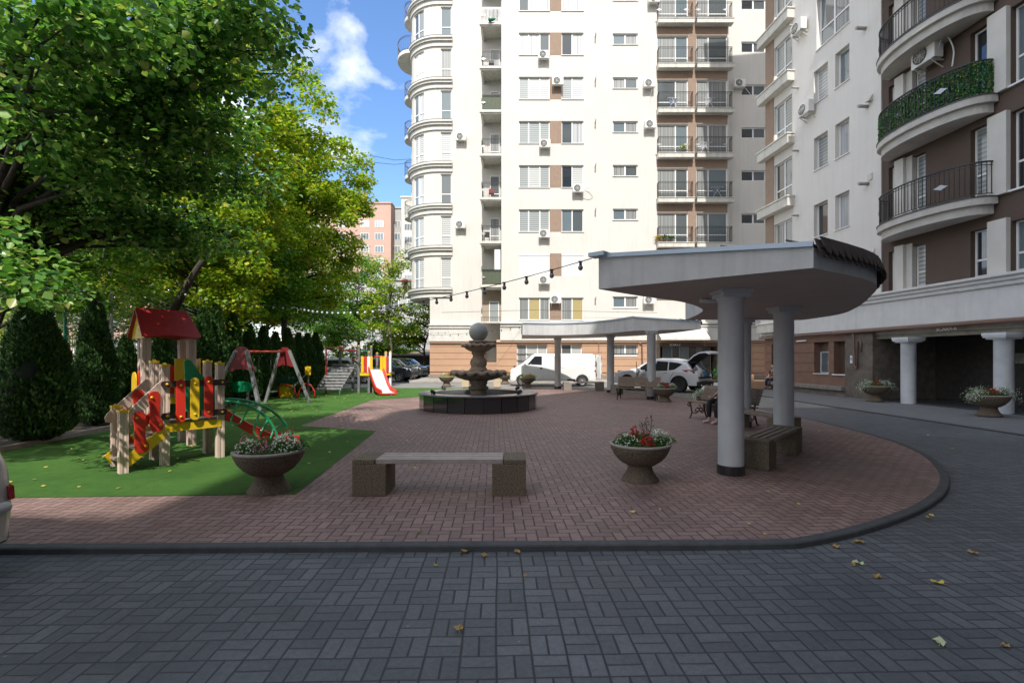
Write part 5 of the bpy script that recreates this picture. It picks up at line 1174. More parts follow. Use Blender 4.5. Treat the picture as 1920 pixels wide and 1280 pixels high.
# ------------------------------------------------------------------ playground
pbeige = M('post_beige', (.62, .47, .39), .6, c2=(.54, .41, .33), ns=5, bump=.15)
pgrey = M('post_grey', (.21, .21, .21), .6, c2=(.13, .13, .13), ns=7, bump=.3)
pred = M('play_red', (.62, .035, .02), .35, coat=.15); pyel = M('play_yellow', (.75, .48, .02), .35, coat=.15); pgrn = M('play_green', (.01, .25, .10), .35, coat=.15)
proof = M('play_roof_red', (.42, .025, .03), .4, coat=.1); pbrown = M('play_brown', (.055, .028, .022), .5); plat = M('planks', (.34, .28, .22), .7, c2=(.22, .18, .15), ns=10)
D1 = Vector((.616, .788, 0)); D2 = Vector((-.788, .616, 0)); Z3 = Vector((0, 0, 1))
def post(parent, p, h, s=.105, m_=pbeige, cap=pyel, z0=0, ang=R(52)):
    m = MB(); x, y = p[0], p[1]; c_, s_ = math.cos(ang), math.sin(ang)
    pr = []
    for sx, sy in ((-1, -1), (1, -1), (1, 1), (-1, 1)):   # grooved square section
        for (u_, v_) in (((sx, sy)),): pass
    h2 = s/2; prof = []
    for k_ in range(4):
        a0 = k_*math.pi/2
        for u_ in (-h2, -.018, -.012, .012, .018, h2-.0001):
            d_ = h2 if abs(u_) > .015 else h2-.009
            prof.append((d_*math.cos(a0)-u_*math.sin(a0), d_*math.sin(a0)+u_*math.cos(a0)))
    prof = [(x+u_*c_-v_*s_, y+u_*s_+v_*c_) for u_, v_ in prof]; m.prism(prof, z0, h)
    o = m.build('post', m_, parent)
    if cap:
        m = MB(); q = h2*1.08; m.prism([(x+a*c_-b*s_, y+a*s_+b*c_) for a, b in ((-q, -q), (q, -q), (q, q), (-q, q))], h, h+.035); m.sphere((x, y, h+.03), .028, seg=10, rings=8); m.build('post_cap', cap, o)
    return o
def capsule(w_, h_, n=8):
    r_ = w_/2; return [(r_*math.cos(a), h_/2-r_+r_*math.sin(a)) for a in np.linspace(0, math.pi, n)]+[(r_*math.cos(a), -h_/2+r_+r_*math.sin(a)) for a in np.linspace(math.pi, 2*math.pi, n)]
def bolt(m, p, n):
    p, n = Vector(p), Vector(n).normalized(); m.tube([p, p+n*.012, p+n*.022], [.020, .018, .008], 8)
ps = E('climbing_frame', (0, 0, 0), 'near climbing frame with red roofed tower, coloured pickets and red slide', 'playset')
pB = Vector((-5.26, 7.51, 0)); pC = Vector((-4.79, 8.13, 0)); pE = Vector((-5.75, 7.97, 0)); pFq = Vector((-5.22, 8.50, 0)); pA = Vector((-5.49, 7.0, 0)); pD = Vector((-5.98, 7.48, 0))
d1 = (pC-pB).normalized(); d2 = Vector((-d1.y, d1.x, 0)); ang = math.atan2(d1.y, d1.x); no = -d2
for p, h in ((pB, 1.50), (pC, 1.52), (pE, 1.55), (pFq, 1.55)): post(ps, p, h, ang=ang)
post(ps, pA, .86, ang=ang); post(ps, pD, .88, ang=ang)
# rails and pickets on the front panel B-C
cen = (pB+pC)/2+no*.085; span = (pC-pB).length
for z in (.755, 1.235):
    m = MB(); m.plate([(y_, x_) for x_, y_ in capsule(.095, span+.15)], cen+Z3*z, d1, Z3, no, .03); r_ = m.build('rail', pbrown, ps)
    m = MB()
    for s_ in (-1, 1): bolt(m, cen+d1*s_*(span/2)+Z3*z+no*.015, no)
    m.build('bolt', pyel, r_)
for q, mt in ((-.215, pred), (-.02, pyel), (.175, pred)):
    m = MB(); cc_ = cen+d1*q+no*.03+Z3*(.995+.02*(q/.19)); m.plate(capsule(.125, .66), cc_, d1, Z3, no, .022); pk = m.build('picket', mt, ps, bevel=.003)
    m = MB(); bolt(m, cc_+Z3*.24+no*.011, no); bolt(m, cc_-Z3*.24+no*.011, no); m.build('bolt', pyel, pk)
for a, b in ((pB, pC), (pE, pFq), (pB, pE), (pC, pFq)):
    m = MB(); m.beam(a+Z3*.57+no*(.04 if a == pB and b == pC else 0), b+Z3*.57+no*(.04 if a == pB and b == pC else 0), .035, .12); m.build('beam', pyel, ps)
m = MB()
for q in range(6): o_ = pB+d2*(.05+q*.105); m.beam(o_+Z3*.655, o_+d1*span+Z3*.655, .09, .025)
m.build('platform', plat, ps)
# stair: stringers, treads, wavy red side panels, sloping beige handrail
for off, yel in ((Vector((0, 0, 0)), 1), (d2*.62, 0)):
    a = pA+off-d2*0+no*.0; b = pB+off
    m = MB(); m.beam(a+Z3*.12+d1*-.02+no*(.03 if yel else -.03), b+Z3*.52+no*(.03 if yel else -.03), .035, .15); m.build('stringer', pyel, ps)
    m = MB(); st_ = (b-a); sd_ = (st_.normalized()); m.plate([(-.03, .80), (-.06, .74), (-.04, .68), (.03, .66), (st_.length, 1.12), (st_.length, 1.30), (st_.length-.06, 1.29)], a+no*(.02 if yel else -.02), sd_, Z3, no, .03); m.build('handrail_board', pbeige, ps)
for q in range(3):
    c_ = pA.lerp(pB, (q+.6)/3.4); m = MB(); m.beam(c_+Z3*(.15+q*.17), c_+d2*.60+Z3*(.15+q*.17), .20, .025); m.build('tread', plat, ps)
st_ = pB-pA; sd_ = st_.normalized(); side_n = Vector((sd_.y, -sd_.x, 0))
def wavy(w_, h_):
    r_ = w_/2; L_ = [(-r_*.9, .16*h_), (-r_*1.05, .30*h_), (-r_*1.15, .42*h_), (-r_*.9, .5*h_), (-r_*.3, .53*h_), (r_*.5, .52*h_), (r_*.95, .44*h_), (r_*1.0, .3*h_), (r_*.9, .1*h_), (r_*.9, -.1*h_), (r_*1.05, -.2*h_), (r_*1.5, -.30*h_), (r_*1.55, -.40*h_), (r_*1.3, -.48*h_), (r_*.6, -.52*h_), (-r_*.4, -.5*h_), (-r_*.85, -.40*h_), (-r_*.9, -.2*h_), (-r_*.9, 0)]
    return L_
for q, (t_, z) in enumerate(((.34, .55), (.70, .83))):
    m = MB(); c_ = pA+st_*t_+side_n*.05+Z3*z; m.plate(wavy(.155, .58)[::-1], c_, sd_, Z3, side_n, .022); pk = m.build('wavy_picket', pred, ps, bevel=.003)
    m = MB(); bolt(m, c_+Z3*.22-sd_*.05+side_n*.011, side_n); bolt(m, c_-Z3*.2+sd_*.07+side_n*.011, side_n); m.build('bolt', pyel, pk)
    m = MB(); c_ = pA+st_*t_+d2*.62+Z3*z; m.plate(wavy(.155, .58)[::-1], c_, sd_, Z3, side_n, .022); m.build('wavy_picket', pred, ps)
m = MB(); m.plate([(-.1, -.06), (.12, .10), (.12, .26), (-.1, .10)], pA+st_*.52+side_n*.02+Z3*.62, sd_, Z3, side_n, .012); m.build('stair_panel', pred, ps)
# tower with the red roof
tG = Vector((-6.44, 8.72, 0)); tI = Vector((-5.98, 9.25, 0)); tg = (tI-tG).normalized(); tn = Vector((-tg.y, tg.x, 0)); tH = tI+tn*.66+tg*.04; tJ = tG+tn*.66+tg*.10
for p in (tG, tI, tH, tJ): post(ps, p, 1.98, s=.13, cap=None, ang=math.atan2(tg.y, tg.x))
mid = (tG+tI)/2; W_ = (tI-tG).length
m = MB()
for s_ in (-1, 1):
    base = mid+tn*.33+Z3*2.52; sl = (tn*s_*.52-Z3*.52); L_ = sl.length; sl = sl/L_; nn_ = tg.cross(sl).normalized()
    lo = [(-.44, 0), (.37, 0), (.46, L_*.92), (.44, L_*1.0), (.38, L_*1.03), (.18, L_*.97), (-.02, L_*.93), (-.22, L_*.97), (-.38, L_*1.03), (-.45, L_*.98)]
    m.plate(lo, base, tg, sl, nn_, .022)
m.build('roof', proof, ps, bevel=.004)
for s_ in (-1, 1):
    m = MB(); c_ = mid+tn*.33+tg*s_*(W_/2+.03); m.plate([(-.42, 1.98), (.42, 1.98), (.38, 2.12), (0, 2.47), (-.38, 2.12)], c_, tn, Z3, tg, .02); m.build('gable', proof if s_ > 0 else pyel, ps)
for a, b in ((tG, tI), (tJ, tH), (tG, tJ), (tI, tH)):
    m = MB(); m.beam(a+Z3*.86, b+Z3*.86, .035, .12); m.build('beam', pyel, ps)
m = MB()
for q in range(6): o_ = tG+tn*(.05+q*.11); m.beam(o_+Z3*.93, o_+tg*W_+Z3*.93, .095, .025)
m.build('platform', plat, ps)
m = MB(); c_ = (tI+tH)/2+tg*.10+Z3*1.30; m.plate([(-.42, -.35), (.30, -.35), (.38, -.1), (.38, .22), (.30, .32), (-.05, .34), (-.3, .30), (-.42, .33)], c_, tn, Z3, tg, .022); m.build('side_panel', pyel, ps, bevel=.003)
m = MB(); c_ = (tG+tI)/2-tn*.02+tg*.20+Z3*1.2; m.plate([(-.12, -.35), (.10, -.35), (.10, .42), (-.12, .42)], c_, tg, Z3, tn, .022); m.build('side_panel', pyel, ps)
m = MB()
for q in (-.2, .0): m.plate(capsule(.11, .62), (tG+tJ)/2-tg*.08+tn*q+Z3*1.1, tn, Z3, tg, .02)
m.build('picket', pred, ps); m = MB(); m.plate(capsule(.30, .66), (tG+tJ)/2-tg*.12+tn*.12+Z3*1.05, tn, Z3, tg, .02); m.build('side_panel', pyel, ps)
m = MB(); m.plate([(-.25, -.3), (.25, -.3), (.25, .25), (.1, .32), (-.1, .25), (-.25, .3)], (tJ+tH)/2+Z3*1.2, tg, Z3, tn, .02); m.build('side_panel', pred, ps)
# green swoosh panel at the slide mouth
m = MB(); sw = [(-.02, -.50), (.40, -.50), (.42, -.02), (.56, .0), (.56, .05), (.42, .07), (.30, .12), (.20, .22), (.12, .36), (.06, .45), (.0, .48), (-.045, .44), (-.04, .2)]
m.plate(sw, pFq-d1*.30+d2*.02+Z3*1.13, d1, Z3, d2, .022); m.build('swoosh_panel', pgrn, ps, bevel=.003)
# red slide and green tube ladder going right
sdir = Vector((.80, .60, 0)).normalized(); sperp = Vector((-sdir.y, sdir.x, 0)); s0 = pC+d2*.10+Z3*.64+d1*.04
pts = [(0, 0), (.15, -.05), (.45, -.28), (.75, -.46), (.95, -.53), (1.15, -.55), (1.25, -.56)]
m = MB(); vs = []
pts = [(x_, z_) for x_, z_ in pts]
for x_, z_ in pts:
    o_ = s0+sdir*x_+Z3*z_
    for w_, h_ in ((-.24, .14), (-.22, .15), (-.20, .0), (.20, .0), (.22, .15), (.24, .14), (.24, -.03), (-.24, -.03)): vs.append(o_+sperp*(w_+.24)+Z3*h_)
m.add(vs, [(i*8+k_, i*8+(k_+1) % 8, i*8+8+(k_+1) % 8, i*8+8+k_) for i in range(len(pts)-1) for k_ in range(8)]+[tuple(range(8))[::-1], tuple(range(len(vs)-8, len(vs)))]); m.build('slide', pred, ps)
lad = E; c0 = pC+Z3*.90+no*.05
arcp = lambda o_, f_: [o_+sdir*(f_*.86*math.sin(t_))+Z3*(-.80+.82*math.cos(t_)) for t_ in np.linspace(.05, 1.50, 14)]
a1_ = arcp(c0-sperp*.02, 1.0); a2_ = [p+sperp*.10+sdir*.16*(i/13)+Z3*(.03+.02*math.sin(i/13*3)) for i, p in enumerate(arcp(c0, 1.10))]
m = MB(); m.tube(a1_, .024, 8); m.tube(a2_, .024, 8)
m.build('tube_rail', pgrn, ps)
m = MB()
for i in (2, 6, 10):
    i1, i2 = a1_[i], a1_[min(13, i+2)]; nn2 = (-sdir*.30-Z3*.95)*(.32 if i < 9 else .22); b1, b2 = i1+nn2, i2+nn2-sdir*.05
    m.tube([i1, b1*.92+i1*.08, b1*.97+b2*.03-Z3*.015, b1*.5+b2*.5-Z3*.02, b2*.92+i2*.08, i2], .017, 6); m.tube([i1, a2_[i]], .014, 6); m.tube([i2, a2_[min(13, i+2)]], .014, 6)
m.build('tube_rung', pgrn, ps)
m = MB(); m.tube([pC+Z3*1.26, pC+Z3*1.28+d2*.1+d1*-.1, pFq+Z3*1.30], .018, 6); m.build('tube_rail', pgrn, ps)

# swing frame
sw_ = E('swing_frame', (0, 0, 0), 'swing frame with grey splayed legs, red end panels coloured as in shade, red top bar', 'swing')
for y, xa, xb, f0, f1, h in ((14.5, -7.75, -8.05, -7.34, -9.02, 1.86), (18.2, -8.18, -8.50, -7.42, -9.05, 1.92)):
    for x_, f_ in ((xa, f0), (xb, f1)):
        m = MB(); m.beam((f_, y, 0), (x_, y, h), .10, .10, up=(0, 1, 0)); m.build('leg', pgrey, sw_, bevel=.006)
    m = MB(); sh = [(-.17, .10), (-.08, .16), (.08, .16), (.17, .10), (.24, -.15), (.40, -.52), (.28, -.56), (.12, -.50), (0, -.50), (-.12, -.50), (-.28, -.56), (-.40, -.52), (-.24, -.15)]
    m.plate(sh, ((xa+xb)/2, y-.02, h-.05), (1, 0, 0), Z3, (0, 1, 0), .03); m.build('end_panel', M('play_red_shaded', (.16, .012, .014), .45), sw_)  # red panels with the tree shade put into the colour
m = MB(); m.tube([(-7.88, 14.5, 1.82), (-8.34, 18.2, 1.88)], .035, 8); m.build('top_bar', pred, sw_)
for t_ in (.28, .68):
    p = Vector((-7.88, 14.5, 1.82)).lerp(Vector((-8.34, 18.2, 1.88)), t_); ax = Vector((-.12, .99, 0))
    m = MB()
    for s_ in (-1, 1): m.tube([p+ax*s_*.22, p+ax*s_*.2-Z3*1.36], .008, 5)
    ch_ = m.build('chain', iron, sw_)
    m = MB(); m.beam(p-ax*.22-Z3*1.37, p+ax*.22-Z3*1.37, .17, .03); m.build('seat', ac_dark, sw_, bevel=.005)
# green play counter and seesaw behind
for px, py, y, w_, h_, mt, lb in ((446, 725, 16.6, .68, .18, pgrn, 'green bean-shaped play table panel left of the swing legs'), (538, 712, 20.6, .62, .16, M('dkgreen', (.008, .06, .03), .5), 'dark green play panel above the rocker at the far swing legs')):
    o_ = E('play_table', Gp(px, HOR+F*CH/y), lb, 'play table')
    pts = [(-w_, 0), (-w_*.8, h_*.7), (-w_*.3, h_), (w_*.3, h_), (w_*.85, h_*.55), (w_, 0), (w_*.7, -h_*.7), (0, -h_), (-w_*.7, -h_*.7)]
    zc_ = (HOR-py)*y/F+CH; m = MB(); m.plate(pts, (0, 0, zc_), (1, 0, 0), Z3, (0, 1, 0), .04); m.build('panel', mt, o_)
    
    for s_ in (-1, 1): m = MB(); m.box(s_*.45*w_-.03, s_*.45*w_+.03, .022, .08, 0, zc_); m.build('leg', pgrey, o_)
sp_ = E('seesaw', (-8.85, 20.2, 0), 'red and yellow rocker with a grey plank, behind the far legs of the swing', 'seesaw')
m = MB(); m.plate([(-.62, 0), (-.62, .45), (-.45, .55), (-.1, .50), (.0, .3), (-.1, 0)], (0, 0, .05), (1, 0, 0), Z3, (0, 1, 0), .03); m.build('side_panel', pyel, sp_)
m = MB(); m.tube([(.15, 0, 0), (.2, 0, .35), (.42, 0, .60), (.65, 0, .55), (.80, 0, .30), (.82, 0, 0)], .03, 8); m.tube([(-.62, -.05, .0), (-.64, -.05, .5), (-.35, -.05, .58), (.0, -.05, .40), (.1, -.05, 0)], .03, 8); m.build('hoop', pred, sp_)
m = MB(); m.beam((-.15, -.1, .35), (.40, .1, .95), .25, .04); m.build('plank', pgrey, sp_)
yb = E('play_sign', (-8.35, 20.3, 0), 'small yellow board on a thin post right of the swing frame', 'board')
m = MB(); m.box(-.12, .12, -.02, .02, .95, 1.30); m.build('board', pyel, yb, bevel=.01); m = MB(); m.box(-.03, .03, .02, .05, 0, 1.2); m.build('post', pgrey, yb)

# far playset
q0 = Vector((-6.7, 23.2, 0)); K = 23.2/F
ff = E('climbing_frame', q0, 'farther climbing frame with grey plank ramp and pale-chuted red slide', 'playset')
X_ = lambda px: (px-960)*K-q0.x
Zf = lambda py: CH+(HOR-py)*K
for px, y, top, mt in ((635, .2, 649, pgrey), (649, 1.0, 649, pgrey), (673, 0, 649, pgrey), (686, .9, 649, pgrey), (692, .0, 660, pgrey), (714.5, .9, 660, pbeige), (731, .1, 660, pvc), (697, .95, 662, pgrey)):
    post(ff, (X_(px), y), Zf(top), s=.10, m_=mt, cap=pyel, ang=0)
m = MB(); a_, b_ = X_(620), X_(672)
for q in range(9):
    t_ = q/8; z = .26+1.02*t_; y = -1.5+1.5*t_; xs = .18*t_; m.box(X_(615)+xs, X_(660)+xs, y, y+.14, z, z+.085)
m.build('ramp_plank', M('ramp_planks', (.30, .30, .30), .8, c2=(.18, .18, .18), ns=6, bump=.4), ff)
m = MB(); m.beam((X_(616), -1.5, .2), (X_(620), 0, 1.2), .05, .08).beam((X_(659), -1.5, .2), (X_(664), 0, 1.2), .05, .08); m.build('ramp_rail', pgrey, ff)
m = MB(); m.box(X_(616), X_(617.6), -1.5, -1.44, 0, .28).box(X_(657), X_(658.6), -1.5, -1.44, 0, .28); m.build('ramp_foot', pgrn, ff)
m = MB(); m.tube([(X_(620.5), -.6, .0), (X_(620.5), -.6, Zf(652)), (X_(648), .0, Zf(651))], .035, 8).tube([(X_(636), .1, Zf(657)), (X_(672), .1, Zf(657))], .035, 8).tube([(X_(696), .5, Zf(668)), (X_(713), .5, Zf(668))], .03, 8); m.build('tube_rail', pred, ff)
m = MB(); m.tube([(X_(640), .6, Zf(664)), (X_(655), .6, Zf(675)), (X_(668), .6, Zf(664))], .02, 6).tube([(X_(668), .3, Zf(660)), (X_(667), .3, Zf(668)), (X_(672), .3, Zf(677))], .02, 6); m.build('climbing_rope', pred, ff)
m = MB(); m.tube([(X_(650), .8, Zf(670)), (X_(666), .8, Zf(671))], .05, 6).tube([(X_(674), .5, Zf(658)), (X_(685), .8, Zf(656))], .015, 6); m.build('bar', pgrn, ff)
for px, mt in ((680.5, pyel), (686.5, pred), (692, pvc), (697, pyel), (716, pyel), (721.5, pyel), (727.5, pred), (731.5, pvc)):
    m = MB(); m.plate(capsule(.125, .78), (X_(px), -.08, (Zf(667)+Zf(699))/2), (1, 0, 0), Z3, (0, -1, 0), .025); m.build('picket', mt, ff)
m = MB(); m.box(X_(676), X_(698), -.10, -.04, Zf(704), Zf(699)).box(X_(715), X_(733), -.06, 0, Zf(703), Zf(698)).box(X_(676), X_(731), .85, .9, Zf(703), Zf(699)); m.build('beam', pyel, ff)
m = MB(); m.box(X_(662), X_(731), -.02, .9, Zf(699)-.02, Zf(698)); m.build('platform', plat, ff)
m = MB()
for q in range(4): m.box(X_(697), X_(711), .3+q*.02, .5, .15+q*.2, .19+q*.2)
m.box(X_(695), X_(697), .28, .5, 0, .95); m.build('step', plat, ff)
prof = [(X_(705), -.05, Zf(693)), (X_(711), -.35, Zf(700)), (X_(723), -.85, .45), (X_(731), -1.15, .20), (X_(739), -1.35, .12), (X_(744), -1.5, .10)]
def chute(ws, name, mt, wid, h_):
    m = MB(); vs = []
    for i, p in enumerate(prof):
        for w_, hh in ws: vs.append((p[0]+w_*wid, p[1]+w_*.10, p[2]+hh*h_))
    k_ = len(ws); m.add(vs, [(i*k_+j, i*k_+(j+1) % k_, i*k_+k_+(j+1) % k_, i*k_+k_+j) for i in range(len(prof)-1) for j in range(k_)]+[tuple(range(k_)), tuple(range(len(vs)-k_, len(vs)))[::-1]]); return m.build(name, mt, ff)
chute([(-1, .9), (-.86, 1), (-.78, 0), (.78, 0), (.86, 1), (1, .9), (1, -.3), (-1, -.3)], 'slide', pred, .33, .16)
chute([(-.76, .03), (.76, .03), (.76, .08), (-.76, .08)], 'slide_chute', M('chute_grey', (.55, .56, .58), .3), .33, .16)

# ------------------------------------------------------------------ ball court fence behind the cypresses
cg = M('court_green', (.05, .32, .22), .5); netm = M('court_net', (.18, .30, .24), .7)
cf = E('court_fence', (0, 0, 0), 'tall green ball court fence with netting behind the cypresses on the left', 'fence')
yF = 15.0
for px, top in ((-30, 610), (28, 588), (122, 525), (197, 560), (209, 552), (262, 590), (-120, 600)):
    x = (px-960)*yF/F; m = MB(); m.tube([(x, yF, 0), (x, yF, CH+(HOR-top)*yF/F)], .045, 8); m.build('post', cg if px != 209 else slab_white, cf)
m = MB(); xa_, xb_ = (197-960)*yF/F, (209-960)*yF/F
for q in range(12): m.box(xa_, xb_, yF-.02, yF+.02, .4+q*.24, .43+q*.24)
m.build('ladder_rung', slab_white, cf)
m = MB(); x0_, x1_ = (-200-960)*yF/F, (262-960)*yF/F
for z in (.6, 1.25, 1.95, 2.6): m.box(x0_, x1_, yF-.012, yF+.012, z, z+.03)
m.build('rail', slab_white, cf)
m = MB()
for q in range(int((x1_-x0_)/.11)): m.box(x0_+q*.11, x0_+q*.11+.012, yF+.015, yF+.02, 0, 3.0)
for q in range(27): m.box(x0_, x1_, yF+.021, yF+.026, q*.11, q*.11+.012)
m.build('net', netm, cf)
m = MB()
for q in range(30): a = q/30; m.tube([(x0_+a*7.5, yF+.1, 3.9), (x0_+a*7.5+1.8, yF+1.5, 2.9)], .008, 4, cap=False)
m.tube([(x0_, yF, 3.0), ((122-960)*yF/F, yF, 3.85), (x1_, yF, 2.85)], .02, 6); m.build('slack_net', netm, cf)
# ------------------------------------------------------------------ vehicles: front at local -x
tyre = M('tyre', (.02, .02, .021), .75); alloy = M('alloy', (.45, .45, .46), .3, metal=.8); alloyd = M('alloy_dark', (.06, .06, .065), .35, metal=.5)
blackp = M('black_plastic', (.022, .022, .024), .55); cglass = glassmat('car_glass', (.012, .016, .02)); lampr = M('lamp_red', (.30, .008, .01), .15, coat=1); lampw = M('lamp_clear', (.65, .67, .7), .1, coat=1)
chrome = M('chrome', (.6, .6, .6), .12, metal=1); cabin = M('cabin_dark', (.015, .015, .016), .8)
def paint(n, c): return M(n, c, .28, coat=1.0)
def car(name, lb, loc, rz, L, W, top, wheels, wr, belt, sill, pm, side_w, ws, rw, cat='car', rim=alloy, tum=.20, spokes=7, cladding=True, lamps=True):
    r = E(name, loc, lb, cat, rz=rz, group='cars around the square')
    tx = [p[0] for p in top]; tz = [p[1] for p in top]
    ft = lambda x: float(np.interp(x, tx, tz))
    def hw(x, z, rnd_=True):
        e = abs((x-L/2)/(L/2)); h = W/2*(1-.16*e**7-.03*e**2); b_ = belt
        if z > b_: h -= tum*(z-b_)+(.012 if z > b_+.02 else 0)
        if z < .45: h -= .05*(.45-z)/.3
        t_ = ft(x); rr = .10
        if rnd_ and z > t_-rr: q = min(1, (z-(t_-rr))/rr); h -= rr*.9*(1-math.sqrt(max(0, 1-q*q)))
        return h
    xs = set(list(np.linspace(0, L, 50))+tx)
    for w_ in wheels:
        for a in np.linspace(0, math.pi, 15): xs.add(w_+(wr+.05)*math.cos(a))
    xs = sorted(xs); xs = [x for i, x in enumerate(xs) if i == 0 or x-xs[i-1] > .004]
    def bot(x):
        z = sill
        for w_ in wheels:
            d = abs(x-w_)
            if d < wr+.05: z = max(z, wr+math.sqrt((wr+.05)**2-d*d))
        return z
    m = MB(); m.smooth = True; NR = 16; off = -L/2
    def row(x, s_):
        b_, t_ = bot(x), ft(x); out = []
        for k_ in range(NR+1):
            fr = k_/NR; fr = fr if fr < .5 else .5+.5*math.sin((fr-.5)*math.pi)
            z = b_+(t_-b_)*fr; out.append((x+off, s_*hw(x, z), z))
        return out
    for s_ in (-1, 1):
        vs = []
        for x in xs: vs += row(x, s_)
        n = NR+1; m.add(vs, [(i*n+k_, (i+1)*n+k_, (i+1)*n+k_+1, i*n+k_+1) for i in range(len(xs)-1) for k_ in range(NR)])
    vs = []
    for x in xs:
        h = hw(x, ft(x))
        for k_ in range(9): q = -1+2*k_/8; vs.append((x+off, q*h, ft(x)+.035*(1-q*q)))
    m.add(vs, [(i*9+k_, (i+1)*9+k_, (i+1)*9+k_+1, i*9+k_+1) for i in range(len(xs)-1) for k_ in range(8)])
    for x in (0, L):
        vs = [(x+off+( -.05*(1-q*q) if x == 0 else .05*(1-q*q)), q*hw(x, z), z) for z in np.linspace(sill, ft(x), 8) for q in np.linspace(-1, 1, 9)]
        m.add(vs, [(i*9+k_, (i+1)*9+k_, (i+1)*9+k_+1, i*9+k_+1) for i in range(7) for k_ in range(8)])
    body = m.build('body', pm, r)
    m = MB(); m.box(.25+off, L-.25+off, -W/2+.14, W/2-.14, sill-.02, sill+.5); m.box(.2+off, L-.2+off, -W/2+.25, W/2-.25, sill, belt); m.build('underbody', blackp, r)
    for wn, poly in side_w:
        for s_ in (-1, 1):
            m = MB(); n = len(poly); m.add([(x+off, s_*(hw(x, z, False)+.004), z) for x, z in poly]+[(x+off, s_*(hw(x, z, False)-.02), z) for x, z in poly], [tuple(range(n)), tuple(range(n, 2*n))]+[(i, (i+1) % n, n+(i+1) % n, n+i) for i in range(n)]); m.build(wn, cglass, r)
    for nm_, (xa, xb) in (('windscreen', ws), ('rear_window', rw)):
        if xa is None: continue
        m = MB(); m.smooth = True; vs = []; k2 = 9; qx = list(np.linspace(xa, xb, 10))
        for x in qx:
            dz = .012; dx = (-.010 if nm_ == 'windscreen' else .010); h = hw(x, ft(x))-.05
            for k_ in range(k2): q = -1+2*k_/(k2-1); vs.append((x+off+dx, q*h, ft(x)+.035*(1-q*q)+dz))
        m.add(vs, [(i*k2+k_, (i+1)*k2+k_, (i+1)*k2+k_+1, i*k2+k_+1) for i in range(9) for k_ in range(k2-1)]); m.build(nm_, cglass, r)
    for w_ in wheels:
        for s_ in (-1, 1):
            yy = s_*(W/2-.13)
            m = MB(lambda x, y, z, w_=w_, yy=yy, s_=s_: (w_+off+x, yy+s_*z, wr+y))
            m.lathe([(wr*.66, .10), (wr*.72, .12), (wr*.93, .115), (wr*1.0, .075), (wr*1.0, -.09), (wr*.7, -.1)], (0, 0, 0), 36); t_ = m.build('tyre' if False else 'wheel', tyre, r)
            m = MB(m.f); m.lathe([(wr*.67, .10), (wr*.64, .105), (wr*.61, .06), (wr*.60, -.02)], (0, 0, 0), 32)
            m.lathe([(0, .075), (wr*.12, .075), (wr*.16, .05), (0, .05)], (0, 0, 0), 16)
            for k_ in range(spokes):
                a = 2*math.pi*k_/spokes; c_, sn = math.cos(a), math.sin(a)
                m.add([(c_*.06-sn*.028, sn*.06+c_*.028, .068), (c_*.06+sn*.028, sn*.06-c_*.028, .068), (c_*wr*.63+sn*.035, sn*wr*.63-c_*.035, .088), (c_*wr*.63-sn*.035, sn*wr*.63+c_*.035, .088),
                       (c_*.06-sn*.028, sn*.06+c_*.028, .03), (c_*.06+sn*.028, sn*.06-c_*.028, .03), (c_*wr*.63+sn*.035, sn*wr*.63-c_*.035, .05), (c_*wr*.63-sn*.035, sn*wr*.63+c_*.035, .05)], [(0, 1, 2, 3), (4, 7, 6, 5), (0, 3, 7, 4), (1, 5, 6, 2)])
            m.build('rim', rim, t_)
            m = MB(m.f); m.lathe([(wr*.60, -.02), (0, -.03)], (0, 0, 0), 20); m.build('brake_disc', blackp, t_)
            if cladding:
                m = MB(); n = 15; vs = []
                for i in range(n):
                    a = math.pi*i/(n-1)
                    for rr, yo in ((wr+.045, .012), (wr+.10, .012), (wr+.10, -.02), (wr+.045, -.05)): vs.append((w_+off+rr*math.cos(a), s_*(hw(w_, .5)+yo), max(sill, wr+rr*math.sin(a)-.0)))
                m.add(vs, [(i*4+k_, i*4+(k_+1) % 4, i*4+4+(k_+1) % 4, i*4+4+k_) for i in range(n-1) for k_ in range(4)]); m.build('arch_trim', blackp, r)
    def patch(nm_, poly, mt, s_=None, o_=.006):
        for q in ((-1, 1) if s_ is None else (s_,)):
            m = MB(); n = len(poly); m.add([(x+off, q*(hw(x, z, False)+o_), z) for x, z in poly]+[(x+off, q*(hw(x, z, False)-.03), z) for x, z in poly], [tuple(range(n)), tuple(range(n, 2*n))]+[(i, (i+1) % n, n+(i+1) % n, n+i) for i in range(n)]); m.build(nm_, mt, r)
    patch('sill_trim', [(wheels[0]+wr+.08, sill-.01), (wheels[1]-wr-.08, sill-.01), (wheels[1]-wr-.08, sill+.10), (wheels[0]+wr+.08, sill+.10)], blackp)
    for s_ in (-1, 1):
        m = MB(); x = ws[1]-.35+off; m.box(x-.07, x+.07, s_*(W/2+.02) if s_ > 0 else -W/2-.17, W/2+.17 if s_ > 0 else -W/2-.02, belt+.02, belt+.17); m.build('mirror', pm, r, bevel=.03)
    return r, hw, ft, off, patch
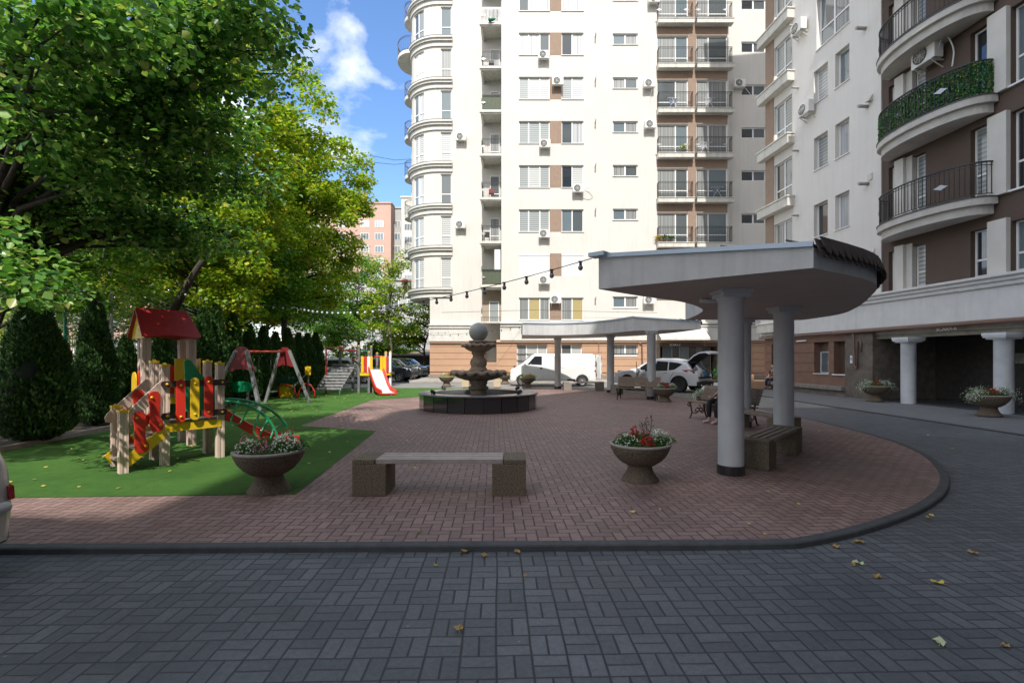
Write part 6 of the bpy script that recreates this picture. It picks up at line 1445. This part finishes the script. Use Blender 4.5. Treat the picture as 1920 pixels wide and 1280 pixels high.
# white van
vp = paint('van_white', (.72, .72, .71))
vtop = [(0, .62), (.02, .95), (.10, 1.03), (.68, 1.32), (1.28, 1.84), (1.48, 1.93), (2.0, 1.96), (4.9, 1.95), (5.12, 1.87), (5.18, 1.7), (5.2, 1.2)]
r, hw, ft, off, patch = car('delivery_van', 'white delivery van with its back doors open, parked before the tan ground floor', ((1037-960)*29.75/F+.03, 29.75+.9, -.04), 0, 5.2, 1.84, vtop, [.72, 4.32], .33, 1.18, .33, vp,
    [('side_window', [(1.02, 1.30), (1.90, 1.27), (1.90, 1.80), (1.48, 1.80)])], (.72, 1.24), (None, None), cat='van', tum=.12, spokes=12, cladding=False)
patch('bumper', [(-.0, .36), (.38, .36), (.38, .60), (-.0, .60)], M('bumper_grey', (.22, .22, .23), .6)); patch('bumper', [(4.72, .36), (5.2, .36), (5.2, .60), (4.72, .60)], MATS['bumper_grey'])
patch('headlight', [(.02, .80), (.16, .80), (.18, .96), (.06, .94)], lampw); patch('door_gap', [(1.96, .5), (1.975, .5), (1.975, 1.88), (1.96, 1.88)], blackp); patch('door_gap', [(.98, .6), (.995, .6), (.995, 1.25), (.98, 1.25)], blackp)
patch('side_crease_shade', [(2.9, 1.10), (4.5, 1.10), (4.5, 1.125), (2.9, 1.125)], M('crease_shade_grey', (.45, .45, .45), .5)); patch('door_handle', [(1.80, 1.02), (1.92, 1.02), (1.92, 1.13), (1.80, 1.13)], blackp); patch('door_gap', [(.4, .86), (4.72, .80), (4.72, .812), (.4, .872)], MATS['crease_shade_grey'])  # flat grey strip stands for the shade along the body crease
patch('tail_light', [(5.08, .85), (5.16, .85), (5.16, 1.25), (5.08, 1.25)], lampr)
m = MB(); m.beam((off+5.2, -.90, 1.15), (off+5.30, -1.5, 1.15), .05, 1.35); m.build('rear_door', vp, r, bevel=.01)
m = MB(); m.box(off+5.16, off+5.215, -.78, .78, .55, 1.80); m.build('cargo_dark_panel', cabin, r)  # dark panel on the closed tail stands for the shaded inside
m = MB(); m.box(off-.035, off-.02, -.55, .55, .66, .84); m.build('grille', blackp, r)
cl = MB()
for i in range(9):
    for j in range(13): cl.v.append((.03*math.sin(i*1.3+j*.4), -.16+.04*i+.02*math.sin(j*.9), 1.25-.10*j+(.03*math.sin(i*2.0))-.02*abs(i-4)))
cl.fc = [[i*13+j, (i+1)*13+j, (i+1)*13+j+1, i*13+j+1] for i in range(8) for j in range(12)]; cl.mi = [0]*96; cl.sm = [True]*96
o = cl.build('hanging_cloth', M('cloth_white', (.66, .64, .60), .9, c2=(.50, .47, .43), ns=6), loc=((1113-960)*29/F+.42, 29.6, .62)); tag(o, 'white work clothes hanging from the open back door of the van', 'clothes'); o.modifiers.new('thickness', 'SOLIDIFY').thickness = .03; o.rotation_euler = (0, 0, R(70))
m = MB(); m.sphere((0, 0, 0), .13, sx=.7, sz=1.6, seg=12, rings=8); m.tube([(0, 0, .15), (.05, 0, .3), (.1, 0, .34)], .03, 6)
tag(m.build('hanging_bag', M('bag_tan', (.40, .25, .15), .8), loc=((1118-960)*29/F+.3, 29.4, 1.72)), 'brown and white bundle on top of the open van door', 'bag')
# white SUV with open tailgate and open front door
sp = paint('suv_white', (.74, .75, .78))
stop = [(0, .55), (.03, .84), (.14, .93), (.55, 1.02), (1.20, 1.12), (1.40, 1.16), (2.10, 1.57), (2.55, 1.655), (3.25, 1.65), (3.9, 1.56), (4.20, 1.44), (4.48, 1.08), (4.62, 1.0), (4.72, .92), (4.75, .55)]
th = R(-46); loc_w = Vector((8.22, 24.3)); lr = Vector((3.86-2.375, -.82)); rl_ = Vector((lr.x*math.cos(th)-lr.y*math.sin(th), lr.x*math.sin(th)+lr.y*math.cos(th))); root = loc_w-rl_
r, hw, ft, off, patch = car('family_car', 'white hatchback SUV with raised tailgate, open front door and bags in the boot', (root.x, root.y, -.045), th, 4.75, 1.90, stop, [.95, 3.86], .37, 1.02, .36, sp,
    [('side_window', [(2.48, 1.04), (3.25, 1.06), (3.22, 1.50), (2.62, 1.54)]), ('quarter_window', [(3.31, 1.07), (3.62, 1.12), (3.98, 1.38), (3.74, 1.45), (3.29, 1.50)]), ('door_dark_panel', [(1.50, .50), (2.36, .50), (2.40, 1.0), (2.50, 1.54), (2.10, 1.46), (1.56, 1.12)])], (1.42, 2.06), (4.22, 4.47), rim=alloyd, spokes=14, tum=.34)  # dark panel at the front door stands for the shaded cabin
patch('tail_light', [(3.98, 1.10), (4.20, 1.02), (4.62, .95), (4.60, 1.06), (4.35, 1.13)], lampr); patch('headlight', [(.06, .78), (.42, .90), (.48, .97), (.12, .90)], lampw)
patch('bumper', [(4.25, .38), (4.75, .38), (4.75, .56), (4.25, .52)], blackp); patch('bumper', [(0, .38), (.45, .38), (.5, .50), (0, .55)], blackp); patch('door_handle', [(3.02, .93), (3.24, .94), (3.24, .965), (3.02, .955)], chrome); patch('door_gap', [(3.30, .5), (3.315, .5), (3.60, 1.0), (3.585, 1.0)], alloyd)
m = MB(); m.box(off+4.70, off+4.84, -.80, .80, .34, .56); m.build('rear_bumper', blackp, r, bevel=.03)
m = MB(); m.add([(off+4.215, -.62, 1.46), (off+4.215, .62, 1.46), (off+4.80, .66, .70), (off+4.80, -.66, .70), (off+4.1, -.60, 1.2), (off+4.1, .60, 1.2), (off+4.3, .6, .66), (off+4.3, -.6, .66)], [(0, 1, 2, 3), (0, 3, 7, 4), (1, 2, 6, 5), (2, 3, 7, 6), (0, 1, 5, 4)]); m.build('boot_dark_panel', cabin, r)  # dark block put in for the shade inside the boot
m = MB(); hx = off+4.14
pts = [(0, 0), (.35, .30), (.62, .44), (.92, .48), (1.10, .40)]
vs = []
for x, z in pts:
    for y in (-.68, -.3, .3, .68): vs.append((hx+x, y*(1 if x < .9 else .94), 1.53+z+.03*(1-abs(y)/.68)))
n0 = len(vs); vs += [(x, y, z-.07) for x, y, z in vs]
m.add(vs, [(i*4+j, (i+1)*4+j, (i+1)*4+j+1, i*4+j+1) for i in range(4) for j in range(3)]+[(0, 4, n0+4, n0), (4, 8, n0+8, n0+4), (8, 12, n0+12, n0+8), (12, 16, n0+16, n0+12), (3, 7, n0+7, n0+3), (7, 11, n0+11, n0+7), (11, 15, n0+15, n0+11), (15, 19, n0+19, n0+15), (16, 17, n0+17, n0+16), (17, 18, n0+18, n0+17), (18, 19, n0+19, n0+18)]); tgt = m.build('tailgate', sp, r)
m = MB(); m.add([(x, y, z) for x, y, z in [(v[0], v[1]*.97, v[2]-.012) for v in vs[n0:]]], [(i*4+j, (i+1)*4+j, (i+1)*4+j+1, i*4+j+1) for i in range(4) for j in range(3)]); m.build('tailgate_lining', cabin, tgt)
m = MB(); m.tube([(hx+.05, -.62, 1.42), (hx+.58, -.62, 1.90)], .014, 6).tube([(hx+.05, .62, 1.42), (hx+.58, .62, 1.90)], .014, 6); m.build('strut', blackp, tgt)
m = MB(); m.tube([(off+4.78, -.55, .36), (off+4.88, -.55, .36)], .055, 12); m.tube([(off+4.78, .55, .36), (off+4.88, .55, .36)], .055, 12); m.build('exhaust', chrome, r)
m = MB(); hp = Vector((off+1.50, -.93, 0)); dd = Vector((math.cos(R(-58)), math.sin(R(-58)), 0)); dn = Vector((-dd.y, dd.x, 0))
m.plate([(0, .48), (.85, .48), (.92, .95), (0, 1.02)], hp, dd, Z3, dn, .09); dr = m.build('door', sp, r, bevel=.015)
m = MB(); m.plate([(0.0, 1.02), (.92, .95), (.86, 1.0), (.06, 1.06)], hp, dd, Z3, dn, .03); m.beam(hp+dd*.03+Z3*1.04, hp+dd*.60+Z3*1.50, .03, .04).beam(hp+dd*.60+Z3*1.50, hp+dd*.90+Z3*.98, .03, .04); m.build('door_frame', blackp, dr)
m = MB(); m.plate([(.08, 1.04), (.86, 1.0), (.62, 1.45)], hp, dd, Z3, dn, .008); m.build('door_glass', M('clear_glass', (.30, .36, .38), .05, trans=.6, coat=1), dr)
m = MB(); m.plate([(.06, .52), (.80, .52), (.86, .92), (.06, .95)], hp+dn*.05, dd, Z3, dn, .012); m.build('door_lining', cabin, dr)
def sack(nm, lx, ly, lz, s_, mt, lb, seed):
    rs = np.random.RandomState(seed); m = MB(); m.sphere((0, 0, 0), s_, sx=.8, sz=1.3, seg=18, rings=14); m.v = [(x+rs.normal(0, .012), y+rs.normal(0, .012), z+rs.normal(0, .012)) for x, y, z in m.v]
    p = Vector((lx+off, ly)); w_ = Vector((p.x*math.cos(th)-p.y*math.sin(th)+root.x, p.x*math.sin(th)+p.y*math.cos(th)+root.y, lz)); tag(m.build(nm, mt, loc=w_), lb, 'bag')
sack('plastic_bag', 4.66, -.35, .93, .17, M('bag_white', (.50, .50, .50), .6), 'white plastic sack in the open boot of the white SUV', 1)
sack('plastic_bag', 4.72, -.02, .86, .12, M('bag_blue', (.05, .22, .45), .4), 'blue plastic bag in the open boot of the white SUV', 2)
sack('plastic_bag', 4.72, .32, .92, .15, M('bag_grey', (.14, .14, .15), .5), 'dark grey bag at the far side of the open boot', 3)
# parked row on the left
gtop = [(0, .55), (.04, .92), (.20, 1.02), (1.10, 1.12), (1.25, 1.16), (1.90, 1.62), (2.4, 1.70), (3.9, 1.68), (4.25, 1.55), (4.50, 1.12), (4.62, 1.02), (4.66, .55)]
sw_std = [('side_window', [(1.62, 1.12), (2.50, 1.12), (2.50, 1.56), (2.02, 1.54)]), ('side_window', [(2.58, 1.12), (3.40, 1.13), (3.36, 1.56), (2.58, 1.57)]), ('quarter_window', [(3.47, 1.14), (4.02, 1.17), (3.85, 1.52), (3.45, 1.56)])]
def parked(px, y, lb, pm, rz=180, front=True, rimm=alloy, top=gtop):
    r, hw, ft, off, patch = car('parked_car', lb, ((px-960)*y/F, y+.9, -.05), R(rz), 4.66, 1.86, top, [.90, 3.70], .36, 1.08, .34, pm, sw_std, (1.27, 1.86), (4.28, 4.48), rim=rimm, tum=.30)
    patch('headlight', [(.04, .80), (.34, .86), (.38, .95), (.10, .93)], lampw); patch('tail_light', [(4.30, .92), (4.60, .90), (4.58, 1.04), (4.32, 1.08)], lampr); patch('door_gap', [(2.53, .5), (2.545, .5), (2.545, 1.1), (2.53, 1.1)], blackp)
    m = MB(); m.box(off-.06, off+.02, -.6, .6, .5, .72); m.build('grille', blackp, r); return r
parked(643, 33.0, 'pale grey SUV parked behind the far playset, its black wheel beside the cypress', paint('car_grey', (.52, .53, .54)), 180)
parked(713, 35.4, 'dark navy SUV parked just right of the far playset slide', paint('car_navy', (.012, .018, .032)), 176)
parked(741, 40.0, 'dark grey hatchback behind the navy SUV, its windscreen shining', paint('car_dark', (.03, .033, .038)), 170)
parked(757, 44.5, 'dark car farthest back in the parked row, at the corner of the building', paint('car_graphite', (.04, .045, .05)), 165)
parked(-30, 19.0, 'dark blue car behind the court fence at the left edge', paint('car_blue', (.02, .03, .09)), 180)
parked(250, 19.5, 'light car glimpsed between the cypresses left of the red roofed tower', paint('car_light', (.55, .56, .57)), 180)
# near car cut by the left edge
ntop = [(0, .55), (.04, .88), (.20, .98), (1.10, 1.08), (1.9, 1.48), (2.4, 1.53), (3.7, 1.48), (4.12, 1.30), (4.38, 1.08), (4.47, .86), (4.51, .66), (4.55, .30)]
r, hw, ft, off, patch = car('parked_car', 'silver-beige car whose tail just enters at the left edge', (-3.945-2.275, 3.20, -.05), 0, 4.55, 1.80, ntop, [.85, 3.52], .32, .92, .26, paint('car_beige', (.42, .39, .34)),
    [('side_window', [(1.70, .98), (2.60, .98), (2.60, 1.42), (2.1, 1.40)]), ('side_window', [(2.68, .98), (3.75, 1.0), (3.6, 1.38), (2.68, 1.42)])], (1.15, 1.85), (3.85, 4.2), tum=.34)
patch('tail_light', [(4.20, .58), (4.545, .56), (4.53, .66), (4.20, .74)], lampr, o_=.012); patch('indicator', [(4.24, .60), (4.30, .59), (4.30, .72), (4.24, .74)], M('lamp_orange', (.55, .16, .02), .2, coat=1), o_=.02)
m = MB(); m.box(off+4.46, off+4.565, -.70, .72, .47, .55); m.build('bumper_strip', M('bumper_silver', (.5, .5, .5), .3), r, bevel=.03)
m = MB(); m.box(off+4.42, off+4.52, -.72, .74, .22, .46); m.build('bumper', blackp, r, bevel=.04)
m = MB(); m.sphere((off+4.30, .62, 1.12), .06, sz=1.3); m.build('high_lamp', MATS['lamp_orange'], r)
# ------------------------------------------------------------------ trees
bark = M('bark', (.075, .06, .045), .9, c2=(.035, .028, .022), ns=7, bump=1, bs=25, bdist=.03)
barkl = M('bark_light', (.20, .17, .13), .9, c2=(.10, .085, .065), ns=7, bump=1, bs=25, bdist=.03)
lf_lind = leafmat('linden_leaf', [(0, (.032, .10, .028)), (.35, (.10, .25, .060)), (.70, (.22, .42, .11)), (.92, (.38, .54, .18)), (1, (.48, .46, .16))], .40, .26)
lf_maple = leafmat('maple_leaf', [(0, (.09, .18, .015)), (.4, (.21, .34, .025)), (.75, (.36, .46, .04)), (.92, (.55, .54, .07)), (1, (.50, .27, .05))], .5, .45)
lf_green = leafmat('green_leaf', [(0, (.04, .13, .015)), (.5, (.11, .26, .03)), (.85, (.20, .37, .045)), (1, (.40, .46, .07))], .45, .45)
lf_thuja = leafmat('cypress_scale', [(0, (.016, .045, .012)), (.6, (.034, .09, .02)), (.92, (.065, .15, .03)), (1, (.14, .23, .05))], .15, .6)
def leaves(rs, C, R_, per, size, flat=.55, droop=.25, shape=.42, six=False, nup=1.0):
    """C: cluster centres (k,3); per: leaves per cluster"""
    k = len(C); n = k*per; ci = np.repeat(np.arange(k), per)
    d = rs.normal(size=(n, 3)); d /= np.linalg.norm(d, axis=1)[:, None]; rr = rs.uniform(.15, 1, n)**.6
    rc = (R_ if np.ndim(R_) else np.full(k, R_))[ci]
    P = C[ci]+d*(rr*rc)[:, None]*np.array([1, 1, flat]); P[:, 2] -= droop*rc*rr**2*(1-np.abs(d[:, 2]))
    N = rs.normal(size=(n, 3))*.55; N[:, 2] += nup; N += d*.35; N /= np.linalg.norm(N, axis=1)[:, None]
    T = rs.normal(size=(n, 3))+d*.8; T[:, 2] -= .3; T -= N*(T*N).sum(1)[:, None]; T /= np.linalg.norm(T, axis=1)[:, None]
    S = np.cross(N, T); s = rs.uniform(.5, 1.4, n)[:, None]*size
    if six:
        f = N*s*.12
        V = np.stack([P, P+T*s*.30+S*s*.46+f, P+T*s*.72+S*s*.34+f, P+T*s*1.05, P+T*s*.72-S*s*.34+f, P+T*s*.30-S*s*.46+f], 1)
        F_ = np.array([[0, 1, 2, 3], [0, 3, 4, 5]]); idx = (np.arange(n)*6)[:, None, None]+F_[None]; return V.reshape(-1, 3), idx.reshape(-1, 4)
    V = np.stack([P, P+T*s*.5+S*s*shape, P+T*s, P+T*s*.5-S*s*shape], 1); return V.reshape(-1, 3), np.arange(4*n).reshape(-1, 4)
def tree(base, h, ells, mat, lb, seed, k=60, per=300, size=.10, rc=(.6, 1.1), trunk_r=.16, six=False, lean=(0, 0), group=None, barkm=None, name='tree', core=.45, fork=.35, limbs=True, extra=None, flat=.55, cutoff=None):
    rs = np.random.RandomState(seed); r = E(name, base, lb, 'tree', group=group)
    b = Vector(base); C = []; w = np.array([e[3]*e[4]*e[5] for e in ells]); w = w/w.sum()
    while len(C) < k:
        e = ells[rs.choice(len(ells), p=w)]; d = rs.normal(size=3); d /= np.linalg.norm(d); q = rs.uniform(core**3, 1)**(1/3)
        p = np.array([e[0]+d[0]*e[3]*q, e[1]+d[1]*e[4]*q, e[2]+d[2]*e[5]*q])
        if p[2] < 1.2 or (cutoff and cutoff(p)): continue
        C.append(p)
    C = np.array(C)
    if extra is not None: C = np.concatenate([C, np.array(extra, float)])
    rcs = rs.uniform(rc[0], rc[1], len(C)); V, Fc = leaves(rs, C-np.array(base), rcs, per, size, six=six, flat=flat)
    npmesh('crown', V, 4, Fc, mat, r)
    top = Vector((lean[0], lean[1], h*.82)); tp = []
    for i in range(9): t_ = i/8; tp.append(Vector((top.x*t_**1.3+.12*math.sin(i*1.7+seed), top.y*t_**1.3+.12*math.cos(i*1.3+seed), top.z*t_)))
    tp[0] = Vector((0, 0, -.05)); m = MB(); m.tube(tp, [trunk_r*(1.25 if i == 0 else 1-.80*i/8) for i in range(9)], 10); m.build('trunk', barkm or bark, r)
    m = MB()
    for i, c_ in enumerate(C):
        if i % 2 and k > 50: continue
        c_ = Vector(c_)-b; hz = max(h*fork*.6, min(top.z*.95, c_.z-.35*math.hypot(c_.x, c_.y))); t_ = hz/top.z; j = min(7, int(t_*8)); f_ = t_*8-j; p0 = tp[j].lerp(tp[j+1], f_)
        mid = p0.lerp(c_, .5)+Vector((rs.normal(0, .15), rs.normal(0, .15), .12*(c_-p0).length)); L = (c_-p0).length; r0 = min(trunk_r*.5, .018+.014*L)
        m.tube([p0, p0.lerp(mid, .5)+Vector((0, 0, .05)), mid, mid.lerp(c_, .55), c_], [r0, r0*.8, r0*.6, r0*.35, r0*.12], 5, cap=False)
        for q in range(2):
            e_ = c_+Vector((rs.normal(0, .5), rs.normal(0, .5), rs.normal(-.1, .3)))*rcs[i]; m.tube([mid.lerp(c_, .5), e_], [r0*.3, .004], 4, cap=False)
    m.build('branches', barkm or bark, r); return r
# big near linden, left, its boughs reaching over the turf
lind_ex = []
rsx = np.random.RandomState(21)
def bough(p0, p1, n, sp=.35):
    p0, p1 = np.array(p0), np.array(p1)
    for i in range(n): t_ = (i+rsx.uniform(0, 1))/n; lind_ex.append(p0+(p1-p0)*t_+rsx.normal(0, sp, 3)*np.array([.6, .6, .5])*(1-.5*t_))
bough(Wp(200, 60, 6.6), Wp(520, 35, 7.0), 13, .32); bough(Wp(300, 120, 7.2), Wp(455, 150, 7.4), 6, .25); bough(Wp(60, 90, 6.0), Wp(380, 250, 8.2), 14, .4)
bough(Wp(60, 280, 7.5), Wp(470, 330, 9.5), 14, .45); bough(Wp(40, 380, 8.0), Wp(420, 430, 10.0), 12, .45); bough(Wp(120, 180, 7.0), Wp(470, 230, 8.8), 12, .4); bough(Wp(-40, 420, 6.0), Wp(60, 560, 5.6), 5, .18)
bough(Wp(0, 40, 5.0), Wp(240, 20, 5.4), 9, .3); bough(Wp(0, 200, 6), Wp(200, 330, 7), 8, .4); bough(Wp(180, 330, 8.5), Wp(360, 480, 9.6), 9, .35)
tree((-9.3, 8.4, 0), 11.5, [(-8.6, 8.0, 8.2, 4.2, 3.2, 3.2), (-11.5, 6.5, 8.0, 4, 3.5, 3.2), (-7.6, 10.0, 7.6, 3.2, 2.6, 2.6), (-8.0, 12.2, 7.2, 2.1, 3.0, 1.8)], lf_lind, 'huge linden with round dark green leaves filling the upper left, boughs over the turf', 11, k=50, per=215, size=.088, rc=(.5, .9), trunk_r=.24, six=True, lean=(.9, -.6), extra=lind_ex, name='linden_tree', core=.4, cutoff=lambda p: p[1] < 4.4 and p[0] > -6)
G_ = 'trees behind the row of cypresses'
tree((-11.6, 18.5, 0), 14.5, [(-10.5, 18.0, 10.6, 3.4, 3.0, 3.6), (-12.2, 18.5, 7.5, 3.6, 3.0, 4.4), (-9.7, 17.4, 6.4, 1.8, 2.2, 2.4), (-11.6, 18.2, 4.6, 2.8, 2.2, 2.2)], lf_maple, 'yellow-green maple right of the big linden, against the sky', 12, k=210, per=300, size=.14, rc=(.5, .95), trunk_r=.17, group=G_, lean=(.4, 0), name='maple_tree')
tree((-11.7, 25.5, 0), 14.5, [(-10.4, 25.5, 11.2, 3.0, 3.0, 3.5), (-10.2, 25.0, 7.6, 2.6, 2.6, 3.4), (-12.4, 25.5, 7.5, 3.2, 3, 4), (-11.6, 25, 4.6, 2.6, 2, 1.9)], lf_maple, 'olive-tinged maple whose ragged right edge stands nearest the rounded bay', 13, k=190, per=280, size=.165, rc=(.55, 1.0), trunk_r=.18, group=G_, lean=(.6, 0), name='maple_tree')
tree((-13.8, 13.2, 0), 10.5, [(-13.6, 13.4, 6.6, 3.4, 2.6, 3.2), (-11.4, 13.2, 5.2, 2.0, 1.8, 1.8), (-9.9, 13.6, 5.0, 1.9, 1.5, 1.5), (-13, 13.6, 4.0, 3.0, 1.6, 1.2)], lf_green, 'dark leafy tree behind the court fence and first cypresses', 14, k=105, per=300, size=.11, rc=(.5, .95), trunk_r=.13, group=G_, lean=(.8, 0))
tree((-12.2, 22.0, 0), 10.5, [(-11.6, 21.6, 6.2, 2.6, 2.4, 2.8), (-10.8, 21.8, 4.4, 2.4, 1.8, 1.4)], lf_green, 'tree with two thin dark trunks rising behind the swing frame', 15, k=80, per=280, size=.12, rc=(.5, .95), trunk_r=.11, group=G_)
tree((-16.5, 20.0, 0), 13.0, [(-16.5, 20.0, 7.8, 4.0, 3.0, 4.6)], lf_green, 'deep green tree beyond the ball court, left part of the picture', 16, k=80, per=280, size=.14, rc=(.7, 1.2), group=G_)
tree((-22.0, 22.0, 0), 14.0, [(-22.0, 22.0, 7.5, 4.8, 3.2, 5.4)], lf_maple, 'sunlit yellowish tree far beyond the ball court', 17, k=80, per=280, size=.15, rc=(.8, 1.3), group=G_)
tree((-27.0, 30.0, 0), 15.0, [(-27.0, 30.0, 8.0, 6, 4, 6)], lf_green, 'distant broad tree at the far left behind the netting', 18, k=80, per=240, size=.19, rc=(1.0, 1.6), group=G_)
tree((-19.5, 33.0, 0), 14.0, [(-19.5, 33.0, 7.6, 4.5, 3.5, 5.4)], lf_maple, 'distant light green tree left of the parked cars', 19, k=70, per=240, size=.18, rc=(.9, 1.5), group=G_)
tree((-15.0, 30.5, 0), 13.0, [(-14.6, 30.5, 7.8, 3.2, 3, 4.6), (-13.0, 30.0, 5.2, 2.4, 2, 2.4)], lf_green, 'rounded green tree above the pale grey parked SUV', 20, k=90, per=260, size=.15, rc=(.7, 1.2), group=G_)
tree((-14.0, 45.0, 0), 12.5, [(-13.6, 45, 8.0, 3.0, 3, 3.8), (-15.5, 44, 6.5, 3, 2.6, 3.0)], lf_green, 'bushy tree behind the parked navy SUV', 22, k=56, per=230, size=.19, rc=(.8, 1.3), group=G_)
tree((-10.6, 43.0, 0), 11.8, [(-10.4, 43, 7.8, 2.4, 2.2, 3.8), (-11.5, 43, 6.0, 2.0, 2, 2.6)], lf_maple, 'thin airy maple with bare-looking limbs in front of the pink block', 23, k=44, per=150, size=.18, rc=(.55, .95), trunk_r=.14, group=G_, barkm=barkl, name='maple_tree')
tree((-8.6, 47.5, 0), 8.0, [(-8.7, 47, 5.2, 2.6, 2, 2.3), (-10.6, 46.5, 4.2, 1.8, 1.6, 1.6)], lf_maple, 'bright lime tree with leaning trunk beside the building corner', 24, k=44, per=200, size=.18, rc=(.6, 1.0), trunk_r=.13, group=G_, lean=(1.0, 0), name='maple_tree')
tree((-13.2, 38.0, 0), 6.0, [(-13.3, 38, 3.9, 1.7, 1.5, 1.3)], lf_green, 'low round-headed green tree above the far playset', 25, k=30, per=240, size=.14, rc=(.5, .9), trunk_r=.09, group=G_)
tree((-19.0, 25.5, 0), 9.0, [(-19.0, 25.5, 4.6, 4.0, 2.0, 3.2)], lf_green, 'low spreading tree right behind the court netting', 28, k=60, per=260, size=.15, rc=(.7, 1.1), group=G_)
tree((-29.0, 26.0, 0), 9.0, [(-29.0, 26.0, 4.6, 5.0, 2.0, 3.4)], lf_green, 'low wide tree at the far left end of the court', 29, k=60, per=240, size=.17, rc=(.8, 1.2), group=G_)
tree((-12.0, 52.0, 0), 7.0, [(-12.6, 52.0, 3.6, 3.0, 1.6, 2.6)], lf_green, 'bushy low tree in front of the white building, above the parked cars', 31, k=40, per=220, size=.2, rc=(.7, 1.1), group=G_)
tree((-16.5, 48.0, 0), 9.0, [(-17.5, 49.0, 4.6, 5.0, 2.0, 3.6)], lf_green, 'dark tree in front of the low white building', 30, k=50, per=220, size=.2, rc=(.9, 1.3), group=G_)
tree((-35.0, 24.0, 0), 15.0, [(-34.0, 24.0, 8.0, 7, 4, 6)], lf_green, 'tall tree beyond the left edge of the ball court', 26, k=60, per=240, size=.19, rc=(1.0, 1.6), group=G_)
tree((-10.2, 0.2, 0), 10.5, [(-9.3, 0.4, 7.6, 2.5, 2.8, 2.0), (-9.9, 3.2, 6.9, 2.4, 1.7, 1.5)], lf_lind, 'linden beside the viewpoint, outside the view, dappling the turf', 27, k=44, per=150, size=.12, rc=(.5, .9), trunk_r=.2, name='linden_tree')
# leaning dark limb seen through the crowns
m = MB(); m.tube([Wp(322, 590, 15.5), Wp(345, 545, 15.4), Wp(372, 500, 15.3), Wp(392, 470, 15.3)], [.13, .11, .09, .05], 8)
m.tube([((322-960)*15.5/F, 15.5, 0), Wp(322, 590, 15.5)], [.17, .13], 8); tag(m.build('leaning_tree', bark), 'dark leaning bare limb seen above and right of the red toy roof', 'tree')
# ------------------------------------------------------------------ cypresses (thujas) in a row
def thuja(base, h, w, seed, lb, n=7500, leaf=.085):
    rs = np.random.RandomState(seed); r = E('cypress', base, lb, 'cypress', group='row of clipped dark cypresses')
    def pr(t_): return np.minimum(1, (t_/.12+.45))*np.clip(1-np.clip((t_-.18)/.84, 0, 1)**1.55, .0, 1)**.80*(t_ < 1.02)
    k = 130; tz = rs.uniform(0, 1, k); aa = rs.uniform(0, 2*np.pi, k); am = rs.uniform(-.14, .14, k)
    t_ = rs.uniform(0.0, 1.0, n)**.85; a = rs.uniform(0, 2*np.pi, n); bump = np.zeros(n)
    for i in range(k):
        da = np.abs((a-aa[i]+np.pi) % (2*np.pi)-np.pi); bump += am[i]*np.exp(-(da/.35)**2-((t_-tz[i])/.07)**2)
    rad = pr(t_)*w*(1+bump)*rs.uniform(.66, 1.0, n)**.5
    P = np.c_[rad*np.cos(a), rad*np.sin(a), .05+t_*h]
    U = np.c_[np.cos(a)*.35, np.sin(a)*.35, np.ones(n)]+rs.normal(0, .28, (n, 3)); U /= np.linalg.norm(U, axis=1)[:, None]
    T = np.c_[-np.sin(a), np.cos(a), np.zeros(n)]+rs.normal(0, .6, (n, 3)); T -= U*(T*U).sum(1)[:, None]; T /= np.linalg.norm(T, axis=1)[:, None]; s = rs.uniform(.6, 1.5, n)[:, None]*leaf
    V = np.stack([P, P+U*s*.7+T*s*.36, P+U*s*1.5, P+U*s*.7-T*s*.36], 1).reshape(-1, 3)
    npmesh('crown', V, 4, np.arange(4*n).reshape(-1, 4), lf_thuja, r)
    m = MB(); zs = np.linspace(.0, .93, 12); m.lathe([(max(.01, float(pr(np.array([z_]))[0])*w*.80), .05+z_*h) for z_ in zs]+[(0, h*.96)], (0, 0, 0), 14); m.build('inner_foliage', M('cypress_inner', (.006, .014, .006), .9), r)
    m = MB(); m.tube([(0, 0, -.05), (0, 0, .4)], [.07, .06], 8); m.build('trunk', bark, r)
TH = [(68, 9.6, 2.85, .64, 'widest nearest cypress at the left edge'), (178, 12.0, 3.1, .47, 'second cypress, slim and very dark, left of the toy tower'), (236, 13.6, 2.15, .42, 'short cypress half hidden by the left post of the red roofed tower'),
      (305, 13.4, 2.35, .46, 'cypress seen through the red roofed tower'), (382, 15.6, 3.1, .46, 'cypress just right of the red roofed tower'), (405, 16.2, 3.25, .44, 'tall cypress behind the left swing panel'), (436, 17.6, 3.1, .46, 'cypress right behind the first swing legs'),
      (468, 18.6, 2.75, .44, 'cypress under the middle of the swing bar, left one'), (494, 19.8, 2.8, .46, 'cypress under the middle of the swing bar, right one'), (517, 21.0, 2.6, .48, 'cypress behind the far swing panel'), (540, 22.2, 2.85, .46, 'cypress just right of the far swing panel'),
      (560, 23.4, 2.7, .46, 'third cypress from the far end of the row'), (577, 24.6, 2.75, .5, 'last but one cypress of the row'), (592, 25.8, 2.85, .52, 'last cypress of the row, beside the pale grey SUV')]
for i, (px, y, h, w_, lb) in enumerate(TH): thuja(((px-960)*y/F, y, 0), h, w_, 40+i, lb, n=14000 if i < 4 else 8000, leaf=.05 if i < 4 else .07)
rs = np.random.RandomState(9)
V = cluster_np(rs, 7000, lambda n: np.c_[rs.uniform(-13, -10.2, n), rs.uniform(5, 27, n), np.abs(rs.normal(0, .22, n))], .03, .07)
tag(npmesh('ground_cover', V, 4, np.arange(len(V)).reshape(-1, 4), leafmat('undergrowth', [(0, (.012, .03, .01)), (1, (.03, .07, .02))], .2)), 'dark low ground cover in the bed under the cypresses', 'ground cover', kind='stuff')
